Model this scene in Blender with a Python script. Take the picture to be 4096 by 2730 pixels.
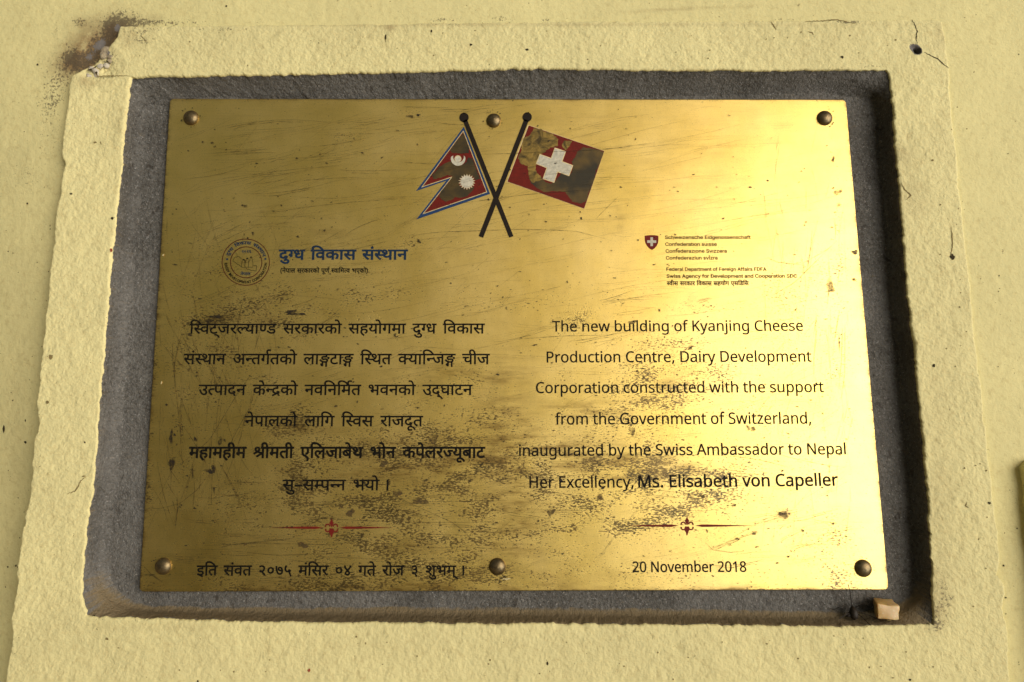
import bpy, math, random
import numpy as np
from mathutils import Vector, Matrix

for o in list(bpy.data.objects):
    bpy.data.objects.remove(o, do_unlink=True)
S = bpy.context.scene
COL = S.collection

# ---------------------------------------------------------------- camera
CZ = 1.45                                   # lens height above the ground
CAM = np.array([-0.004, -0.5699, CZ])
TILT, ROLL, YAW = 0.14227, 0.005146, -0.00664
WALLZ = CZ + 0.0891                         # height of the plaque's centre
PW, PH, F = 4096.0, 2730.0, 2730.0          # the lens: 24 mm on a 36 mm frame


def rot():
    cx, sx = math.cos(TILT), math.sin(TILT)
    cz, sz = math.cos(YAW), math.sin(YAW)
    cy, sy = math.cos(ROLL), math.sin(ROLL)
    Rx = np.array([[1, 0, 0], [0, cx, -sx], [0, sx, cx]])
    Rz = np.array([[cz, -sz, 0], [sz, cz, 0], [0, 0, 1]])
    Ry = np.array([[cy, 0, sy], [0, 1, 0], [-sy, 0, cy]])
    return Rz @ Rx @ Ry


RM = rot()
cd = bpy.data.cameras.new('camera')
cd.sensor_width = 36.0
cd.lens = 24.0
cd.clip_start = 0.01
cd.clip_end = 500.0
cam = bpy.data.objects.new('camera', cd)
COL.objects.link(cam)
m = Matrix.Identity(4)
for i in range(3):
    m[i][0] = RM[i][0]
    m[i][1] = RM[i][2]
    m[i][2] = -RM[i][1]
    m[i][3] = CAM[i]
cam.matrix_world = m
S.camera = cam

# ---------------------------------------------------------------- light
SUN_AZ = math.radians(45)                   # from the wall's normal, towards the right
SUN_EL = math.radians(0.5)
world = bpy.data.worlds.new("World")
S.world = world
world.use_nodes = True
wn = world.node_tree.nodes
wl = world.node_tree.links
bg = wn['Background']
sky = wn.new('ShaderNodeTexSky')
sky.sky_type = 'NISHITA'
sky.sun_disc = False
sky.sun_elevation = SUN_EL
sky.sun_rotation = math.pi - SUN_AZ
sky.air_density = 0.4
sky.dust_density = 9.0
sky.ozone_density = 0.0
tint = wn.new('ShaderNodeMix')                # warm tint added to the sky light alone, to colour the fill
tint.data_type = 'RGBA'
tint.blend_type = 'MULTIPLY'
tint.inputs[0].default_value = 1.0
tint.inputs[7].default_value = (1.0, 0.87, 0.64, 1)
wl.new(sky.outputs[0], tint.inputs[6])
wl.new(tint.outputs[2], bg.inputs[0])
bg.inputs[1].default_value = 0.15
sd = bpy.data.lights.new('sun', 'SUN')
sd.energy = 0.95
sd.angle = math.radians(54)
sd.color = (1.0, 0.985, 0.95)
sun = bpy.data.objects.new('sun', sd)
COL.objects.link(sun)
# from the wall (at y=0, seen from -y) the sun stands to the right and in front
sdir = Vector((math.sin(SUN_AZ) * math.cos(SUN_EL), -math.cos(SUN_AZ) * math.cos(SUN_EL), math.sin(SUN_EL)))
sun.rotation_euler = sdir.to_track_quat('Z', 'Y').to_euler()
sun.location = (2, -2, 3)
S.view_settings.view_transform = 'Standard'
S.view_settings.look = 'None'
S.view_settings.gamma = 1.0
S.view_settings.exposure = 1.85
S.cycles.max_bounces = 6

# ---------------------------------------------------------------- helpers
YF = -0.014        # face of the raised plaster border
YC = 0.004         # bottom of the recess
rnd = random.Random(7)
rng = np.random.RandomState(11)


def P(px, py, y=0.0):
    """the point of the upright plane Y=y that stands at a spot measured in the photograph"""
    px = np.asarray(px, float)
    py = np.asarray(py, float)
    a = (px - PW / 2) / F
    b = -(py - PH / 2) / F
    d = RM[:, 0][:, None] * a.ravel() + RM[:, 1][:, None] + RM[:, 2][:, None] * b.ravel()
    t = (y - CAM[1]) / d[1]
    q = CAM[:, None] + d * t
    return q.T if px.ndim else q[:, 0]


def noise2(x, z, seed=0):
    r = np.random.RandomState(seed).rand(4099)
    xi = np.floor(x).astype(np.int64)
    zi = np.floor(z).astype(np.int64)
    fx = x - xi
    fz = z - zi
    fx = fx * fx * (3 - 2 * fx)
    fz = fz * fz * (3 - 2 * fz)
    h = lambda a, b: r[(a * 7349 + b * 9151 + (a * b) * 31) % 4099]
    return ((h(xi, zi) * (1 - fx) + h(xi + 1, zi) * fx) * (1 - fz)
            + (h(xi, zi + 1) * (1 - fx) + h(xi + 1, zi + 1) * fx) * fz) * 2 - 1


def fbm(x, z, size, octs=4, seed=0, gain=0.5):
    v = 0
    a = 1
    s = 0
    ca, sa = math.cos(0.6), math.sin(0.6)
    for k in range(octs):
        v = v + a * noise2(x / size + 37.1 * k, z / size - 11.7 * k, seed + k)
        s += a
        a *= gain
        size /= 2.03
        x, z = ca * x - sa * z, sa * x + ca * z
    return v / s


def mesh_obj(name, verts, faces, mat=None, parent=None, smooth=False, kind=None):
    me = bpy.data.meshes.new(name)
    if isinstance(faces, np.ndarray):
        n = faces.shape[1]
        verts = np.asarray(verts, np.float32)
        me.vertices.add(len(verts))
        me.vertices.foreach_set('co', verts.ravel())
        me.loops.add(faces.size)
        me.loops.foreach_set('vertex_index', faces.ravel().astype(np.int32))
        me.polygons.add(len(faces))
        me.polygons.foreach_set('loop_start', np.arange(0, faces.size, n, dtype=np.int32))
        me.update(calc_edges=True)
        me.validate()
    else:
        me.from_pydata([tuple(map(float, v)) for v in verts], [], [tuple(map(int, f)) for f in faces])
        me.update()
    if smooth:
        me.polygons.foreach_set('use_smooth', [True] * len(me.polygons))
    o = bpy.data.objects.new(name, me)
    COL.objects.link(o)
    if mat:
        me.materials.append(mat)
    if parent:
        o.parent = parent
        o.matrix_parent_inverse = Matrix.Translation(-parent.location)
    if kind:
        o['kind'] = kind
    return o


def empty(name, loc, label, cat, group=None):
    o = bpy.data.objects.new(name, None)
    COL.objects.link(o)
    o.location = loc
    o.empty_display_size = 0.02
    o['label'] = label
    o['category'] = cat
    if group:
        o['group'] = group
    return o


def color_attr(o, name, arr):
    at = o.data.color_attributes.new(name, 'FLOAT_COLOR', 'POINT')
    a = np.ones((len(o.data.vertices), 4), np.float32)
    a[:, :arr.shape[1]] = arr
    at.data.foreach_set('color', a.ravel())


def blobs(px, py, lst):
    """sum of soft elliptic patches given as (px, py, rx, ry, angle, strength)"""
    v = np.zeros_like(px)
    for x, y, rx, ry, an, s in lst:
        c, q = math.cos(math.radians(an)), math.sin(math.radians(an))
        dx, dy = px - x, py - y
        a = (dx * c + dy * q) / rx
        b = (-dx * q + dy * c) / ry
        v = v + s * np.exp(-(a * a + b * b) * 1.2)
    return v


def px_of(pts):
    d = (pts - CAM) @ RM
    return PW / 2 + F * d[:, 0] / d[:, 1], PH / 2 - F * d[:, 2] / d[:, 1]


def resample(pts, n):
    pts = np.asarray(pts, float)
    seg = np.sqrt(((pts[1:] - pts[:-1]) ** 2).sum(1))
    s = np.concatenate([[0], np.cumsum(seg)])
    t = np.linspace(0, s[-1], n, endpoint=False)
    return np.stack([np.interp(t, s, pts[:, k]) for k in range(pts.shape[1])], 1)


# node helpers
class NT:
    def __init__(s, name):
        s.m = bpy.data.materials.new(name)
        s.m.use_nodes = True
        s.t = s.m.node_tree
        s.b = s.t.nodes['Principled BSDF']

    def n(s, t, **k):
        x = s.t.nodes.new(t)
        for a, b in k.items():
            setattr(x, a, b)
        return x

    def l(s, a, b):
        s.t.links.new(a, b)

    def val(s, sock, v):
        if isinstance(v, bpy.types.NodeSocket):
            s.l(v, sock)
        else:
            sock.default_value = v

    def math(s, op, a, b=0.0, c=None, clamp=False):
        x = s.n('ShaderNodeMath', operation=op, use_clamp=clamp)
        s.val(x.inputs[0], a)
        s.val(x.inputs[1], b)
        if c is not None:
            s.val(x.inputs[2], c)
        return x.outputs[0]

    def ramp(s, v, lo, hi, a=0.0, b=1.0):
        x = s.n('ShaderNodeMapRange')
        x.clamp = True
        s.val(x.inputs[0], v)
        s.val(x.inputs[1], lo)
        s.val(x.inputs[2], hi)
        s.val(x.inputs[3], a)
        s.val(x.inputs[4], b)
        return x.outputs[0]

    def mix(s, f, a, b):
        x = s.n('ShaderNodeMix', data_type='RGBA')
        s.val(x.inputs[0], f)
        s.val(x.inputs[6], a if isinstance(a, bpy.types.NodeSocket) else (*a, 1))
        s.val(x.inputs[7], b if isinstance(b, bpy.types.NodeSocket) else (*b, 1))
        return x.outputs[2]

    def pos(s):
        return s.n('ShaderNodeNewGeometry').outputs['Position']

    def mapped(s, scale=(1, 1, 1), rot=(0, 0, 0), loc=(0, 0, 0)):
        mp = s.n('ShaderNodeMapping')
        s.l(s.pos(), mp.inputs[0])
        mp.inputs['Scale'].default_value = scale
        mp.inputs['Rotation'].default_value = rot
        mp.inputs['Location'].default_value = loc
        return mp.outputs[0]

    def noise(s, scale, detail=3.0, rough=0.5, vec=None, dist=0.0):
        x = s.n('ShaderNodeTexNoise')
        s.l(vec or s.pos(), x.inputs['Vector'])
        x.inputs['Scale'].default_value = scale
        x.inputs['Detail'].default_value = detail
        x.inputs['Roughness'].default_value = rough
        x.inputs['Distortion'].default_value = dist
        return x.outputs[0]

    def attr(s, name):
        x = s.n('ShaderNodeAttribute', attribute_name=name)
        sp = s.n('ShaderNodeSeparateColor')
        s.l(x.outputs['Color'], sp.inputs[0])
        return sp.outputs

    def bump(s, h, strength, dist):
        x = s.n('ShaderNodeBump')
        x.inputs['Strength'].default_value = strength
        x.inputs['Distance'].default_value = dist
        s.l(h, x.inputs['Height'])
        return x.outputs[0]


def flat_mat(name, col, rough=0.5, spec=0.5, metal=0.0, var=0.15, scale=300.0):
    t = NT(name)
    n = t.noise(scale, 3)
    f = t.ramp(n, 0.3, 0.7)
    t.l(t.mix(f, tuple(c * (1 - var) for c in col), tuple(min(1, c * (1 + var)) for c in col)), t.b.inputs['Base Color'])
    t.b.inputs['Roughness'].default_value = rough
    t.b.inputs['Metallic'].default_value = metal
    t.b.inputs['Specular IOR Level'].default_value = spec
    return t.m

# ---------------------------------------------------------------- materials
def plaster_mat(name, base, bump_k):
    t = NT(name)
    a = t.attr('marks')                      # r: mould specks, g: brown wash, b: bare cement
    n1 = t.noise(9, 4, 0.6)
    n2 = t.noise(240, 4, 0.6)
    c = t.mix(t.ramp(n1, 0.3, 0.7), tuple(x * 0.93 for x in base), tuple(x * 1.05 for x in base))
    # pores of the roughcast hold a little brown dirt
    c = t.mix(t.ramp(n2, 0.52, 0.78, 0, 0.38), c, (base[0] * 0.60, base[1] * 0.50, base[2] * 0.40))
    # lone specks everywhere
    n3 = t.noise(420, 1.5, 0.4)
    c = t.mix(t.ramp(n3, 0.755, 0.79, 0, 0.75), c, (0.16, 0.11, 0.04))
    # brown wash
    wash = t.math('MULTIPLY', a[1], t.ramp(t.noise(60, 5, 0.7), 0.30, 0.65, 0.35, 1.0), clamp=True)
    c = t.mix(wash, c, (0.24, 0.16, 0.07))
    # mould: noise that passes a threshold which the patch lowers
    mn = t.noise(460, 5, 0.7)
    thr = t.ramp(a[0], 0, 1, 0.70, 0.36)
    mould = t.math('MULTIPLY', t.math('SUBTRACT', mn, thr), 14.0, clamp=True)
    c = t.mix(t.math('MULTIPLY', mould, 0.75), c, (0.075, 0.058, 0.038))
    # bare cement
    cem = t.math('MULTIPLY', t.math('SUBTRACT', t.math('ADD', a[2], t.math('MULTIPLY', t.math('SUBTRACT', mn, 0.5), 0.8)), 0.45), 8.0, clamp=True)
    c = t.mix(cem, c, (0.17, 0.155, 0.14))
    t.l(c, t.b.inputs['Base Color'])
    t.b.inputs['Roughness'].default_value = 0.75
    t.b.inputs['Specular IOR Level'].default_value = 0.25
    h = t.math('ADD', t.math('MULTIPLY', t.noise(180, 5, 0.6), 1.0), t.math('MULTIPLY', t.noise(520, 3, 0.6), 0.35))
    t.l(t.bump(h, bump_k, 0.0016), t.b.inputs['Normal'])
    return t.m


M_BORDER = plaster_mat('yellow_roughcast', (0.73, 0.655, 0.32), 0.8)
M_WALL = plaster_mat('yellow_wall_paint', (0.73, 0.655, 0.31), 0.45)


def cement_mat():
    t = NT('grey_cement')
    g = t.n('ShaderNodeNewGeometry')
    n1 = t.noise(26, 5, 0.65)
    n2 = t.noise(420, 6, 0.8)
    c = t.mix(t.ramp(n1, 0.3, 0.7), (0.095, 0.091, 0.080), (0.175, 0.168, 0.150))
    c = t.mix(t.ramp(n2, 0.46, 0.60, 0, 0.80), c, (0.06, 0.053, 0.044))
    c = t.mix(t.ramp(t.noise(620, 3, 0.6), 0.60, 0.70, 0, 0.7), c, (0.36, 0.345, 0.32))
    c = t.mix(t.ramp(t.noise(150, 2, 0.5), 0.66, 0.72, 0, 0.7), c, (0.045, 0.038, 0.03))
    c = t.mix(t.ramp(t.noise(11, 4, 0.6), 0.48, 0.72, 0, 0.4), c, (0.23, 0.22, 0.20))
    # dust lies where the cement faces up
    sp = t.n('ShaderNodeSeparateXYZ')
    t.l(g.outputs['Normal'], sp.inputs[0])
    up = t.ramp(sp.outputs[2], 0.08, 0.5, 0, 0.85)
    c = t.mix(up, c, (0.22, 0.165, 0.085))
    t.l(c, t.b.inputs['Base Color'])
    t.b.inputs['Roughness'].default_value = 0.85
    t.b.inputs['Specular IOR Level'].default_value = 0.2
    h = t.math('ADD', t.noise(260, 5, 0.65), t.math('MULTIPLY', t.noise(900, 2, 0.6), 0.4))
    t.l(t.bump(h, 1.0, 0.0024), t.b.inputs['Normal'])
    return t.m


M_CEMENT = cement_mat()


def brass_mat():
    t = NT('worn_brass')
    a = t.attr('marks')                      # r: tarnish specks, g: brown tarnish and a painted dark reflection, b: fine rubbing
    n0 = t.noise(14, 5, 0.6)
    c = t.mix(t.ramp(n0, 0.3, 0.7), (0.83, 0.595, 0.13), (0.90, 0.675, 0.22))
    # long faint drag marks from wiping
    v1 = t.mapped((22, 1, 1100), (0, math.radians(-9), 0))
    v2 = t.mapped((900, 1, 60), (0, math.radians(-14), 0))
    r1 = t.noise(1.0, 3, 0.6, v1)
    r2 = t.noise(1.0, 3, 0.6, v2)
    c = t.mix(t.ramp(r1, 0.55, 0.8, 0, 0.25), c, (0.42, 0.28, 0.07))
    c = t.mix(t.ramp(r2, 0.60, 0.8, 0, 0.22), c, (0.42, 0.28, 0.07))
    # faint all-over pitting
    pit = t.noise(900, 3, 0.6, t.mapped((1, 1, 1.6)))
    c = t.mix(t.ramp(pit, 0.55, 0.70, 0, 0.42), c, (0.30, 0.20, 0.05))
    # brown tarnish, with a dark reflection painted in at lower centre
    film_reflection = t.math('MULTIPLY', a[1], t.ramp(t.noise(70, 6, 0.7, t.mapped((0.35, 1, 2.0), (0, math.radians(-6), 0))), 0.38, 0.60, 0.08, 1.0), clamp=True)
    c = t.mix(t.math('MULTIPLY', film_reflection, 0.9), c, (0.20, 0.12, 0.026))
    # specks: three sizes, drawn out sideways
    s1 = t.noise(640, 3, 0.65, t.mapped((0.55, 1, 1.35), (0, math.radians(-7), 0)))
    s2 = t.noise(270, 6, 0.72, t.mapped((0.6, 1, 1.6), (0, math.radians(-5), 0)))
    s3 = t.noise(420, 4, 0.7, t.mapped((1.5, 1, 0.5), (0, math.radians(-18), 0)))
    thr = t.ramp(a[0], 0, 1, 0.66, 0.435)
    sp = t.math('MULTIPLY', t.math('SUBTRACT', s1, thr), 16.0, clamp=True)
    thr2 = t.ramp(a[0], 0.1, 1, 0.72, 0.515)
    sp2 = t.math('MULTIPLY', t.math('SUBTRACT', s2, thr2), 14.0, clamp=True)
    thr3 = t.ramp(a[2], 0, 1, 0.75, 0.46)
    sp3 = t.math('MULTIPLY', t.math('SUBTRACT', s3, thr3), 12.0, clamp=True)
    al = t.math('MAXIMUM', t.math('MAXIMUM', sp, sp2), sp3)
    al = t.math('MULTIPLY', al, 0.9)
    c = t.mix(al, c, t.mix(t.ramp(t.noise(45, 3), 0.35, 0.65), (0.028, 0.018, 0.006), (0.12, 0.075, 0.02)))
    t.l(c, t.b.inputs['Base Color'])
    t.b.inputs['Coat Weight'].default_value = 0.5
    t.b.inputs['Coat IOR'].default_value = 1.6
    t.b.inputs['Coat Roughness'].default_value = 0.30
    met = t.ramp(al, 0, 1, 1.0, 0.8)
    t.l(met, t.b.inputs['Metallic'])
    ro = t.math('ADD', t.ramp(n0, 0.3, 0.7, 0.37, 0.44), t.math('MULTIPLY', t.math('MAXIMUM', film_reflection, al), 0.10), clamp=True)
    t.l(ro, t.b.inputs['Roughness'])
    h = t.math('ADD', t.math('MULTIPLY', t.noise(22, 3), 1.2), t.math('ADD', t.math('MULTIPLY', pit, 0.10), t.math('MULTIPLY', al, -0.10)))
    t.l(t.bump(h, 0.30, 0.0012), t.b.inputs['Normal'])
    return t.m


M_BRASS = brass_mat()
M_INK = flat_mat('black_enamel', (0.006, 0.005, 0.003), 0.6, 0.12)
M_BLUE = flat_mat('blue_enamel', (0.010, 0.040, 0.115), 0.45, 0.4)
M_NAVY = flat_mat('navy_enamel', (0.006, 0.022, 0.052), 0.5, 0.3)
M_RED = flat_mat('red_enamel', (0.13, 0.010, 0.005), 0.6, 0.2)
M_DRED = flat_mat('dark_red_enamel', (0.14, 0.009, 0.005), 0.6, 0.2)
M_RING = flat_mat('maroon_ring_enamel', (0.055, 0.006, 0.005), 0.6, 0.15)
M_WHITE = flat_mat('white_enamel', (0.50, 0.47, 0.36), 0.6, 0.3, 0, 0.2, 420)
M_CREAM = flat_mat('bare_brass_line', (0.75, 0.60, 0.30), 0.5, 0.5, 0.6)
M_POLE = flat_mat('dark_brown_enamel', (0.011, 0.007, 0.004), 0.6, 0.2)


def patch_mat():
    t = NT('flaked_brown_metal')
    n = t.noise(48, 3, 0.5, None, 0.3)
    c = t.mix(t.ramp(n, 0.40, 0.70), (0.040, 0.034, 0.020), (0.15, 0.095, 0.025))
    e = t.noise(300, 4, 0.6)
    c = t.mix(t.ramp(e, 0.5, 0.7, 0, 0.3), c, (0.05, 0.04, 0.02))
    t.l(c, t.b.inputs['Base Color'])
    t.b.inputs['Roughness'].default_value = 0.5
    t.b.inputs['Metallic'].default_value = 0.55
    return t.m


M_PATCH = patch_mat()


def patch_mat2():
    t = NT('flaked_golden_metal')
    n = t.noise(110, 5, 0.6, None, 1.2)
    c = t.mix(t.ramp(n, 0.34, 0.62), (0.07, 0.05, 0.018), (0.30, 0.20, 0.045))
    t.l(c, t.b.inputs['Base Color'])
    t.b.inputs['Roughness'].default_value = 0.5
    t.b.inputs['Metallic'].default_value = 0.6
    t.l(t.bump(n, 0.5, 0.001), t.b.inputs['Normal'])
    return t.m


M_PATCH2 = patch_mat2()


def scratch_mat(name, col, k):
    t = NT(name)
    t.b.inputs['Base Color'].default_value = (*col, 1)
    t.b.inputs['Roughness'].default_value = 0.6
    t.b.inputs['Metallic'].default_value = 0.4
    n = t.noise(160, 3, 0.7)
    t.l(t.ramp(n, 0.38, 0.62, k * 0.25, k), t.b.inputs['Alpha'])
    return t.m


M_SCR = scratch_mat('scratch_dirt', (0.05, 0.032, 0.010), 0.9)
M_SCRF = scratch_mat('faint_scratch_dirt', (0.07, 0.045, 0.015), 0.45)
M_SPOT = scratch_mat('brown_tarnish', (0.10, 0.065, 0.02), 0.95)
M_SPOT2 = scratch_mat('black_dirt', (0.028, 0.020, 0.010), 1.0)

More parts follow.
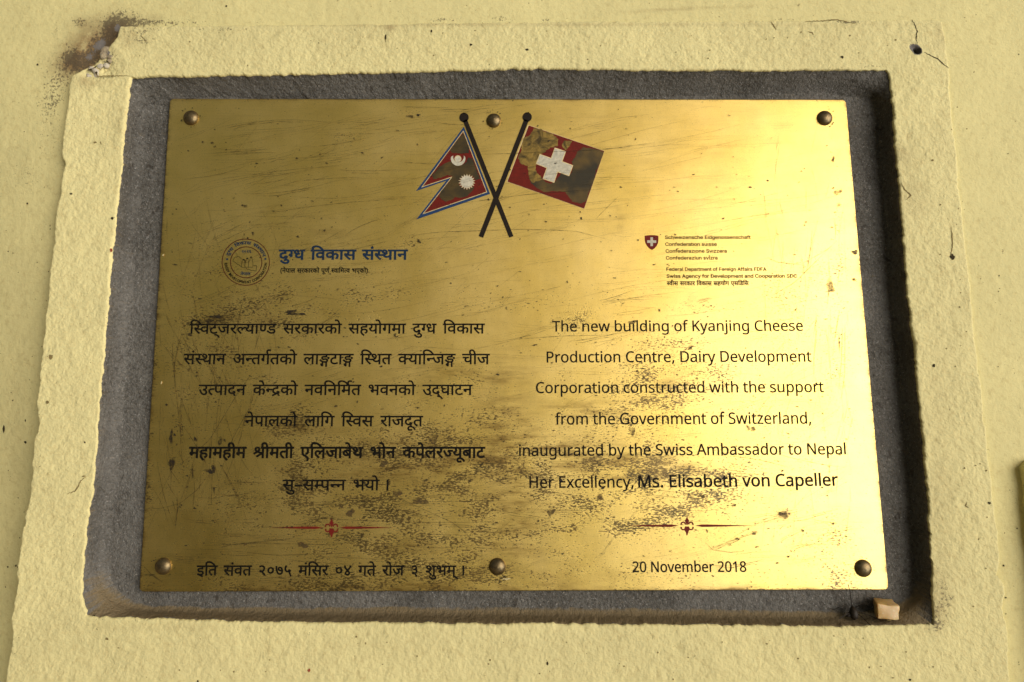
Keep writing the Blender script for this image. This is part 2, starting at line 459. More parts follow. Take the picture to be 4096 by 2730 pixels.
# ---- letter outlines (units of 1/1000 em)
GLYPHS = {
'D104':'194,622 275,622 275,0 194,0',
'D106':'275,121 238,124 203,132 172,146 143,166 120,189 100,218 86,249 78,284 75,321 78,359 86,393 100,424 120,452 143,475 171,494 202,509 237,517 274,520 312,517 347,509 378,494 407,475 430,452 450,424 464,392 473,357 476,319 473,282 465,247 450,216 431,188 408,165 380,146 348,132 313,124/273,192 306,196 335,208 360,229 379,256 390,287 394,322 390,358 380,388 362,414 338,433 310,445 277,449 244,445 216,433 191,412 172,385 161,354 157,318 161,283 171,253 189,227 213,208 241,196',
'D108':'477,33 413,-12 351,76 293,150 239,208 222,206 204,204 187,204 165,206 145,212 128,222 115,235 107,251 104,270 106,288 112,302 122,314 135,322 150,327 168,329 181,328 193,325 206,321 220,314 236,304 255,291 282,304 307,322 329,346 346,374 357,406 360,442 356,478 346,508 328,531 304,548 276,558 243,561 220,560 199,557 178,553 157,546 134,537 110,526 84,595 109,607 135,616 162,623 190,628 218,631 247,632 282,630 316,623 346,611 374,595 398,573 417,548 431,517 440,481 443,440 439,395 427,354 408,316 382,283 352,255 316,233 346,202 375,169 404,133 432,97 456,64',
'D109':'90,594 108,603 130,612 155,620 183,627 214,631 248,632 297,628 339,616 372,596 397,568 412,536 417,498 410,452 391,414 358,384 387,370 410,352 428,332 440,309 448,284 450,257 446,224 436,195 418,168 395,144 365,124 329,108 349,88 369,66 388,44 408,21 425,-2 442,-25 377,-67 354,-35 333,-5 312,22 292,47 273,70 254,91 234,89 214,87 193,87 171,89 152,95 135,104 122,118 114,133 111,152 113,170 119,185 129,197 142,205 157,210 175,212 189,211 203,208 218,204 234,196 253,184 274,167 303,175 327,186 344,200 357,217 364,237 367,260 364,282 355,302 340,319 320,333 295,342 264,346 241,343 218,341 193,340 189,411 226,412 257,416 281,422 300,429 315,439 326,451 332,464 337,479 338,495 335,516 327,533 314,546 296,555 276,560 252,562 229,561 207,558 184,552 161,545 138,536 115,525',
'D11':'271,222 252,221 232,219 213,215 194,210 177,204 161,197 131,217 105,239 82,263 64,290 54,319 50,352 51,370 54,386 60,400 67,413 76,424 87,433 103,443 121,451 141,458 164,462 190,464 221,465 314,465 314,551 0,551 0,622 505,622 505,551 395,551 395,394 211,394 192,394 178,393 167,391 159,389 151,385 145,381 137,372 132,361 130,347 132,332 136,318 144,306 154,296 164,286 174,277 206,286 239,292 275,294 322,290 363,277 398,256 425,228 442,194 447,154 442,114 429,80 406,52 374,30 335,14 289,4 309,-4 329,-12 350,-19 371,-26 393,-33 415,-40 382,-110 345,-92 308,-74 273,-56 239,-37 207,-18 176,1 139,4 108,10 82,18 63,30 52,46 48,65 50,79 54,91 62,102 72,110 85,114 101,116 115,115 128,111 142,106 158,97 175,85 194,70 203,69 211,68 219,68 262,70 298,77 328,88 349,105 362,126 366,153 363,173 355,190 342,204 323,214 299,220',
'D110':'428,127 424,92 410,62 388,35 357,14 320,2 277,-2 249,0 223,5 198,14 176,27 157,42 142,61 130,82 122,105 120,131 121,149 123,166 128,183 134,201 144,220 157,240 174,264 197,290 225,320 191,354 163,385 138,412 119,437 102,460 90,480 80,499 72,516 68,532 64,548 63,564 62,579 62,587 63,596 64,604 65,614 67,623 69,632 154,617 150,604 148,591 147,579 148,563 151,547 156,530 163,511 175,490 192,467 213,440 241,410 275,375 309,410 336,441 358,468 375,492 387,513 396,531 402,547 405,562 406,576 405,589 403,603 399,617 483,632 487,614 489,596 490,579 489,562 487,545 484,529 478,513 470,495 460,477 447,457 430,435 410,412 387,385 359,355 327,322 356,291 378,263 396,238 408,216 417,196 422,178 426,160 427,143/200,138 202,121 208,105 217,90 231,78 250,71 274,69 295,71 313,77 328,88 339,102 346,118 348,136 347,146 346,157 343,168 339,180 332,194 322,208 310,225 294,244 274,266 254,245 238,226 226,210 217,195 210,181 205,169 202,158 201,148',
'D111':'477,-67 465,-47 453,-25 441,0 428,25 416,50 404,76 392,102 381,126 371,150 362,172 354,191 348,208 337,207 325,207 312,207 284,208 256,212 228,218 202,226 177,238 154,253 134,272 117,294 103,321 92,352 86,388 84,428 86,460 90,493 98,528 109,564 124,599 143,632 227,611 210,579 194,547 182,516 172,484 166,451 164,417 168,374 180,339 199,312 227,292 263,280 308,276 314,276 320,276 326,277 323,291 321,303 320,313 322,333 330,349 342,362 357,370 373,375 391,377 416,374 436,366 453,352 465,336 473,317 475,298 473,279 468,262 460,248 448,237 434,228 418,221 427,199 439,173 452,143 468,112 484,80 500,48 517,17 533,-10 549,-35',
'D112':'470,-67 459,-48 448,-29 437,-8 426,14 415,35 406,56 397,75 390,92 384,106 376,105 368,105 360,104 351,104 343,104 335,104 293,107 256,114 224,127 196,144 173,165 155,188 142,215 135,243 132,272 133,290 137,308 144,326 153,343 165,359 180,373 158,388 139,406 124,426 112,448 105,473 103,501 109,540 126,573 156,598 194,617 238,628 288,632 306,632 325,631 346,629 365,627 380,625 391,622 385,552 373,555 359,557 344,560 329,561 311,563 292,563 232,555 196,531 184,492 186,473 193,456 204,442 218,431 235,422 254,414 278,419 305,422 333,423 342,423 352,423 361,422 370,421 377,420 384,419 377,350 370,351 362,351 354,352 345,352 335,352 324,352 293,350 266,343 243,331 226,314 215,293 212,266 216,238 228,215 247,197 272,184 300,177 332,174 336,174 340,174 344,174 349,174 353,174 357,175 355,182 354,188 353,194 352,200 352,206 352,210 354,231 361,248 372,260 387,268 402,272 418,274 444,271 466,263 484,250 496,233 504,215 506,196 504,177 499,161 490,148 479,136 466,127 451,120 462,97 475,72 490,44 507,17 524,-10 542,-35',
'D113':'512,270 506,199 490,143 462,101 426,72 383,55 334,49 295,52 258,60 224,74 194,94 165,123 140,158 116,203 96,256 78,319 62,392 49,477 38,573 118,588 127,494 140,410 154,336 173,272 195,219 222,178 252,147 289,129 330,123 366,128 393,141 412,164 423,195 430,232 432,275 431,308 426,340 420,370 410,397 398,421 382,441 365,456 345,465 322,468 307,467 294,462 283,454 275,444 271,432 269,418 270,406 274,395 280,384 289,373 303,364 320,356 342,350 369,345 401,342 384,272 324,281 276,297 239,321 213,350 198,383 193,420 197,453 208,482 228,506 253,524 285,535 322,539 359,535 392,523 422,504 449,478 471,446 488,408 502,366 509,320',
'D13':'0,622 563,622 563,551 453,551 471,524 481,495 485,464 476,409 450,364 406,328 429,306 451,281 470,254 486,223 496,190 499,152 497,120 489,92 476,68 460,47 439,30 415,17 388,8 359,2 328,0 291,3 254,14 220,30 186,55 153,88 120,130 89,181 59,242 29,313 100,338 119,288 140,242 162,200 184,164 209,133 234,108 262,89 290,78 320,74 346,76 368,82 388,92 402,108 411,131 414,160 412,187 404,212 392,236 375,258 354,280 329,301 308,298 287,295 264,294 259,364 304,368 341,376 368,390 388,409 400,433 404,463 402,482 397,500 389,516 378,529 365,541 351,551 0,551',
'D181':'-190,615 -203,639 -215,663 -226,688 -234,713 -238,738 -240,762 -235,803 -220,836 -196,862 -163,881 -127,892 -85,896 -64,895 -45,893 -26,890 -9,885 7,879 21,872 -1,806 -13,812 -25,817 -37,821 -50,824 -64,826 -78,827 -103,825 -123,817 -139,804 -151,788 -158,769 -160,747 -158,725 -154,704 -146,682 -136,661 -123,638 -108,615',
'D183':'618,551 452,551 452,334 467,343 484,352 501,358 520,364 542,367 567,368 631,368 631,297 580,297 552,296 528,293 508,287 490,279 472,267 452,253 452,0 371,0 371,174 354,161 334,148 312,136 286,126 258,120 226,118 195,120 166,126 138,137 112,152 90,171 71,194 57,222 49,254 46,290 52,340 70,382 101,417 141,443 189,459 244,464 260,464 277,462 296,460 313,458 328,456 339,454 333,381 321,384 308,386 292,388 277,390 262,391 249,391 213,388 183,379 159,365 141,345 131,321 127,292 130,260 141,234 158,214 179,199 202,191 228,188 256,190 282,197 306,209 329,224 350,241 371,260 371,551 0,551 0,622 618,622',
'D185':'208,551 208,234 207,218 202,204 196,193 186,185 174,180 160,178 143,180 125,187 106,199 89,214 74,231 60,250 49,270 43,289 41,308 43,322 47,335 54,345 66,353 82,357 102,359 127,359 127,551 0,551 0,622 296,622 296,551',
'D19':'568,551 474,551 474,380 473,348 471,321 466,299 460,280 452,262 441,246 411,219 372,201 323,192 307,266 321,269 333,272 344,276 354,280 363,285 370,292 377,301 383,310 388,322 391,336 392,355 393,380 393,551 160,551 160,353 160,324 161,299 163,278 166,260 170,244 176,230 184,218 194,206 206,196 221,185 239,173 260,160 370,98 408,74 438,52 460,30 474,6 483,-22 486,-53 484,-79 479,-104 470,-128 459,-150 449,-169 439,-184 367,-142 376,-128 384,-114 392,-100 398,-85 402,-70 403,-55 402,-43 399,-32 395,-22 388,-12 377,-1 363,10 344,23 320,38 290,56 203,106 178,122 156,137 136,154 120,171 106,190 95,212 86,240 81,274 79,316 79,551 0,551 0,622 568,622',
'D190':'0,622 587,622 587,551 0,551/572,370 435,370 410,370 391,371 378,373 400,352 420,329 436,303 448,276 456,247 458,218 456,189 449,163 438,141 422,122 404,107 384,95 360,87 336,82 310,80 275,83 242,94 209,110 177,135 147,169 117,212 88,264 59,327 31,401 102,426 133,344 165,276 198,222 232,184 268,161 306,153 326,155 344,161 358,170 370,184 377,203 379,227 376,256 365,283 348,310 327,335 301,357 273,377 302,441 572,441',
'D197':'251,146 194,153 149,172 114,205 104,222 95,241 88,263 83,288 80,318 79,352 79,551 0,551 0,622 481,622 481,551 420,551 420,321 419,294 416,271 412,250 405,231 396,214 385,198 370,183 352,170 331,160 307,152 281,148/249,217 280,221 304,231 321,249 328,261 332,274 336,288 337,305 339,327 339,353 339,551 160,551 160,353 160,329 162,308 164,291 167,276 172,263 178,251 186,241 195,233 206,226 218,221 232,218',
'D198':'0,622 363,622 363,551 0,551/45,242 46,265 51,286 58,305 68,323 80,338 93,351 114,366 137,378 163,388 193,394 230,398 272,399 380,399 380,328 291,328 254,327 223,325 200,322 180,317 164,309 150,299 137,284 129,263 126,237 130,205 142,173 163,142 191,111 227,77 271,40 217,-12 187,15 159,41 132,68 107,95 86,123 68,151 55,180 48,211',
'D202':'0,622 373,622 373,551 0,551/204,298 204,244 202,227 198,213 190,202 180,194 167,190 153,188 137,190 120,197 102,209 85,224 70,241 56,260 45,280 39,299 37,318 38,332 43,345 50,355 62,363 78,367 98,369 385,369 385,298',
'D207':'207,321 428,321 428,250 207,250 207,213 205,193 201,177 192,166 182,157 171,153 159,151 146,152 133,157 119,164 105,173 92,183 80,196 69,209 59,223 50,237 44,251 40,265 39,278 41,289 45,300 52,308 64,315 80,320 100,321 126,321 126,551 0,551 0,622 364,622 364,551 207,551',
'D210':'0,622 515,622 515,551 0,551/537,349 523,353 509,355 494,356 478,355 462,351 445,344 429,334 413,319 397,300 382,276 369,245 356,208 279,232 288,261 299,288 311,313 296,324 280,334 264,342 247,348 228,352 209,353 184,350 164,343 148,330 136,313 128,294 126,271 128,246 136,222 148,198 164,175 185,151 210,126 239,100 272,71 309,40 255,-12 217,21 182,53 149,84 119,114 94,145 73,176 57,207 48,240 45,275 48,308 56,337 70,362 87,382 108,398 130,410 155,419 179,424 204,426 233,424 259,420 284,412 308,400 332,387 354,370 396,401 445,420 500,426 510,426 519,425 530,424 539,422 548,420 556,417',
'D215':'369,322 389,322 408,323 425,324 442,326 460,329 478,332 486,260 469,257 452,255 435,253 417,252 399,251 380,251 352,252 322,254 292,258 262,264 236,270 212,277 198,269 183,261 167,253 196,218 228,182 264,146 301,110 340,75 380,42 326,-12 289,21 254,54 220,87 189,120 160,151 133,181 109,209 89,234 73,256 60,275 51,292 46,305 42,317 41,329 40,340 42,352 47,364 55,376 67,385 83,391 104,393 120,392 134,388 148,382 159,373 171,362 181,350 194,364 203,380 210,398 214,418 216,438 217,458 217,477 215,495 212,512 209,527 205,540 201,551 0,551 0,622 403,622 403,551 281,551 285,539 289,526 293,511 296,495 297,477 298,458 297,431 294,407 288,385 281,365 272,348 262,333 297,327 333,323',
'D25':'777,551 452,551 452,349 486,377 525,393 569,399 610,394 645,381 675,358 698,326 711,286 716,239 714,208 709,175 701,141 689,107 672,73 651,39 579,80 595,102 608,127 620,154 629,182 634,210 636,237 634,266 627,289 616,307 602,320 584,327 562,330 526,322 489,298 452,258 452,0 371,0 371,174 354,161 334,148 312,136 286,126 258,120 226,118 195,120 166,126 138,137 112,152 90,171 71,194 57,222 49,254 46,290 52,340 70,382 101,417 141,443 189,459 244,464 260,464 277,462 296,460 313,458 328,456 339,454 333,381 321,384 308,386 292,388 277,390 262,391 249,391 213,388 183,379 159,365 141,345 131,321 127,292 130,260 141,234 158,214 179,199 202,191 228,188 256,190 282,197 306,209 329,224 350,241 371,260 371,551 0,551 0,622 777,622',
'D27':'208,551 208,234 207,218 202,204 196,193 186,185 174,180 160,178 143,180 125,187 106,199 89,214 74,231 60,250 49,270 43,289 41,308 43,322 47,335 54,345 66,353 82,357 102,359 127,359 127,551 0,551 0,622 578,622 578,551 474,551 474,0 393,0 393,551',
'D271':'42,4 213,81 184,88 157,99 131,112 107,129 87,150 70,174 56,202 49,235 46,272 48,300 53,325 62,348 73,367 86,385 102,401 126,419 153,433 183,443 216,450 252,455 290,456 295,456 295,551 0,551 0,622 534,622 534,551 376,551 376,385 327,385 291,384 260,382 234,378 211,372 191,365 173,355 159,344 148,331 138,317 132,301 127,282 126,262 130,229 144,200 166,174 197,155 237,144 287,140 291,140 295,140 299,140 303,140 307,140 312,141 309,154 307,165 306,176 308,197 315,214 327,226 341,234 357,238 373,240 399,237 421,229 438,216 451,199 458,181 461,162 459,142 455,126 446,112 436,102 424,93 410,86 419,70 428,53 438,36 450,18 464,-2 480,-24 413,-58 399,-35 386,-12 373,11 361,33 351,54 342,73 82,-66',
'D28':'605,551 502,551 502,0 421,0 421,166 400,153 377,142 352,132 325,124 294,120 259,118 211,123 169,136 134,158 107,188 91,224 86,266 87,284 90,302 96,320 104,337 115,352 128,366 103,380 82,398 65,420 52,444 45,470 42,497 43,517 46,535 52,551 0,551 0,622 605,622/167,269 170,244 179,223 195,208 215,197 239,190 267,188 300,190 330,198 358,210 382,225 403,242 421,260 421,551 145,551 133,534 125,515 123,494 125,471 133,452 144,437 160,425 179,417 200,412 219,416 240,418 263,419 280,419 295,418 308,417 302,347 297,348 292,348 287,348 282,348 277,348 273,348 243,346 217,339 196,328 180,313 170,293',
'D284':'243,40 195,107 447,258 410,266 375,275 342,284 312,294 283,304 257,314 228,295 199,276 168,258 138,239 107,220 76,202 28,270 55,284 82,297 108,312 133,326 158,340 183,354 151,379 127,404 110,428 98,452 91,477 89,503 94,537 108,567 132,594 163,615 202,628 247,632 288,628 325,616 356,596 380,569 394,537 399,500 397,472 389,446 376,422 360,400 341,380 319,361 350,350 385,340 423,330 462,322 500,315 537,310 537,551 461,551 461,622 722,622 722,551 618,551 618,0 537,0 537,234/168,497 170,481 176,464 185,446 200,428 221,410 248,393 268,408 286,425 300,442 310,460 316,480 318,500 316,521 309,537 298,550 283,559 265,564 244,566 225,564 208,558 192,549 178,536 171,518',
'D30':'649,551 545,551 545,0 465,0 465,165 447,154 426,143 403,133 377,125 349,120 317,118 269,123 227,137 190,161 163,193 146,231 141,275 142,294 147,312 154,330 163,345 173,359 185,371 38,369 38,441 331,441 343,441 355,441 367,440 377,440 385,440 389,440 382,370 350,370 314,367 283,359 256,346 237,327 225,303 221,274 224,248 234,226 250,210 270,198 293,190 317,188 349,190 377,198 402,210 425,225 446,242 465,260 465,551 0,551 0,622 649,622',
'D32':'653,551 653,0 572,0 572,370 435,370 410,370 391,371 378,373 400,352 420,329 436,303 448,276 456,247 458,218 456,189 449,163 438,141 422,122 404,107 384,95 360,87 336,82 310,80 275,83 242,94 209,110 177,135 147,169 117,212 88,264 59,327 31,401 102,426 133,344 165,276 198,222 232,184 268,161 306,153 326,155 344,161 358,170 370,184 377,203 379,227 376,256 365,283 348,310 327,335 301,357 273,377 302,441 572,441 572,551 0,551 0,622 757,622 757,551',
'D35':'519,551 371,551 371,349 316,349 286,348 259,345 236,341 216,335 197,327 181,318 150,290 132,255 126,215 128,185 136,158 148,136 164,116 183,101 206,89 230,81 256,76 283,74 317,75 348,80 375,86 401,96 427,107 455,121 482,47 452,34 421,23 388,14 355,6 321,2 286,0 242,3 200,12 162,26 129,46 100,71 77,101 60,136 49,176 46,220 50,261 61,298 80,330 105,357 135,379 170,397 207,410 247,417 288,420 290,420 290,551 0,551 0,622 519,622',
'D37':'358,222 339,221 319,219 300,215 281,210 264,204 248,197 218,217 192,239 169,263 151,290 141,319 137,352 138,370 141,386 147,400 154,413 163,424 174,433 190,443 208,451 228,458 251,462 277,464 308,465 401,465 401,551 0,551 0,622 592,622 592,551 482,551 482,394 298,394 279,394 265,393 254,391 246,389 238,385 232,381 224,372 219,361 217,347 219,332 223,318 231,306 241,296 251,286 261,277 293,286 326,292 362,294 409,290 450,277 485,256 512,228 529,194 534,154 529,112 512,75 485,44 447,19 397,5 337,0 274,5 215,20 162,44 112,76 66,114 25,158 86,207 124,166 163,132 202,106 244,88 289,78 337,74 401,83 440,109 453,152 450,173 442,191 428,204 410,214 386,220',
'D39':'634,551 634,0 553,0 553,551 420,551 420,321 419,294 416,271 412,250 405,231 396,214 385,198 370,183 352,170 331,160 307,152 281,148 251,146 194,153 149,172 114,205 104,222 95,241 88,263 83,288 80,318 79,352 79,551 0,551 0,622 737,622 737,551/249,217 280,221 304,231 321,249 328,261 332,274 336,288 337,305 339,327 339,353 339,551 160,551 160,353 160,329 162,308 164,291 167,276 172,263 178,251 186,241 195,233 206,226 218,221 232,218',
'D40':'481,551 481,0 400,0 400,328 291,328 254,327 223,325 200,322 180,317 164,309 150,299 137,284 129,263 126,237 130,205 142,173 163,142 191,111 227,77 271,40 217,-12 187,15 159,41 132,68 107,95 86,123 68,151 55,180 48,211 45,242 46,265 51,286 58,305 68,323 80,338 93,351 114,366 137,378 163,388 193,394 230,398 272,399 400,399 400,551 0,551 0,622 584,622 584,551',
'D41':'553,551 553,0 472,0 472,180 451,168 428,157 403,146 375,138 343,134 308,132 254,137 206,154 164,180 128,218 101,265 83,322 140,337 185,356 216,378 238,403 251,433 255,467 252,498 245,523 232,542 214,557 194,565 171,568 155,567 142,563 130,556 121,547 116,535 114,521 123,492 150,472 195,461 187,391 147,399 112,413 84,430 63,454 50,483 46,519 50,553 62,581 82,604 109,619 138,629 172,632 199,630 225,624 250,614 274,601 294,583 312,561 325,535 333,504 336,469 332,423 318,383 296,349 266,320 228,295 182,274 198,252 215,234 234,220 256,211 282,205 314,203 347,205 377,212 403,223 427,238 450,255 472,275 472,551 390,551 390,622 656,622 656,551',
'D419':'296,-12 322,-2 350,5 378,9 371,21 364,32 358,43 352,53 347,63 342,73 334,72 325,71 316,70 307,69 297,68 287,68 259,69 231,73 202,78 175,87 149,98 124,112 102,130 83,151 68,176 56,204 48,236 46,272 48,300 53,325 62,348 73,367 86,385 102,401 126,419 153,433 183,443 216,450 252,455 290,456 295,456 295,551 0,551 0,622 534,622 534,551 376,551 376,385 327,385 291,384 260,382 234,378 211,372 191,365 173,355 159,344 148,331 138,317 132,301 127,282 126,262 130,229 144,200 166,174 197,155 237,144 287,140 291,140 295,140 299,140 303,140 307,140 312,141 309,154 307,165 306,176 308,197 315,214 327,226 341,234 357,238 373,240 399,237 421,229 438,216 451,199 458,181 461,162 459,142 455,126 446,112 436,102 424,93 410,86 417,74 424,61 432,48 440,35 449,20 459,5 490,-6 517,-21 538,-42 554,-68 563,-97 566,-129 561,-167 545,-201 520,-229 484,-251 440,-264 387,-268 325,-263 269,-248 220,-222 174,-188 130,-147 89,-100 150,-57 176,-87 200,-113 224,-136 248,-155 273,-170 298,-182 326,-190 355,-194 387,-196 446,-188 481,-163 493,-122 490,-102 482,-86 468,-73 451,-64 433,-59 413,-57 396,-58 379,-59 364,-62 350,-67 336,-72 322,-79',
'D42':'413,-58 399,-35 386,-12 373,11 361,33 351,54 342,73 334,72 325,71 316,70 307,69 297,68 287,68 259,69 231,73 202,78 175,87 149,98 124,112 102,130 83,151 68,176 56,204 48,236 46,272 48,300 53,325 62,348 73,367 86,385 102,401 126,419 153,433 183,443 216,450 252,455 290,456 295,456 295,551 0,551 0,622 534,622 534,551 376,551 376,385 327,385 291,384 260,382 234,378 211,372 191,365 173,355 159,344 148,331 138,317 132,301 127,282 126,262 130,229 144,200 166,174 197,155 237,144 287,140 291,140 295,140 299,140 303,140 307,140 312,141 309,154 307,165 306,176 308,197 315,214 327,226 341,234 357,238 373,240 399,237 421,229 438,216 451,199 458,181 461,162 459,142 455,126 446,112 436,102 424,93 410,86 419,70 428,53 438,36 450,18 464,-2 480,-24',
'D420':'472,-245 455,-251 437,-257 418,-262 400,-265 381,-267 362,-268 316,-264 276,-250 244,-228 221,-200 207,-165 202,-126 207,-90 222,-58 248,-29 282,-7 324,7 373,11 374,11 376,11 377,11 370,22 364,33 358,44 352,54 347,64 342,73 334,72 325,71 316,70 307,69 297,68 287,68 259,69 231,73 202,78 175,87 149,98 124,112 102,130 83,151 68,176 56,204 48,236 46,272 48,300 53,325 62,348 73,367 86,385 102,401 126,419 153,433 183,443 216,450 252,455 290,456 295,456 295,551 0,551 0,622 534,622 534,551 376,551 376,385 327,385 291,384 260,382 234,378 211,372 191,365 173,355 159,344 148,331 138,317 132,301 127,282 126,262 130,229 144,200 166,174 197,155 237,144 287,140 291,140 295,140 299,140 303,140 307,140 312,141 309,154 307,165 306,176 308,197 315,214 327,226 341,234 357,238 373,240 399,237 421,229 438,216 451,199 458,181 461,162 459,142 455,126 446,112 436,102 424,93 410,86 417,73 425,59 433,45 442,30 453,15 464,-2 510,-20 552,-44 588,-76 622,-111 652,-149 680,-189 618,-228 582,-177 545,-135 508,-101 469,-77 426,-62 379,-57 348,-59 322,-66 302,-76 288,-91 279,-108 276,-128 279,-151 287,-168 301,-181 318,-189 337,-194 357,-196 374,-195 390,-194 405,-190 419,-186 433,-181 447,-175',
'D43':'630,551 526,551 526,0 445,0 445,150 424,137 401,126 378,116 351,109 319,104 283,103 235,108 193,121 158,144 132,173 116,209 111,251 112,269 115,286 120,303 127,319 136,334 148,348 119,362 93,380 72,402 55,427 45,458 42,493 47,531 60,564 83,592 113,614 147,628 187,632 220,629 250,620 276,604 295,583 307,559 311,531 307,500 293,471 271,443 210,482 217,489 222,496 226,504 228,511 230,519 230,526 229,536 226,545 220,554 212,562 200,566 184,568 166,566 150,558 136,546 125,530 118,511 116,489 118,469 123,452 132,438 143,426 156,416 172,409 188,404 205,400 223,397 244,401 265,404 288,405 296,405 304,405 312,404 321,403 328,403 333,402 326,332 322,333 317,333 312,333 306,333 302,333 298,333 267,331 241,324 220,312 204,297 194,277 191,254 194,229 204,209 220,193 240,182 264,175 292,173 326,175 356,183 382,194 405,210 426,226 445,245 445,551 383,551 383,622 630,622',
'D44':'0,622 569,622 569,551 466,551 466,0 385,0 385,298 204,298 204,244 202,227 198,213 190,202 180,194 167,190 153,188 137,190 120,197 102,209 85,224 70,241 56,260 45,280 39,299 37,318 38,332 43,345 50,355 62,363 78,367 98,369 385,369 385,551 0,551',
'D46':'479,551 479,0 398,0 398,191 378,179 357,168 335,159 311,152 284,147 254,146 228,148 204,152 182,160 161,169 143,181 128,194 113,213 100,234 91,258 84,285 80,318 79,358 79,551 0,551 0,622 583,622 583,551/398,551 160,551 160,369 160,344 161,322 163,304 165,289 169,276 172,266 177,256 183,248 190,240 208,227 233,220 263,217 289,219 314,225 338,236 360,249 380,264 398,280',
'D48':'585,551 482,551 482,0 401,0 401,165 382,153 360,143 336,132 308,124 276,120 241,118 205,120 171,127 140,139 113,155 90,174 71,198 57,224 49,254 46,286 53,339 73,383 106,418 151,444 204,459 265,464 275,464 286,463 299,462 312,461 325,460 338,459 351,458 361,456 369,454 363,385 349,388 334,390 318,392 301,394 285,395 268,395 255,395 242,394 230,392 365,224 377,234 389,244 401,256 401,551 0,551 0,622 585,622/127,287 131,255 142,229 160,210 184,195 212,187 242,184 254,184 265,185 276,187 287,189 298,192 308,195 168,370 145,348 132,321',
'D49':'174,632 198,631 220,627 240,622 259,613 276,601 291,586 302,572 312,554 320,533 327,507 331,475 332,437 332,321 533,321 533,551 402,551 402,622 717,622 717,551 614,551 614,0 533,0 533,250 332,250 332,213 330,193 326,177 318,166 307,157 296,153 283,151 270,152 257,157 243,164 229,173 216,183 204,196 193,209 183,223 175,237 169,251 165,265 164,278 166,289 170,300 178,308 189,315 204,320 224,321 253,321 253,426 252,455 251,479 248,498 244,514 239,527 232,538 216,555 195,565 169,568 152,567 139,562 128,555 120,545 116,534 114,521 117,504 124,489 138,478 157,469 184,463 218,460 210,389 163,396 124,408 90,426 66,450 51,481 46,520 50,556 63,584 84,606 111,620 141,629',
'D497':'358,277 338,276 317,274 295,270 274,265 255,259 238,252 211,271 188,292 166,314 150,338 140,364 137,391 141,419 153,443 172,461 187,470 204,477 222,482 244,486 270,488 302,489 397,489 397,551 0,551 0,622 662,622 662,551 478,551 478,418 284,418 267,417 251,416 237,412 226,407 219,398 217,385 218,374 221,364 227,354 234,345 242,336 250,328 266,333 284,338 304,342 324,345 344,346 364,347 413,344 455,333 489,316 514,292 529,263 534,228 532,207 528,188 520,170 508,154 493,139 474,127 474,-155 398,-155 398,102 379,100 358,98 337,98 308,99 279,102 250,107 250,-69 249,-85 244,-99 238,-110 228,-118 216,-123 202,-125 184,-123 166,-116 148,-106 132,-92 118,-76 106,-58 96,-40 91,-23 89,-7 90,6 95,17 102,27 114,34 130,39 150,40 176,40 176,129 147,142 120,157 93,174 68,194 44,215 22,239 84,288 126,247 169,216 212,194 256,180 299,172 340,169 376,171 405,176 426,184 441,195 450,210 453,227 442,255 411,271/511,379 513,394 518,407 526,418 537,427 549,432 563,434 577,432 589,427 600,418 608,407 613,394 615,379 613,364 608,351 600,340 589,331 577,326 563,324 549,326 537,331 526,340 518,351 513,364',
'D50':'509,551 509,0 428,0 428,250 207,250 207,213 205,193 201,177 192,166 182,157 171,153 159,151 146,152 133,157 119,164 105,173 92,183 80,196 69,209 59,223 50,237 44,251 40,265 39,278 41,289 45,300 52,308 64,315 80,320 100,321 126,321 126,551 0,551 0,622 612,622 612,551/428,551 207,551 207,321 428,321',
'D51':'595,622 595,551 491,551 491,0 410,0 410,179 390,167 368,157 343,146 316,138 286,134 253,132 197,139 148,159 108,192 75,237 52,291 38,353 76,363 106,375 130,390 147,407 157,430 160,457 159,475 155,493 148,509 141,524 132,538 123,551 0,551 0,622/129,301 144,271 160,247 180,228 202,214 228,206 259,203 291,205 320,212 346,224 370,239 391,256 410,274 410,551 211,551 227,516 237,481 240,445 228,381 191,333',
'D52':'395,42 341,-12 302,21 265,54 230,87 197,120 166,151 138,181 113,209 92,234 75,256 62,275 53,292 46,305 43,317 41,329 40,340 42,352 47,364 55,376 67,385 83,391 104,393 120,392 134,388 148,382 159,373 171,362 181,349 205,363 224,380 238,399 248,420 254,443 256,468 255,483 254,498 251,514 247,528 243,540 239,551 0,551 0,622 424,622 424,551 320,551 329,525 334,494 336,458 334,423 326,392 314,365 298,341 278,319 254,300 227,284 198,268 167,254 199,219 233,183 272,146 312,110 353,75',
'D54':'0,551 0,622 693,622 693,551 589,551 589,0 508,0 508,355 504,356 499,356 494,356 478,355 462,351 445,344 429,334 413,319 397,300 382,276 369,245 356,208 279,232 288,261 299,288 311,313 295,324 279,334 263,342 246,348 228,352 209,353 184,350 164,343 148,330 136,313 128,294 126,271 128,246 136,222 148,198 164,175 185,151 210,126 239,100 272,71 309,40 255,-12 217,21 182,53 149,84 119,114 94,145 73,176 57,207 48,240 45,275 48,308 56,337 70,362 87,382 108,398 131,410 156,419 180,424 204,426 233,424 259,420 284,412 308,400 332,387 354,370 396,401 444,420 499,426 502,426 505,426 508,426 508,551',
'D57':'571,551 467,551 467,0 387,0 387,165 368,153 347,143 324,132 297,124 267,120 233,118 198,120 166,127 137,139 111,155 89,174 70,198 57,224 49,254 46,286 52,339 72,383 104,418 146,444 196,459 255,464 264,464 275,463 288,462 300,461 313,460 326,459 337,458 346,456 354,454 349,381 336,384 321,386 306,388 290,390 274,391 259,391 221,388 188,379 162,364 143,343 131,318 127,287 131,256 141,231 158,212 181,199 206,191 235,188 268,191 298,198 324,210 348,226 369,242 387,260 387,551 0,551 0,622 571,622',
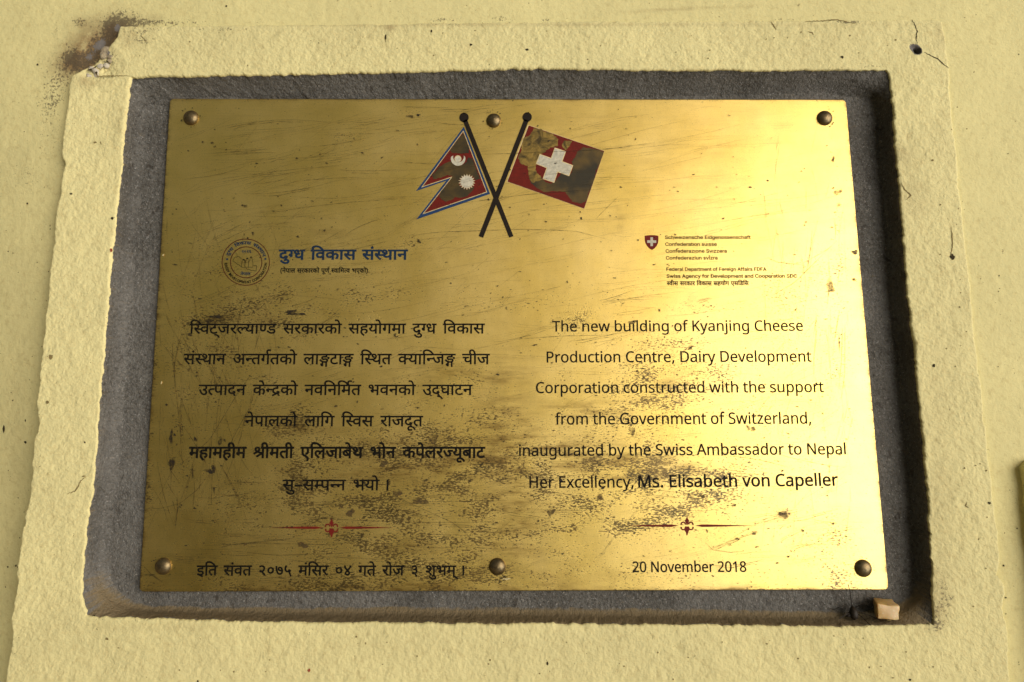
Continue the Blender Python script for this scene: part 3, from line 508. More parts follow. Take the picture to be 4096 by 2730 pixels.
'D58':'122,189 100,191 80,197 64,206 50,220 43,236 40,255 42,273 48,287 58,299 71,307 86,312 104,314 116,313 129,311 142,306 156,300 172,290 191,276 222,290 250,309 273,335 291,366 301,402 305,443 302,478 292,508 276,532 254,551 228,562 199,566 180,565 165,560 153,552 145,542 140,530 138,516 139,506 142,495 148,484 156,472 169,463 186,454 208,447 236,442 270,440 253,370 196,378 149,394 112,418 87,447 71,480 66,517 70,549 82,577 102,600 129,618 163,628 204,632 235,630 264,622 292,610 318,594 340,572 358,546 373,516 381,480 384,440 380,395 369,353 350,312 324,276 292,246 254,221 284,194 313,165 341,134 368,103 392,73 414,43 350,-1 317,44 286,84 258,118 230,147 204,172 179,194 161,191 142,190/591,551 591,0 510,0 510,551 421,551 421,622 695,622 695,551',
'D6':'-185,772 -183,787 -178,801 -168,813 -157,822 -144,828 -130,830 -115,828 -102,822 -91,813 -82,801 -77,787 -75,772 -77,757 -82,743 -91,731 -102,722 -115,716 -130,714 -144,716 -157,722 -168,731 -178,743 -183,757',
'D60':'587,551 587,0 506,0 506,266 487,261 467,257 448,254 428,252 405,251 380,251 352,252 322,254 292,258 262,264 236,270 212,277 198,269 183,261 167,253 196,218 228,182 264,146 301,110 340,75 380,42 326,-12 289,21 254,54 220,87 189,120 160,151 133,181 109,209 89,234 73,256 60,275 51,292 46,305 42,317 41,329 40,340 42,352 47,364 55,376 67,385 83,391 104,393 120,392 134,388 148,382 159,373 171,362 181,350 194,364 203,380 210,398 214,418 216,438 217,458 217,477 215,495 212,512 209,527 205,540 201,551 0,551 0,622 691,622 691,551/369,322 394,322 418,324 440,326 462,329 484,334 506,339 506,551 281,551 285,539 289,526 293,511 296,495 297,477 298,458 297,431 294,407 288,385 281,365 272,348 262,333 297,327 333,323',
'D61':'321,69 344,77 363,87 380,98 393,112 400,128 403,148 400,172 390,191 374,208 351,219 319,227 280,229 238,226 202,216 174,200 154,179 142,154 138,124 139,104 143,84 150,64 160,44 176,22 196,0 224,-26 259,-56 302,-89 248,-142 192,-96 145,-51 108,-9 80,34 64,80 58,130 60,154 65,177 74,198 85,216 99,233 115,248 103,261 92,276 82,292 75,310 70,330 69,352 70,370 73,386 79,400 86,413 95,424 106,433 122,443 140,451 158,458 179,462 203,464 229,465 361,465 361,551 0,551 0,622 546,622 546,551 442,551 442,394 230,394 211,394 197,393 186,391 178,389 170,385 164,381 156,372 151,361 149,347 150,334 153,322 159,312 166,302 174,292 183,284 215,293 249,298 284,300 327,298 365,291 396,279 423,264 444,245 460,224 472,202 479,178 481,153 477,117 466,85 447,57 421,34 388,16 348,2',
'D66':'170,551 170,0 89,0 89,551 0,551 0,622 273,622 273,551',
'D67':'89,551 0,551 0,622 80,622 72,637 66,653 60,669 56,686 54,705 53,724 59,773 79,814 111,849 154,875 206,891 266,896 356,888 440,862 516,820 585,763 648,695 704,615 620,615 515,731 402,801 283,824 240,821 203,811 174,794 152,772 138,746 134,714 135,695 138,677 144,662 150,647 157,634 165,622 273,622 273,551 170,551 170,0 89,0',
'D68':'-185,615 -195,638 -204,660 -211,682 -216,704 -219,726 -220,748 -215,789 -201,824 -178,854 -146,878 -107,891 -61,896 -23,893 10,883 39,868 64,845 87,815 108,778 127,734 145,682 163,622 273,622 273,551 170,551 170,0 89,0 89,551 0,551 0,622 87,622 68,685 49,736 28,776 5,803 -23,820 -57,825 -82,822 -102,814 -118,800 -130,782 -137,760 -139,733 -138,711 -135,691 -129,672 -122,653 -114,634 -105,615',
'D69':'-248,-12 -212,1 -174,8 -136,11 -90,7 -51,-6 -20,-28 4,-56 17,-90 22,-129 17,-167 1,-201 -24,-229 -60,-251 -104,-264 -157,-268 -219,-263 -275,-248 -324,-222 -370,-188 -414,-147 -455,-100 -394,-57 -368,-87 -344,-113 -320,-136 -296,-155 -271,-170 -246,-182 -218,-190 -189,-194 -157,-196 -98,-188 -63,-163 -51,-122 -54,-102 -62,-86 -76,-73 -93,-64 -111,-59 -131,-57 -148,-58 -165,-59 -180,-62 -194,-67 -208,-72 -222,-79',
'D70':'-63,-245 -80,-251 -98,-257 -116,-262 -135,-265 -154,-267 -173,-268 -219,-264 -259,-250 -290,-228 -314,-200 -328,-165 -333,-126 -328,-90 -313,-58 -287,-29 -253,-7 -211,7 -162,11 -114,8 -70,-1 -31,-17 5,-38 38,-62 68,-90 96,-122 121,-154 145,-189 83,-228 47,-177 10,-135 -27,-101 -66,-77 -109,-62 -156,-57 -187,-59 -213,-66 -233,-76 -247,-91 -256,-108 -259,-128 -256,-151 -248,-168 -234,-181 -217,-189 -198,-194 -178,-196 -161,-195 -145,-194 -130,-190 -116,-186 -102,-181 -88,-175',
'D75':'-169,615 -183,664 -197,705 -210,740 -225,767 -240,788 -256,804 -274,815 -293,821 -315,823 -329,823 -342,821 -354,818 -365,815 -375,812 -385,809 -409,882 -382,890 -351,894 -318,896 -284,893 -252,885 -224,870 -199,850 -175,820 -154,784 -133,737 -113,681 -94,615',
'D79':'170,551 170,0 89,0 89,551 0,551 0,622 273,622 273,551/90,615 76,664 62,705 48,740 34,767 19,788 3,804 -15,815 -34,821 -56,823 -70,823 -83,821 -95,818 -106,815 -116,812 -126,809 -150,882 -123,890 -92,894 -59,896 -25,893 7,885 34,870 60,850 84,820 106,784 126,737 146,681 165,615',
'D81':'-179,-44 -163,-41 -147,-40 -131,-39 -88,-42 -48,-50 -12,-64 20,-83 50,-106 78,-133 103,-163 128,-194 151,-227 94,-268 61,-219 27,-180 -6,-150 -42,-130 -82,-117 -125,-113 -133,-113 -140,-114 -148,-114 -154,-116 -161,-117 -167,-118',
'D9':'470,218 465,175 450,141 424,114 392,95 354,84 312,80 257,87 206,108 159,144 115,196 71,267 29,356 100,382 129,316 160,260 193,214 228,180 265,160 305,153 329,155 349,161 367,170 380,185 388,203 391,227 389,251 382,273 370,293 356,312 338,330 318,347 300,344 280,342 260,341 255,411 296,415 328,423 352,435 367,451 377,471 380,494 377,516 370,533 356,546 340,555 322,560 302,562 278,561 256,558 235,552 215,545 193,536 171,525 146,594 165,603 186,612 210,620 237,627 266,631 298,632 346,628 386,615 418,593 441,565 454,532 459,495 452,447 429,407 392,375 399,368 406,362 412,355 437,352 462,351 486,350 507,350 526,351 543,353 560,355 577,359 594,363 594,551 521,551 521,622 779,622 779,551 675,551 675,0 594,0 594,290 578,286 562,284 547,282 531,280 515,279 498,279 486,279 471,280 455,282 463,262 468,240',
'I1022':'62,0 62,65 368,459 368,464 71,464 71,546 481,546 481,476 184,87 184,82 491,82 491,0',
'I137':'88,0 88,728 528,728 528,646 181,646 181,396 495,396 495,314 181,314 181,0',
'I2':'25,0 290,728 397,728 665,0 567,0 413,432 403,461 392,494 380,531 366,575 351,626 334,684 352,684 335,625 320,574 306,530 294,492 283,459 274,432 124,0/158,203 158,284 532,284 532,203',
'I234':'45,0 45,82 174,82 174,646 45,646 45,728 396,728 396,646 267,646 267,82 396,82 396,0',
'I281':'88,0 88,728 181,728 181,82 518,82 518,0',
'I292':'88,0 88,728 220,728 399,269 403,257 408,243 413,228 419,212 425,194 430,176 436,157 442,138 448,119 453,101 458,84 462,67 442,67 447,83 452,100 457,117 463,136 468,155 474,174 480,192 486,210 492,227 497,243 502,257 506,269 683,728 815,728 815,0 724,0 724,416 724,431 724,448 724,467 725,486 725,507 725,527 726,549 726,570 727,592 727,613 728,635 728,655 736,655 729,633 722,610 714,587 707,564 699,541 692,519 684,498 678,478 671,460 665,443 659,428 654,416 492,0 411,0 246,416 241,428 236,442 230,459 224,477 217,496 210,517 202,539 195,561 187,584 179,608 171,632 163,655 172,655 172,637 173,617 174,596 174,575 174,554 175,532 175,511 175,490 176,469 176,450 176,432 176,416 176,0',
'I300':'88,0 88,728 197,728 493,262 502,249 511,234 521,216 533,196 545,175 557,152 570,128 583,102 595,76 582,76 579,103 577,130 576,156 575,181 574,204 573,227 573,247 573,265 573,281 573,728 666,728 666,0 555,0 292,414 279,433 267,453 255,473 242,495 228,519 213,546 197,576 177,610 155,649 172,649 174,614 175,580 177,549 178,520 179,493 180,469 181,448 181,430 181,415 181,0',
'I321':'383,-10 323,-5 267,10 217,35 171,70 133,113 102,164 78,224 64,290 60,363 64,437 78,503 102,563 133,614 171,657 217,692 267,717 323,732 383,737 443,732 498,717 549,692 594,657 632,614 663,563 687,503 700,437 705,363 700,290 687,224 663,164 632,113 594,70 549,35 498,10 443,-5/383,76 425,80 464,91 500,109 533,135 561,167 584,206 601,252 611,305 615,363 611,422 601,475 584,521 561,561 533,593 500,618 464,637 425,648 383,651 341,648 301,637 265,618 232,593 204,560 181,521 164,475 153,422 150,363 153,305 164,252 181,207 204,167 232,135 265,109 301,91 341,80',
'I375':'88,0 88,728 337,728 390,724 437,714 477,697 510,674 537,646 558,613 573,577 582,538 585,496 582,454 573,415 558,378 537,346 510,318 477,294 437,277 391,267 337,263 161,263 161,345 333,345 369,347 400,354 426,365 447,379 464,397 477,419 486,443 491,468 493,496 491,524 486,549 477,573 464,594 447,612 426,626 399,637 368,644 332,646 181,646 181,0',
'I384':'88,0 88,728 337,728 390,724 437,715 477,698 510,677 537,650 558,619 573,583 582,545 585,503 582,461 573,423 558,388 537,357 510,331 477,310 437,295 391,285 337,282 140,282 140,365 333,365 369,367 400,372 426,382 447,394 464,410 477,429 486,451 491,476 493,503 491,531 486,556 477,578 464,598 447,615 425,628 399,638 368,644 332,646 181,646 181,0/506,0 330,328 435,328 613,0',
'I397':'321,-13 271,-10 225,-1 184,13 149,32 118,56 94,84 75,116 63,151 57,190 152,190 157,165 166,142 180,123 197,107 218,93 241,83 266,76 293,72 321,70 353,72 382,77 409,86 434,99 455,114 472,132 484,152 492,175 495,200 492,222 486,241 475,257 460,271 443,283 422,293 400,302 376,310 351,318 263,343 208,362 163,386 126,414 99,448 83,487 77,533 81,572 92,608 110,640 135,669 165,693 200,712 239,726 282,734 327,737 373,734 415,726 454,712 488,693 517,670 541,643 559,612 571,579 575,544 484,544 476,577 459,604 434,626 402,642 365,652 324,655 294,654 267,648 242,640 220,628 202,614 187,598 176,579 170,559 167,537 170,513 178,493 191,476 208,462 227,449 247,440 268,432 288,425 306,419 379,399 399,394 421,386 444,378 467,368 489,356 511,342 531,325 549,306 564,284 576,259 583,230 585,198 582,160 571,124 554,91 530,61 500,36 464,15 422,0 374,-10',
'I411':'48,646 48,728 598,728 598,646 370,646 370,0 277,0 277,646',
'I456':'293,0 25,728 123,728 277,296 286,268 297,235 310,197 324,152 339,101 356,44 338,44 355,103 370,154 384,198 396,236 407,269 416,296 566,728 665,728 400,0',
'I472':'293,0 293,298 25,728 133,728 277,493 293,467 307,442 320,417 333,391 346,361 359,327 322,327 335,362 348,392 361,419 374,443 388,468 403,493 546,728 653,728 386,298 386,0',
'I507':'230,-13 197,-11 165,-4 136,7 110,22 87,41 69,64 55,91 47,121 44,155 46,185 52,210 62,231 76,250 93,265 112,278 133,288 156,296 181,303 206,308 231,312 256,316 287,320 313,323 336,326 355,329 370,332 382,337 390,344 395,354 396,366 396,369 395,390 391,410 384,427 374,441 361,453 346,463 327,470 306,474 282,476 257,474 235,470 215,463 198,455 183,444 170,433 160,421 151,408 144,396 60,423 75,454 94,480 116,501 141,518 167,531 195,541 223,548 252,551 280,553 299,552 320,550 342,546 365,540 388,532 409,520 430,505 448,486 463,462 475,434 482,400 484,360 484,0 398,0 398,74 392,74 385,61 375,48 362,35 347,22 330,11 309,1 286,-7 259,-11/245,65 276,67 303,73 328,84 348,98 365,114 379,134 389,154 395,175 396,197 396,273 391,269 384,265 373,261 360,258 347,255 332,252 316,250 302,248 287,246 273,244 262,243 252,242 232,238 212,234 193,228 176,221 161,212 149,200 140,187 134,170 132,151 134,133 139,117 147,104 158,92 171,82 187,75 205,69 224,66',
'I586':'299,-12 252,-8 208,4 169,23 135,50 106,83 82,122 65,167 54,216 51,270 54,324 65,374 82,419 106,458 135,491 169,518 208,537 252,549 299,553 325,552 350,548 374,542 397,535 418,525 438,513 457,499 473,483 488,466 501,446 512,425 521,402 436,378 431,392 425,404 418,417 409,428 399,438 388,447 376,455 363,462 349,467 333,471 317,473 299,474 265,471 235,461 209,446 188,425 171,400 157,371 148,339 142,305 140,270 142,235 148,201 157,170 171,141 188,116 209,95 235,79 265,70 299,67 317,68 334,70 350,74 364,80 378,87 390,95 402,104 412,115 420,127 428,140 434,153 438,167 522,144 514,120 503,98 490,78 475,60 459,44 440,30 420,17 398,7 375,-1 351,-7 326,-11',
'I597':'282,-12 238,-8 198,4 162,23 129,49 102,82 80,121 64,166 54,216 51,271 54,327 64,376 80,421 103,460 130,493 162,519 199,538 239,549 282,553 315,551 343,545 367,535 386,523 402,510 415,495 425,481 434,469 440,458 447,458 447,728 535,728 535,0 450,0 450,84 440,84 434,74 425,61 414,47 401,32 385,19 365,6 342,-4 314,-10/295,67 326,70 354,79 379,93 400,113 417,137 431,166 440,198 446,234 448,272 446,311 441,346 431,378 417,406 400,430 379,449 355,463 327,471 295,474 262,471 234,462 209,447 188,427 171,403 157,375 148,343 142,309 140,272 142,236 148,201 157,169 171,140 188,115 209,94 234,79 263,70',
'I614':'307,-12 256,-8 211,4 170,23 135,50 105,83 82,122 65,166 54,215 51,269 54,322 64,372 81,417 104,456 133,489 167,517 206,537 249,549 296,553 325,551 354,546 382,538 409,527 435,511 459,492 480,468 498,440 514,408 525,370 532,328 534,280 534,243 110,243 110,317 487,317 446,290 444,325 438,356 429,385 416,411 399,433 379,451 355,464 327,472 296,475 265,472 237,464 212,450 190,433 172,412 158,387 148,361 142,333 140,304 140,255 142,217 149,182 161,152 177,126 196,105 219,88 246,76 275,69 307,66 328,67 347,71 366,76 382,83 398,92 411,104 423,117 433,133 440,150 525,127 515,101 501,77 482,55 461,35 436,19 407,6 376,-4 343,-10',
'I647':'331,546 331,471 10,471 10,546/117,0 117,619 120,648 127,675 139,698 156,717 175,733 197,746 221,755 247,760 272,762 292,761 309,759 324,757 337,753 347,750 354,747 330,672 325,674 319,675 312,677 304,679 294,680 283,680 258,678 238,671 224,659 213,644 207,623 205,599 205,0',
'I658':'298,-216 260,-214 225,-209 194,-200 166,-189 141,-175 120,-160 102,-142 86,-124 74,-104 145,-59 153,-69 163,-81 174,-93 187,-105 203,-116 221,-126 243,-133 268,-138 298,-139 339,-136 375,-125 406,-108 429,-83 444,-50 448,-9 448,100 440,100 433,89 424,77 414,63 401,49 385,37 365,25 342,16 314,11 281,9 239,12 200,23 164,40 131,64 104,94 81,130 64,173 54,221 51,275 54,329 64,378 81,422 103,461 130,493 163,519 200,538 240,549 283,553 316,551 344,545 367,535 387,523 403,510 416,496 427,481 435,469 442,458 451,458 451,546 536,546 536,-14 533,-58 522,-97 504,-129 481,-156 452,-178 419,-195 381,-206 341,-213/296,87 327,89 355,97 380,110 401,127 418,149 432,175 441,205 447,240 449,277 447,315 442,349 432,380 418,407 401,430 380,449 356,463 328,471 296,474 263,471 234,462 209,448 188,428 171,404 157,376 148,346 142,313 140,277 142,241 148,208 158,178 171,152 189,129 210,111 235,98 264,90',
'I670':'165,327 165,0 77,0 77,728 165,728 165,414 150,414 169,459 193,495 221,521 253,539 290,549 329,553 364,550 397,543 426,530 452,512 473,490 491,462 504,429 512,390 514,347 514,0 426,0 426,339 422,378 411,411 393,438 368,458 338,470 303,474 278,472 254,466 232,457 213,443 197,427 183,407 173,383 167,357',
'I689':'77,0 77,546 165,546 165,0/122,635 106,637 91,643 79,652 69,664 63,678 61,693 63,709 69,723 79,735 91,744 106,750 122,751 138,750 152,744 165,735 175,723 181,709 183,693 181,678 175,664 165,652 152,643 138,637',
'I690':'77,0 77,546 165,546 165,0',
'I73':'382,-10 322,-5 267,10 216,35 171,70 133,113 101,164 78,224 64,290 60,363 64,437 78,503 101,563 133,614 171,657 216,692 267,717 322,732 382,737 418,736 453,730 487,721 518,709 548,693 575,674 599,652 621,627 640,599 655,568 667,535 676,499 583,499 577,523 568,545 556,564 543,582 528,598 510,612 492,624 472,634 451,642 429,647 406,650 382,651 340,648 301,637 264,618 231,593 204,560 181,521 164,475 153,422 150,363 153,305 164,252 181,206 204,167 232,135 265,109 301,91 340,80 382,76 406,77 429,81 451,86 472,94 492,104 510,115 528,129 543,145 556,163 568,183 577,205 583,229 676,229 668,193 656,160 640,129 622,102 600,76 575,54 548,35 519,19 487,7 454,-2 419,-8',
'I751':'200,-4 162,0 131,11 108,29 91,54 81,85 77,121 77,728 165,728 165,143 166,120 169,103 174,90 182,82 194,76 210,75 219,75 226,75 232,76 237,76 241,77 246,79 263,4 255,2 245,0 234,-1 223,-3 211,-4',
'I766':'77,0 77,546 163,546 163,424 156,424 165,452 177,476 192,497 209,515 228,530 248,541 270,549 293,554 316,556 353,552 385,539 412,519 434,492 450,460 460,423 448,423 457,449 468,473 484,494 502,512 523,527 547,540 572,549 599,554 627,556 658,553 686,547 713,535 738,519 758,498 776,473 789,443 796,408 799,368 799,0 711,0 711,366 707,401 696,430 678,450 654,464 629,473 601,476 577,474 556,469 537,460 521,449 507,435 496,418 488,399 484,379 482,356 482,0 394,0 394,375 391,403 381,427 364,448 342,463 316,472 287,476 266,474 246,469 227,461 210,449 195,434 182,417 173,395 167,371 165,344 165,0',
'I773':'165,327 165,0 77,0 77,546 162,546 162,414 150,414 169,459 193,495 221,521 253,539 290,549 329,553 364,550 397,543 426,530 451,512 473,490 490,462 503,429 511,390 514,347 514,0 426,0 426,339 422,378 411,411 393,438 368,458 338,470 303,474 278,472 254,466 232,457 213,443 197,427 183,407 173,383 167,357',
'I790':'299,-12 252,-8 208,4 169,23 135,50 106,83 82,122 65,167 54,216 51,270 54,324 65,374 82,419 106,458 135,491 169,518 208,537 252,549 299,553 347,549 391,537 430,518 465,491 494,458 518,419 535,374 545,324 549,270 545,216 535,167 518,122 494,83 465,50 430,23 391,4 347,-8/299,67 334,70 364,79 390,95 412,116 429,141 443,170 452,201 458,235 460,270 458,305 452,338 443,370 429,399 412,425 390,446 364,461 334,471 299,474 265,471 235,461 209,446 188,425 171,400 157,371 148,339 142,305 140,270 142,235 148,201 157,170 171,141 188,116 209,95 235,79 265,70',
'I84':'315,0 139,0 139,82 309,82 365,86 414,97 456,116 492,142 521,174 543,213 559,258 569,309 572,365 569,421 560,471 544,515 522,554 493,586 459,612 418,631 371,642 318,646 135,646 135,728 324,728 392,723 452,708 506,684 552,651 591,609 622,559 644,502 658,437 662,365 658,293 644,228 622,170 590,119 551,77 503,44 448,20 385,5/181,728 181,0 88,0 88,728',
'I843':'77,-204 77,546 162,546 162,458 172,458 179,469 188,481 198,495 210,510 226,523 246,535 269,545 297,551 330,553 374,549 414,538 450,519 483,493 510,460 532,421 548,376 558,327 562,271 558,216 549,166 532,121 510,82 483,49 451,23 414,4 374,-8 331,-12 298,-10 270,-4 247,6 228,19 211,32 198,47 188,61 179,74 172,84 165,84 165,-204/317,67 350,70 378,79 403,94 424,115 441,140 455,169 464,201 470,236 472,272 470,309 465,343 455,375 442,403 425,427 404,447 379,462 350,471 317,474 286,471 257,463 233,449 212,430 195,406 181,378 172,346 166,311 164,272 166,234 172,198 182,166 195,137 213,113 234,93 258,79 286,70',
'I852':'77,0 77,546 162,546 162,462 168,462 181,488 199,510 222,529 249,543 278,551 310,554 316,554 324,553 333,553 341,553 348,553 354,552 354,464 350,465 344,466 334,467 324,468 313,469 301,469 276,467 253,461 231,452 212,440 196,425 183,407 173,387 167,366 165,342 165,0',
'I871':'263,-12 227,-10 193,-4 163,5 135,17 111,34 91,53 74,76 61,103 53,132 136,152 146,125 161,103 180,86 204,75 231,68 262,65 297,68 328,76 353,90 372,107 383,127 387,148 385,166 378,181 367,195 351,207 331,216 307,223 216,245 171,258 134,277 105,299 85,326 73,357 69,394 72,424 81,451 96,476 115,499 139,517 168,532 200,544 234,550 271,553 307,551 339,545 367,536 392,523 413,508 431,490 446,469 458,446 468,421 388,401 379,420 367,438 351,454 330,467 304,475 272,478 241,476 214,468 191,456 173,439 162,420 158,399 161,380 168,364 180,350 198,339 221,329 250,321 333,301 378,287 414,269 442,247 462,220 474,189 478,154 475,123 466,95 451,69 430,45 405,26 375,10 341,-2 304,-9',
'I889':'292,546 292,471 10,471 10,546/92,676 180,676 180,142 181,119 186,102 195,88 207,79 223,73 244,71 250,72 257,72 265,73 274,75 282,76 289,77 307,3 298,0 287,-2 276,-4 265,-6 253,-7 242,-7 198,-3 161,10 131,31 109,59 96,93 92,135',
'I915':'262,-7 227,-4 195,3 165,16 140,34 118,56 100,84 87,118 80,156 77,199 77,546 165,546 165,207 169,168 180,135 198,108 223,88 253,76 289,72 314,74 337,80 359,89 378,103 394,119 408,139 418,163 424,189 426,219 426,546 514,546 514,0 429,0 429,132 441,132 422,86 398,50 369,24 336,7 301,-3',
'I95':'88,0 88,728 531,728 531,646 181,646 181,408 507,408 507,326 181,326 181,82 536,82 536,0',
'I980':'235,0 26,546 123,546 239,222 251,189 261,155 270,122 279,89 288,57 297,25 265,25 274,57 283,89 292,122 301,155 312,189 323,222 439,546 536,546 327,0',
'I984':'200,0 34,546 127,546 194,308 203,274 213,237 223,197 234,154 244,107 254,57 239,57 249,106 259,151 269,194 279,234 288,272 298,308 363,546 457,546 521,308 531,273 540,235 550,196 560,153 570,107 580,57 564,57 574,106 585,152 595,195 605,235 615,272 625,308 691,546 784,546 619,0 531,0 460,247 453,272 446,298 439,324 433,350 426,377 419,404 413,431 406,459 399,487 419,487 412,459 406,432 399,404 392,377 386,350 379,323 372,297 365,272 358,247 287,0',
'I998':'68,-198 91,-122 100,-124 117,-127 134,-129 149,-128 163,-124 176,-117 188,-106 200,-91 210,-72 219,-48 235,-3 26,546 123,546 239,222 250,188 261,155 270,122 279,89 288,56 297,25 265,25 274,57 283,89 292,122 301,155 311,189 323,222 440,546 536,546 296,-82 284,-109 271,-133 256,-153 240,-170 222,-184 202,-195 181,-202 158,-207 133,-208 118,-208 104,-206 92,-205 82,-202 74,-200',
'L10':'523,358 522,302 517,250 510,203 500,160 486,121 468,88 448,58 423,34 394,15 362,1 326,-7 285,-10 235,-5 191,10 152,34 120,68 94,110 74,160 60,219 52,285 49,358 52,432 59,498 72,556 91,606 116,648 148,682 186,706 232,720 285,725 335,720 380,706 418,682 450,648 477,606 497,556 511,498 520,432/137,358 139,296 143,242 152,195 163,155 179,123 198,98 223,79 251,69 285,65 319,69 347,79 372,97 391,122 407,155 419,194 427,242 432,296 434,358 432,420 427,474 419,520 407,560 391,592 372,618 347,636 319,646 285,650 251,646 223,636 198,618 179,592 163,560 152,520 143,474 139,420',
'L104':'619,0 513,0 260,341 187,277 187,0 97,0 97,714 187,714 187,362 207,385 227,407 248,430 269,453 289,475 310,498 503,714 608,714 325,403',
'L11':'355,0 269,0 269,499 269,517 269,534 270,548 270,561 270,574 271,586 272,597 272,610 273,622 263,612 253,603 244,595 235,587 224,578 211,567 135,505 89,564 282,714 355,714',
'L111':'412,0 177,626 173,626 174,611 175,594 176,575 177,554 178,531 179,508 180,483 180,458 180,433 180,0 97,0 97,714 230,714 450,129 454,129 678,714 810,714 810,0 721,0 721,439 721,462 721,485 722,508 723,531 724,553 725,574 726,593 727,610 728,625 724,625 486,0',
'L112':'663,0 558,0 176,593 172,593 173,577 174,559 176,538 177,517 178,495 178,472 179,448 180,424 180,399 180,0 97,0 97,714 201,714 582,123 586,123 585,135 584,151 584,171 582,193 582,216 580,241 580,266 579,289 579,311 579,714 663,714',
'L12':'520,0 48,0 48,73 235,262 269,297 299,329 326,358 349,386 367,413 382,440 393,468 399,498 401,529 397,565 385,595 366,618 340,635 310,646 275,649 242,647 211,641 184,631 157,617 130,601 103,581 56,640 75,655 96,670 118,683 140,695 165,705 190,713 217,719 246,723 275,724 318,721 356,714 390,701 420,684 444,662 464,636 479,605 488,572 491,534 488,497 481,462 468,429 451,397 429,364 404,332 375,300 343,266 308,231 159,84 159,80 520,80',
'L128':'286,714 371,708 439,690 490,659 526,617 547,566 554,504 552,475 548,447 540,420 528,393 512,369 492,347 468,327 438,310 404,296 365,286 320,280 269,278 187,278 187,0 97,0 97,714/278,637 187,637 187,355 259,355 302,357 339,361 372,370 399,381 422,397 439,416 451,440 459,468 461,500 456,542 441,576 417,603 382,622 336,633',
'L135':'502,191 499,150 488,114 471,82 447,55 418,32 382,14 342,1 297,-7 247,-10 221,-10 195,-8 170,-6 147,-3 125,1 104,6 85,11 67,17 51,24 51,110 77,100 107,90 140,81 177,74 213,69 251,68 284,70 314,74 340,82 362,93 380,106 394,122 404,140 410,161 412,183 410,205 405,225 397,242 385,258 367,272 346,286 318,300 284,315 244,330 215,342 188,354 164,366 142,380 123,395 106,411 92,428 80,447 72,468 65,490 61,515 60,542 63,578 73,611 89,640 111,664 138,685 170,702 206,714 245,722 288,724 326,723 362,719 396,713 428,705 457,695 485,684 457,607 432,617 405,626 376,634 347,640 317,644 286,645 258,644 233,639 211,632 193,622 178,610 166,596 158,579 153,561 151,541 153,518 158,498 166,481 178,466 194,451 215,438 240,425 271,411 307,397 347,381 382,365 414,348 440,329 462,308 480,284 492,257 500,226',
'L141':'323,0 233,0 233,635 10,635 10,714 545,714 545,635 323,635',
'L170':'288,545 348,540 396,526 433,502 459,468 475,422 480,365 480,0 416,0 399,76 395,76 380,58 364,42 348,28 330,16 312,6 292,-1 269,-6 244,-9 215,-10 184,-8 155,-2 128,7 105,20 84,38 68,60 56,85 48,115 46,149 53,198 74,239 109,272 159,297 223,313 303,320 394,323 394,355 391,395 381,426 365,448 343,462 316,471 283,474 255,473 229,468 203,462 178,453 155,443 132,433 105,499 130,511 157,522 188,532 220,539 254,544/314,259 254,254 208,243 176,227 154,206 141,179 137,148 140,121 149,99 164,82 185,70 208,63 235,61 278,65 315,78 348,98 373,128 388,166 393,214 393,262',
'L18':'285,724 325,722 362,715 396,704 426,689 451,670 472,647 487,620 496,588 499,553 497,526 491,501 480,478 467,458 450,439 431,422 410,406 387,391 363,378 391,363 418,348 443,330 465,312 485,291 500,269 512,244 520,216 522,185 519,147 509,112 493,82 471,55 444,32 412,14 374,1 333,-7 288,-10 239,-7 196,0 158,13 125,30 98,52 76,78 61,109 52,143 49,182 51,213 58,242 70,267 85,290 103,311 124,329 147,345 172,360 197,373 174,387 153,402 134,418 116,436 101,456 88,477 79,500 74,526 72,554 75,589 84,620 100,646 121,670 146,689 176,704 209,715 246,722/135,181 139,148 151,119 172,94 201,75 239,64 286,60 331,64 368,75 398,94 419,120 432,150 436,184 434,206 428,227 418,246 404,263 386,278 366,293 342,307 315,319 286,331 270,337 242,324 218,310 196,296 178,281 162,264 150,246 142,226 137,205/284,653 250,650 219,641 194,626 174,606 162,581 158,550 160,527 166,506 176,488 189,472 204,458 223,446 244,434 266,423 289,412 312,422 332,433 352,445 369,458 383,472 396,488 405,507 410,527 412,550 408,581 396,606 377,626 351,641 320,650',
'L182':'173,575 173,553 172,532 172,512 170,493 169,478 168,465 173,465 190,486 211,505 236,522 265,535 300,542 339,545 401,537 455,514 500,476 533,422 553,352 560,268 557,210 548,159 532,114 512,76 486,45 455,21 420,4 381,-7 339,-10 300,-7 265,0 236,13 211,29 190,48 173,68 166,68 148,0 85,0 85,760 173,760/324,472 289,470 259,462 234,450 214,434 198,412 187,384 179,352 175,314 173,271 173,267 177,206 187,156 206,116 233,86 274,69 326,63 370,69 406,87 434,116 453,157 465,208 469,269 465,331 453,381 434,421 406,449 369,466',
'L183':'300,-10 254,-7 212,3 174,19 139,42 110,72 86,109 69,153 58,205 55,265 59,327 70,381 88,426 113,464 142,494 178,517 217,533 260,543 306,546 333,545 359,542 385,538 409,531 429,525 447,517 420,444 403,450 384,456 364,461 343,465 323,468 304,469 270,466 240,459 215,446 194,428 176,406 163,378 154,346 148,308 146,266 148,225 154,189 163,157 176,129 193,107 214,89 239,76 267,69 299,66 327,67 353,70 376,75 398,81 419,89 438,97 438,19 419,10 400,3 378,-2 355,-7 329,-9',
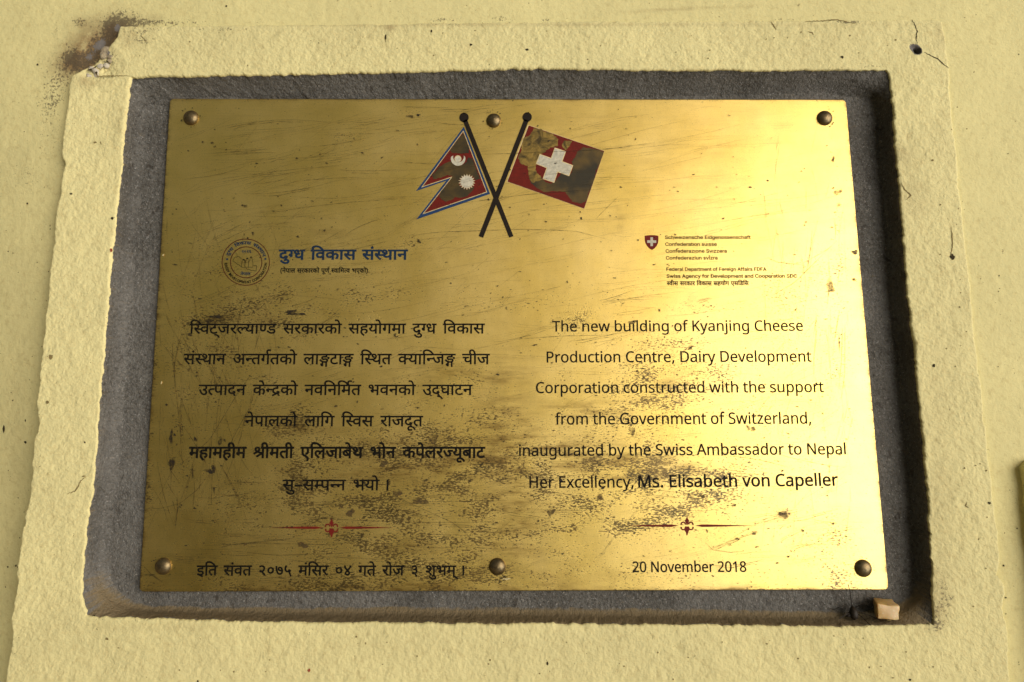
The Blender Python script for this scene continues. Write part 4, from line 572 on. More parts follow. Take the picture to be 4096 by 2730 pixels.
'L188':'275,-10 213,-2 159,21 115,60 82,113 62,183 55,267 62,352 82,421 116,476 160,515 214,538 276,546 303,545 327,541 349,536 369,528 387,518 403,507 418,495 431,481 442,467 448,467 447,477 446,490 444,506 443,521 442,535 442,546 442,760 530,760 530,0 459,0 446,72 442,72 431,57 418,43 403,30 387,19 369,9 348,1 326,-5 302,-9/289,63 340,68 380,84 408,110 428,146 439,193 443,250 443,266 439,328 428,379 410,420 382,449 341,467 288,473 245,467 209,448 182,416 162,375 150,324 146,265 150,206 162,156 182,116 209,87 245,69',
'L192':'292,546 336,543 375,533 410,516 441,493 466,465 486,432 501,393 510,351 513,304 513,251 146,251 152,195 168,149 192,112 226,86 268,70 317,65 350,66 380,69 408,74 434,82 461,91 489,102 489,25 462,14 435,5 408,-2 380,-6 348,-9 313,-10 264,-7 219,4 178,21 142,45 112,76 88,114 69,158 59,208 55,264 58,320 68,370 84,415 107,454 134,486 168,512 205,531 247,542/291,474 252,470 219,456 192,434 170,403 156,366 148,321 421,321 419,350 415,377 407,401 396,422 382,440 364,454 344,465 319,472',
'L20':'72,54 74,76 80,94 90,106 103,114 117,119 133,121 150,119 164,114 178,106 188,94 194,76 196,54 194,32 188,15 178,2 164,-7 150,-12 133,-14 117,-12 103,-7 90,2 80,15 74,32',
'L201':'332,468 197,468 197,0 109,0 109,468 15,468 15,509 109,539 109,570 111,613 118,650 130,682 145,708 165,729 189,745 217,756 248,763 283,765 304,764 323,763 342,760 358,756 374,752 387,747 364,678 353,681 340,685 327,688 313,691 299,692 284,693 257,690 235,680 218,664 207,640 199,609 197,571 197,536 332,536',
'L202':'275,546 309,544 341,537 370,526 397,510 422,490 443,465 448,465 460,536 530,536 530,-9 527,-57 518,-99 504,-136 484,-168 457,-194 425,-214 386,-228 341,-237 290,-240 252,-239 217,-236 184,-232 152,-225 124,-216 97,-206 97,-125 124,-137 153,-148 186,-156 221,-162 257,-166 295,-167 338,-162 374,-149 404,-126 425,-96 439,-59 443,-16 443,5 443,14 443,26 444,40 445,53 445,64 446,71 442,71 422,46 399,26 372,10 343,-1 311,-8 276,-10 212,-2 158,22 114,63 81,118 62,186 55,267 62,347 81,414 114,470 157,512 211,538/287,472 259,469 233,461 210,448 191,430 175,406 162,378 153,345 148,308 146,266 150,205 162,155 182,114 211,85 246,68 289,62 315,63 338,67 359,72 377,81 393,92 407,106 419,122 428,141 435,163 440,188 443,215 444,246 444,267 442,313 437,352 428,385 414,412 397,434 376,451 351,463 321,470',
'L206':'173,537 173,524 172,511 172,498 170,485 169,473 168,462 174,462 186,480 201,495 217,508 235,519 254,528 275,536 297,541 319,544 341,545 382,543 418,536 450,524 476,508 498,487 515,461 527,429 535,392 537,349 537,0 450,0 450,343 447,383 437,415 421,440 398,458 368,468 330,472 293,470 262,462 236,450 216,432 199,410 188,384 179,352 175,317 173,277 173,0 85,0 85,760 173,760',
'L208':'173,536 173,0 85,0 85,536/130,737 143,736 155,731 166,724 174,713 179,699 181,681 179,664 174,650 166,639 155,631 143,627 130,625 116,627 104,631 93,639 85,650 80,664 78,681 80,699 85,713 93,724 104,731 116,736',
'L217':'22,-240 6,-240 -9,-238 -22,-236 -34,-234 -45,-231 -55,-228 -55,-157 -45,-160 -35,-162 -24,-164 -13,-166 -1,-167 11,-167 31,-165 49,-159 64,-150 76,-134 83,-112 85,-83 85,536 173,536 173,-80 171,-112 166,-140 157,-166 144,-188 128,-206 108,-221 84,-232 55,-238/78,681 80,699 85,713 93,724 104,731 116,736 130,737 143,736 155,731 166,724 174,713 179,699 181,681 179,664 174,650 166,639 155,631 143,627 130,625 116,627 104,631 93,639 85,650 80,664',
'L221':'173,0 85,0 85,760 173,760',
'L226':'673,546 729,541 774,525 809,500 834,462 849,412 854,349 854,0 767,0 767,345 764,384 755,415 740,440 720,458 692,468 658,472 611,467 574,452 546,427 528,392 517,349 513,296 513,0 426,0 426,345 425,372 421,395 414,416 405,433 393,447 378,458 360,466 340,470 316,472 283,470 254,462 231,450 212,432 197,410 186,384 179,353 174,318 173,278 173,0 85,0 85,536 156,536 169,463 174,463 186,481 200,496 216,510 232,521 251,530 270,537 290,542 311,545 332,546 371,544 406,536 436,524 461,507 481,484 496,456 501,456 521,484 546,507 574,524 606,536 639,544',
'L227':'343,546 402,541 450,525 488,500 515,462 532,412 537,349 537,0 450,0 450,343 447,383 437,415 421,440 398,458 368,468 330,472 277,466 236,450 207,422 188,384 177,336 173,278 173,0 85,0 85,536 156,536 169,463 174,463 187,481 202,496 218,510 237,521 256,530 277,537 299,542 321,545',
'L233':'551,269 549,226 543,187 534,150 520,118 504,89 484,63 460,41 434,23 404,8 372,-2 338,-8 301,-10 267,-8 234,-2 203,8 174,23 148,41 125,63 105,89 87,118 74,150 63,187 57,226 55,269 58,325 68,375 85,420 108,457 137,489 171,514 211,532 255,542 304,546 351,542 394,532 432,514 467,489 496,457 520,420 537,375 548,325/146,269 148,229 153,192 162,160 176,131 193,107 214,88 239,74 269,66 303,63 337,66 367,74 392,88 413,107 430,131 444,160 453,192 458,229 460,269 458,310 452,346 443,378 430,406 413,429 392,448 366,461 336,469 302,472 252,466 213,448 183,418 162,377 150,328',
'L243':'340,546 402,538 455,515 500,477 533,423 553,354 560,269 557,212 548,160 532,116 512,77 486,46 456,22 421,4 382,-6 339,-10 313,-9 288,-5 266,1 246,9 228,19 212,30 197,42 184,54 173,68 167,68 168,56 170,41 171,25 172,8 173,-7 173,-20 173,-240 85,-240 85,536 157,536 169,463 173,463 184,478 197,492 212,505 228,517 246,527 266,535 288,541 313,545/324,472 290,470 261,463 237,452 217,436 201,415 189,390 181,360 175,326 173,286 173,269 175,227 179,190 187,157 198,129 214,105 234,87 260,74 290,66 326,63 357,66 384,75 406,90 426,110 441,135 454,164 462,196 467,232 469,270 465,327 453,376 434,417 406,448 369,466',
'L246':'335,546 345,546 356,545 368,544 379,543 389,542 398,540 387,459 378,461 369,463 358,464 348,465 338,466 329,466 309,465 289,460 270,453 252,443 235,431 220,416 206,400 195,381 186,360 179,337 174,312 173,286 173,0 85,0 85,536 157,536 167,438 171,438 183,457 197,476 212,492 229,508 247,521 267,532 288,540 311,544',
'L250':'434,148 431,115 422,86 408,61 388,40 364,22 334,8 300,-2 262,-8 220,-10 184,-9 152,-6 124,-1 98,6 74,14 52,24 52,104 75,94 101,84 130,74 160,67 191,62 222,61 263,63 295,71 319,82 336,98 346,118 349,140 348,153 344,165 338,176 329,187 316,197 298,208 277,219 250,231 217,244 184,257 154,271 128,284 105,298 86,314 71,332 60,352 53,376 51,404 57,446 76,481 106,509 147,530 196,542 252,546 284,545 314,542 344,536 371,529 398,520 423,510 393,440 370,449 346,457 322,464 297,470 272,473 246,474 213,472 185,466 164,456 148,443 138,428 135,409 136,395 141,383 148,372 159,361 173,351 192,342 214,331 241,320 273,307 305,294 334,281 360,268 382,254 400,238 415,220 426,199 432,175',
'L256':'264,62 277,62 291,64 305,66 318,68 329,70 339,73 339,6 328,2 315,-2 299,-6 282,-8 265,-10 249,-10 222,-8 196,-4 172,4 149,17 130,33 114,55 102,82 94,116 92,156 92,468 16,468 16,510 93,545 128,659 180,659 180,536 335,536 335,468 180,468 180,158 183,128 190,104 204,86 221,72 241,65',
'L259':'533,536 533,0 461,0 448,71 444,71 432,53 417,38 400,25 381,14 362,5 341,-2 319,-6 297,-9 274,-10 234,-8 198,-1 166,10 140,27 118,48 101,74 89,105 81,142 79,185 79,536 168,536 168,191 171,152 181,120 197,95 220,77 250,67 287,63 324,66 356,73 382,86 402,103 419,125 430,152 439,183 443,218 445,257 445,536',
'L269':'203,0 0,536 94,536 208,220 213,205 219,188 225,171 231,153 236,136 241,120 245,104 249,90 251,78 255,78 258,90 262,104 266,120 272,137 277,154 284,172 290,189 295,205 300,220 414,536 508,536 304,0',
'L270':'431,303 427,317 423,331 419,344 415,358 412,371 408,384 406,396 403,407 400,418 398,428 396,437 394,445 390,445 389,437 387,428 384,418 382,407 379,395 376,383 373,370 370,357 366,344 363,330 358,316 354,302 258,1 158,1 11,537 102,537 176,251 181,232 186,212 191,192 196,173 200,154 204,136 207,120 209,104 211,91 215,91 217,100 219,110 222,121 225,133 228,146 230,159 234,172 237,186 240,199 244,212 248,224 251,235 346,537 442,537 534,235 539,219 544,203 548,186 553,169 558,152 562,136 566,120 568,105 570,92 574,92 576,104 578,118 582,134 585,152 590,171 594,190 600,211 605,231 610,251 685,537 775,537 626,1 523,1',
'L275':'212,274 27,536 127,536 265,334 402,536 501,536 316,274 511,0 411,0 265,214 117,0 18,0',
'L276':'1,536 95,536 211,231 218,213 224,196 230,179 235,162 240,146 245,130 249,115 253,100 256,85 260,85 265,103 271,125 279,150 288,178 297,205 306,232 415,536 510,536 279,-74 266,-106 251,-135 234,-162 216,-185 196,-204 172,-220 146,-231 117,-238 84,-240 69,-240 55,-239 42,-238 31,-236 20,-234 11,-232 11,-162 19,-163 28,-165 38,-166 48,-167 59,-168 70,-168 90,-167 108,-163 124,-156 138,-148 151,-137 162,-124 172,-108 181,-92 189,-73 217,-2',
'L28':'40,274 42,328 47,382 56,434 68,485 84,535 104,583 128,629 156,673 187,714 270,714 227,649 192,580 164,507 145,431 133,354 129,275 131,224 136,173 145,122 157,72 173,23 192,-24 214,-71 240,-115 269,-158 187,-158 156,-118 128,-75 104,-30 84,18 68,66 56,117 47,169 42,221',
'L281':'431,0 39,0 39,58 327,468 56,468 56,536 424,536 424,470 140,68 431,68',
'L287':'192,105 185,81 178,56 169,29 159,2 149,-25 138,-52 128,-79 117,-104 106,-129 41,-129 48,-103 54,-76 60,-48 67,-19 72,10 78,38 83,66 87,92 91,116 185,116',
'L29':'260,274 258,221 253,169 244,117 232,67 216,18 196,-30 173,-75 145,-118 113,-158 31,-158 60,-115 86,-71 108,-24 127,23 143,72 155,122 164,173 169,224 171,275 169,327 164,379 155,431 143,482 127,531 108,580 86,627 60,672 30,714 113,714 145,673 173,629 196,583 216,535 232,485 244,434 253,382 258,328',
'L294':'40,229 40,307 460,307 460,229',
'L56':'545,0 459,221 176,221 91,0 0,0 279,717 360,717 638,0/352,517 350,524 346,533 342,546 337,560 333,575 328,590 324,603 321,615 318,624 315,611 311,597 308,584 304,570 300,558 296,546 293,535 290,526 287,517 206,301 432,301',
'L69':'403,645 366,643 332,636 300,626 271,611 245,592 222,568 202,542 186,511 173,478 164,440 158,400 156,357 159,301 168,250 184,204 205,164 232,131 266,104 305,85 350,73 402,69 433,70 462,73 491,77 519,83 546,89 573,97 573,19 546,10 519,3 490,-3 460,-7 426,-9 389,-10 320,-5 260,10 207,35 162,69 126,112 98,163 77,222 65,287 61,358 64,410 71,460 84,506 101,549 123,587 150,622 181,652 217,677 257,698 302,712 351,721 404,724 440,723 476,719 510,713 543,705 573,694 601,682 565,606 542,616 518,625 492,633 464,640 434,644',
'L74':'669,364 664,288 649,221 624,163 591,113 548,73 497,41 438,18 371,5 296,0 97,0 97,714 317,714 386,710 448,696 504,674 553,643 593,604 626,556 650,501 664,437/574,361 570,421 560,473 542,517 518,554 488,584 450,608 407,624 358,634 304,637 187,637 187,77 284,77 373,85 445,109 502,148 542,204 566,275',
'L78':'496,0 97,0 97,714 496,714 496,635 187,635 187,412 478,412 478,334 187,334 187,79 496,79',
'L88':'407,377 654,377 654,27 615,15 576,6 537,-1 496,-6 451,-9 403,-10 333,-5 271,10 216,34 169,68 131,111 100,162 79,220 65,285 61,357 66,428 81,493 105,551 139,602 181,644 232,678 290,704 357,719 431,724 470,723 508,719 544,713 579,705 612,694 644,682 610,604 584,615 555,624 524,633 492,640 460,644 426,645 372,641 323,629 280,610 243,583 212,550 187,510 169,465 159,414 155,357 158,303 167,252 182,206 204,166 233,132 269,104 312,84 364,72 424,68 454,69 480,70 504,73 525,77 545,81 564,85 564,297 407,297',
'L92':'643,0 553,0 553,333 187,333 187,0 97,0 97,714 187,714 187,412 553,412 553,714 643,714',
}
# every line of writing: text, font, [(glyph, x), ...]
RUNS = [
('स्विट्जरल्याण्ड सरकारको सहयोगमा दुग्ध विकास','D','D67@0 D215@259 D57@648 D35@1204 D81@1708 D32@1708 D52@2450 D210@2859 D51@3359 D66@3939 D197@4198 D37@4665 D60@5502 D52@6178 D25@6587 D66@7349 D52@7608 D25@8017 D79@8779 D60@9298 D61@9974 D51@10505 D79@11085 D27@11344 D50@11907 D66@12505 D419@13024 D185@13544 D43@13825 D67@14700 D57@14959 D25@15515 D66@16277 D60@16536'),
('संस्थान अन्तर्गतको लाङ्गटाङ्ग स्थित क्यान्जिङ्ग चीज','D','D60@0 D6@676 D215@676 D41@1065 D66@1707 D44@1966 D9@2781 D202@3545 D40@3903 D27@4473 D181@5036 D40@5036 D25@5606 D79@6368 D54@6887 D66@7565 D497@7824 D35@8471 D66@8975 D497@9234 D67@10141 D215@10400 D41@10789 D40@11431 D183@12261 D51@12864 D66@13444 D67@13703 D202@13962 D32@14320 D497@15062 D30@15969 D68@16603 D32@16862'),
('उत्पादन केन्द्रको नवनिर्मित भवनको उद्घाटन','D','D13@0 D198@548 D46@897 D66@1465 D42@1724 D44@2244 D25@3059 D75@3821 D202@3821 D271@4179 D25@4699 D79@5461 D44@5980 D57@6535 D67@7091 D44@7350 D67@7905 D50@8164 D181@8762 D40@8762 D49@9592 D57@10295 D44@10851 D25@11406 D79@12168 D13@12687 D42@13235 D81@13755 D28@13755 D66@14346 D35@14605 D44@15109'),
('नेपालको लागि स्विस राजदूत','D','D44@0 D75@555 D46@555 D66@1123 D54@1382 D25@2060 D79@2822 D54@3341 D66@4019 D67@4278 D27@4537 D67@5360 D215@5619 D57@6008 D60@6564 D52@7500 D66@7909 D32@8168 D420@8910 D40@9430'),
('महामहीम श्रीमती एलिजाबेथ भोन कपेलरज्यूबाट','D','D50@0 D61@598 D66@1129 D50@1388 D61@1986 D68@2517 D50@2776 D284@3634 D68@4341 D50@4600 D40@5198 D68@5768 D19@6287 D67@6840 D54@7099 D32@7777 D66@8519 D48@8778 D75@9349 D41@9349 D49@10251 D79@10954 D44@11213 D25@12028 D46@12790 D75@13358 D54@13358 D52@14036 D190@14445 D51@15017 D70@15597 D48@15597 D66@16168 D35@16427'),
('सु–सम्पन्न भयो ।','D','D60@0 D69@676 L294@676 D60@1176 D207@1852 D46@2202 D202@2770 D44@3128 D49@3943 D51@4646 D79@5226 D104@5745'),
('इति संवत २०७५ मंसिर ०४ गते रोज ३ शुभम् ।','D','D11@0 D67@491 D40@750 D60@1580 D6@2256 D57@2256 D40@2812 D108@3642 D106@4193 D113@4744 D111@5295 D50@6106 D6@6704 D67@6704 D60@6963 D52@7639 D106@8308 D110@8859 D27@9670 D40@10233 D75@10803 D52@11063 D79@11472 D32@11731 D109@12733 D58@13544 D69@14224 D49@14224 D50@14927 D81@15525 D104@15785'),
('दुग्ध विकास संस्थान','D','D419@0 D185@520 D43@801 D67@1676 D57@1935 D25@2491 D66@3253 D60@3512 D60@4448 D6@5124 D215@5124 D41@5513 D66@6155 D44@6414'),
('(नेपाल सरकारको पूर्ण स्वामित्व भएको)','D','L28@0 D44@300 D75@855 D46@855 D66@1423 D54@1682 D60@2620 D52@3296 D25@3705 D66@4467 D52@4726 D25@5135 D79@5897 D46@6416 D70@6984 D39@6984 D181@7707 D215@7967 D57@8356 D66@8912 D67@9171 D50@9430 D198@10028 D57@10377 D49@11193 D19@11896 D25@12449 D79@13211 L29@13470'),
('स्वीस सरकार विकास सहयोग एसडिसि','D','D215@0 D57@389 D68@945 D60@1204 D60@2140 D52@2816 D25@3225 D66@3987 D52@4246 D67@4915 D57@5174 D25@5730 D66@6492 D60@6751 D60@7687 D61@8363 D51@8894 D79@9474 D27@9733 D19@10556 D60@11109 D67@11785 D37@12044 D67@12621 D60@12880'),
('२०२६','D','D108@0 D106@551 D108@1102 D112@1653'),
('नेपाल','D','D44@0 D75@555 D46@555 D66@1123 D54@1382'),
('The new building of Kyanjing Cheese','L','L141@0 L206@556 L192@1174 L227@1998 L192@2616 L270@3180 L182@4226 L259@4841 L208@5459 L221@5717 L188@5975 L208@6590 L227@6848 L202@7466 L233@8341 L201@8946 L104@9550 L276@10169 L170@10679 L227@11240 L217@11858 L208@12116 L227@12374 L202@12992 L69@13867 L206@14499 L192@15117 L192@15681 L250@16245 L192@16724'),
('Production Centre, Dairy Development','L','L128@0 L246@605 L233@1018 L188@1623 L259@2238 L183@2856 L256@3336 L208@3697 L233@3955 L227@4560 L69@5438 L192@6070 L227@6634 L256@7252 L246@7613 L192@8026 L287@8590 L74@9118 L170@9848 L208@10409 L246@10667 L276@11080 L74@11850 L192@12580 L269@13144 L192@13652 L221@14216 L233@14474 L243@15079 L226@15694 L192@16629 L227@17193 L256@17811'),
('Corporation constructed with the support','L','L69@0 L233@632 L246@1237 L243@1650 L233@2265 L246@2870 L170@3283 L256@3844 L208@4205 L233@4463 L227@5068 L183@5946 L233@6426 L227@7031 L250@7649 L256@8128 L246@8489 L259@8902 L183@9520 L256@10000 L192@10361 L188@10925 L270@11800 L208@12586 L256@12844 L206@13205 L256@14083 L206@14444 L192@15062 L250@15886 L259@16365 L243@16983 L243@17598 L233@18213 L246@18818 L256@19231'),
('from the Government of Switzerland,','L','L201@0 L246@344 L233@757 L226@1362 L256@2557 L206@2918 L192@3536 L88@4360 L233@5088 L269@5693 L192@6201 L246@6765 L227@7178 L226@7796 L192@8731 L227@9295 L256@9913 L233@10534 L201@11139 L135@11743 L270@12292 L208@13078 L256@13336 L281@13697 L192@14167 L246@14731 L221@15144 L170@15402 L227@15963 L188@16581 L287@17196'),
('inaugurated by the Swiss Ambassador to Nepal','L','L208@0 L227@258 L170@876 L259@1437 L202@2055 L259@2670 L246@3288 L170@3701 L256@4262 L192@4623 L188@5187 L182@6062 L276@6677 L256@7447 L206@7808 L192@8426 L135@9250 L270@9799 L208@10585 L250@10843 L250@11322 L56@12061 L226@12700 L182@13635 L170@14250 L250@14811 L250@15290 L170@15769 L188@16330 L233@16945 L246@17550 L256@18223 L233@18584 L112@19449 L192@20209 L243@20773 L170@21388 L221@21949'),
('Her Excellency,','L','L92@0 L192@741 L246@1305 L78@1978 L275@2534 L183@3063 L192@3543 L221@4107 L221@4365 L192@4623 L227@5187 L183@5805 L276@6285 L287@6795'),
('Ms. Elisabeth von Capeller','L','L111@0 L250@907 L20@1386 L78@1914 L221@2470 L208@2728 L250@2986 L170@3465 L182@4026 L192@4641 L256@5205 L206@5566 L269@6444 L233@6952 L227@7557 L69@8435 L170@9067 L243@9628 L192@10243 L221@10807 L221@11065 L192@11323 L246@11887'),
('20 November 2018','L','L12@0 L10@572 L112@1404 L233@2164 L269@2769 L192@3277 L226@3841 L182@4776 L192@5391 L246@5955 L12@6628 L10@7200 L11@7772 L18@8344'),
('Schweızerısche Eıdgenossenschaft','I','I397@0 I586@642 I670@1213 I984@1804 I614@2623 I690@3206 I1022@3448 I614@4000 I852@4583 I690@4959 I871@5202 I586@5729 I670@6301 I614@6892 I95@7744 I690@8345 I597@8587 I658@9199 I614@9812 I773@10396 I790@10986 I871@11586 I871@12114 I614@12642 I773@13225 I871@13815 I586@14343 I670@14915 I507@15506 I647@16067 I889@16438'),
('Confederatıon suısse','I','I73@0 I790@730 I773@1330 I647@1921 I614@2291 I597@2874 I614@3486 I852@4069 I507@4446 I889@5007 I690@5334 I790@5577 I773@6176 I871@7036 I915@7563 I690@8155 I871@8397 I871@8925 I614@9453'),
('Confederazıone Svızzera','I','I73@0 I790@730 I773@1330 I647@1921 I614@2291 I597@2874 I614@3486 I852@4069 I507@4446 I1022@5007 I690@5560 I790@5802 I773@6401 I614@6992 I397@7844 I980@8485 I690@9047 I1022@9290 I1022@9842 I614@10394 I852@10977 I507@11354'),
('Confederaziun svizra','I','I73@0 I790@730 I773@1330 I647@1921 I614@2291 I597@2874 I614@3486 I852@4069 I507@4446 I1022@5007 I689@5560 I915@5802 I773@6393 I871@7252 I980@7780 I689@8342 I1022@8584 I852@9137 I507@9513'),
('Federal Department of Foreign Affairs FDFA','I','I137@0 I614@590 I597@1173 I614@1786 I852@2369 I507@2745 I751@3307 I84@3851 I614@4572 I843@5155 I507@5768 I852@6329 I889@6706 I766@7033 I614@7909 I773@8492 I889@9083 I790@9678 I647@10278 I137@10917 I790@11507 I852@12106 I614@12483 I689@13066 I658@13308 I773@13921 I2@14781 I647@15471 I647@15841 I507@16211 I689@16772 I852@17015 I871@17391 I137@18188 I84@18778 I137@19500 I2@20090'),
('Swiss Agency for Development and Cooperation SDC','I','I397@0 I984@642 I689@1460 I871@1702 I871@2230 I2@3026 I658@3716 I614@4330 I773@4913 I586@5503 I998@6075 I647@6905 I790@7275 I852@7875 I84@8520 I614@9242 I980@9825 I614@10387 I751@10970 I790@11245 I843@11845 I766@12457 I614@13333 I773@13916 I889@14507 I507@15103 I773@15664 I597@16255 I73@17136 I790@17866 I790@18466 I843@19065 I614@19678 I852@20261 I507@20637 I889@21199 I689@21526 I790@21768 I773@22368 I397@23227 I84@23869 I73@24590'),
('DAIRY DEVELOPMENT CORPORATION','I','I84@0 I2@722 I234@1412 I384@1853 I472@2496 I84@3443 I95@4165 I456@4766 I95@5456 I281@6057 I321@6623 I375@7387 I292@8026 I95@8929 I300@9530 I411@10284 I73@11198 I321@11928 I384@12693 I375@13336 I321@13975 I384@14740 I2@15383 I411@16073 I234@16719 I321@17160 I300@17924'),
]

# ---------------------------------------------------------------- unseen ground, added for warm bounce, cut short for the low sun
gs_ = 40.0
g = mesh_obj('ground', [(-6, -2.4, 0), (6, -2.4, 0), (6, 0.6, 0), (-6, 0.6, 0)], [(0, 1, 2, 3)],
             flat_mat('pale_concrete', (0.46, 0.38, 0.25), 0.9, 0.2, 0, 0.2, 3.0), kind='structure')

# ---------------------------------------------------------------- outlines measured on the plaster border
IN_TOP = [(526, 311), (590, 309), (700, 306), (850, 303), (1024, 300), (1300, 296), (1546, 292), (1700, 286), (1807, 283), (1940, 281),
          (2068, 275), (2200, 275), (2330, 278), (2550, 279), (2765, 283), (2930, 281), (3072, 284), (3200, 279), (3295, 281), (3420, 281), (3543, 278)]
IN_RIGHT = [(3543, 278), (3552, 290), (3558, 330), (3572, 424), (3580, 560), (3592, 700), (3606, 860), (3620, 1032), (3634, 1200), (3653, 1364), (3668, 1510),
            (3682, 1654), (3698, 1820), (3713, 2015), (3721, 2164), (3730, 2253), (3729, 2387), (3734, 2470), (3730, 2496)]
IN_BOT = [(3730, 2496), (3650, 2500), (3563, 2504), (3429, 2508), (3250, 2506), (3072, 2503), (2700, 2500), (2200, 2496), (1867, 2496), (1612, 2491),
          (1357, 2491), (1000, 2488), (800, 2482), (625, 2476), (402, 2470), (346, 2461)]
IN_LEFT = [(346, 2461), (336, 2425), (330, 2409), (328, 2320), (335, 2240), (346, 2119), (357, 2030), (369, 1994), (382, 1820), (394, 1654),
           (415, 1413), (435, 1164), (452, 990), (464, 866), (483, 700), (498, 536), (518, 357), (526, 311)]
OUT_TOP = [(366, 250), (402, 223), (430, 192), (446, 174), (464, 147), (482, 106), (625, 104), (1024, 100), (1400, 97), (1894, 90), (2330, 85), (2700, 85),
           (3072, 83), (3206, 81), (3340, 78), (3500, 80), (3643, 79), (3697, 75), (3771, 85)]
OUT_RIGHT = [(3771, 85), (3778, 130), (3791, 223), (3804, 379), (3813, 491), (3831, 625), (3838, 740), (3860, 924), (3885, 1156), (3902, 1364), (3931, 1571),
             (3945, 1720), (3959, 1851), (3969, 1963), (3989, 2107), (4001, 2225), (3992, 2311), (4020, 2350), (4015, 2435), (4028, 2508), (4035, 2619), (4040, 2730), (4052, 2960)]
OUT_BOT = [(4052, 2960), (3300, 2950), (2400, 2958), (1500, 2950), (700, 2955), (5, 2945)]
OUT_LEFT = [(5, 2945), (22, 2730), (29, 2655), (49, 2566), (42, 2476), (58, 2409), (69, 2333), (65, 2298), (74, 2217), (91, 2119), (109, 2030), (118, 1990), (133, 1760), (150, 1735),
            (146, 1612), (166, 1413), (178, 1281), (199, 1073), (206, 1050), (220, 866), (240, 750), (248, 700), (259, 652), (245, 616), (254, 513), (268, 402), (277, 330), (286, 304), (312, 286), (366, 250)]
NS = (980, 760, 980, 760)
IN = []
OUT = []
for n_, a_, b_ in zip(NS, (IN_TOP, IN_RIGHT, IN_BOT, IN_LEFT), (OUT_TOP, OUT_RIGHT, OUT_BOT, OUT_LEFT)):
    IN.append(resample(a_, n_))
    OUT.append(resample(b_, n_))
IN = np.concatenate(IN)
OUT = np.concatenate(OUT)
NU = len(IN)
IN3 = P(IN[:, 0], IN[:, 1], YF)
OUT3 = P(OUT[:, 0], OUT[:, 1], YF)


def wobble(L, amp, size, seed):
    """frayed edge: every point of the loop shifts a little in the wall's plane"""
    q = L.copy()
    d = np.roll(L, -1, 0) - np.roll(L, 1, 0)
    nx, nz = d[:, 2], -d[:, 0]
    ln = np.sqrt(nx * nx + nz * nz) + 1e-9
    k = amp * fbm(L[:, 0], L[:, 2], size, 4, seed, 0.62)
    k2 = np.array(k)
    q[:, 0] += nx / ln * k2
    q[:, 2] += nz / ln * k2
    return q


IN3 = wobble(IN3, 0.0016, 0.006, 3)
OUT3 = wobble(OUT3, 0.0015, 0.008, 5)

# the roughcast's relief
HOLE = P(3668, 204, YF)


def relief(x, z):
    h = 0.00042 * fbm(x, z, 0.0055, 4, 21, 0.65) + 0.0011 * fbm(x, z, 0.04, 3, 31)
    h = h + 0.0003 * np.abs(fbm(x, z, 0.003, 2, 41))
    return h


# depth of the wall behind the border's face: the border stands out more to the left and below
XL, XR = -0.42, 0.42
ZB, ZT = WALLZ - 0.30, WALLZ + 0.28


def wall_y(x, z):
    u = np.clip((x - XL) / (XR - XL), 0, 1)
    v = np.clip((z - ZB) / (ZT - ZB), 0, 1)
    st = (1 - v) * ((1 - u) * 0.012 + u * 0.0055) + v * ((1 - u) * 0.0075 + u * 0.0012)
    top = np.clip((z - (ZT - 0.065)) / 0.03, 0, 1) * np.clip((x - XL - 0.06) / 0.12, 0, 1)
    shade_lean = 3.2 * np.maximum(0, -x - 0.31 - 0.05 * v) ** 2 * (1.15 - 0.95 * v)      # made-up backward curve, bent so the wall's left darkens
    return YF + st * (1 - 0.75 * top) + 0.04 * (1 - np.exp(-shade_lean / 0.04))


# ---- border mesh
jl = np.concatenate([[-3, -2, -1], [0.0, 0.3, 0.8, 1.5, 2.3]])
NMID = 74
rows = []
Wd = np.sqrt(((IN3 - OUT3) ** 2).sum(1))
D = (IN3 - OUT3) / Wd[:, None]
yw = wall_y(OUT3[:, 0], OUT3[:, 2])
r = 0.0022


def edge_drop(d):
    d = np.minimum(d, r)
    return r - np.sqrt(np.maximum(r * r - (r - d) ** 2, 0))


vr = []
depth_kind = []
for k in (0, 1, 2):                                 # skirt, from inside the wall up to the edge
    p = OUT3 - D * (0.0006 * (2 - k))
    y0 = yw + 0.003
    p[:, 1] = y0 + (YF + r - y0) * (k / 3.0)
    p[:, 0] += 0.0006 * fbm(p[:, 0] + p[:, 1] * 3, p[:, 2], 0.004, 3, 8 + k)
    vr.append(p)
ts = [0.0003, 0.0008, 0.0015, 0.0024]
for t_ in ts:
    p = OUT3 + D * t_
    h = relief(p[:, 0], p[:, 2])
    p[:, 1] = YF + edge_drop(np.full(NU, t_)) - h * (0.4 + 0.6 * t_ / 0.0024)
    vr.append(p)
for k in range(1, NMID):
    w_ = k / NMID
    t_ = 0.0024 + (Wd - 0.0048) * w_
    p = OUT3 + D * t_[:, None]
    p[:, 1] = YF - relief(p[:, 0], p[:, 2])
    vr.append(p)
for t_ in ts[::-1]:
    p = IN3 - D * t_
    h = relief(p[:, 0], p[:, 2])
    p[:, 1] = YF + 0.7 * edge_drop(np.full(NU, t_)) - h * (0.4 + 0.6 * t_ / 0.0024)
    vr.append(p)
for k in (1, 2, 3):
    p = IN3 + D * (0.0001 * k)
    p[:, 1] = YF + 0.0012 + 0.0011 * k
    vr.append(p)
NR = len(vr)
V = np.concatenate(vr)
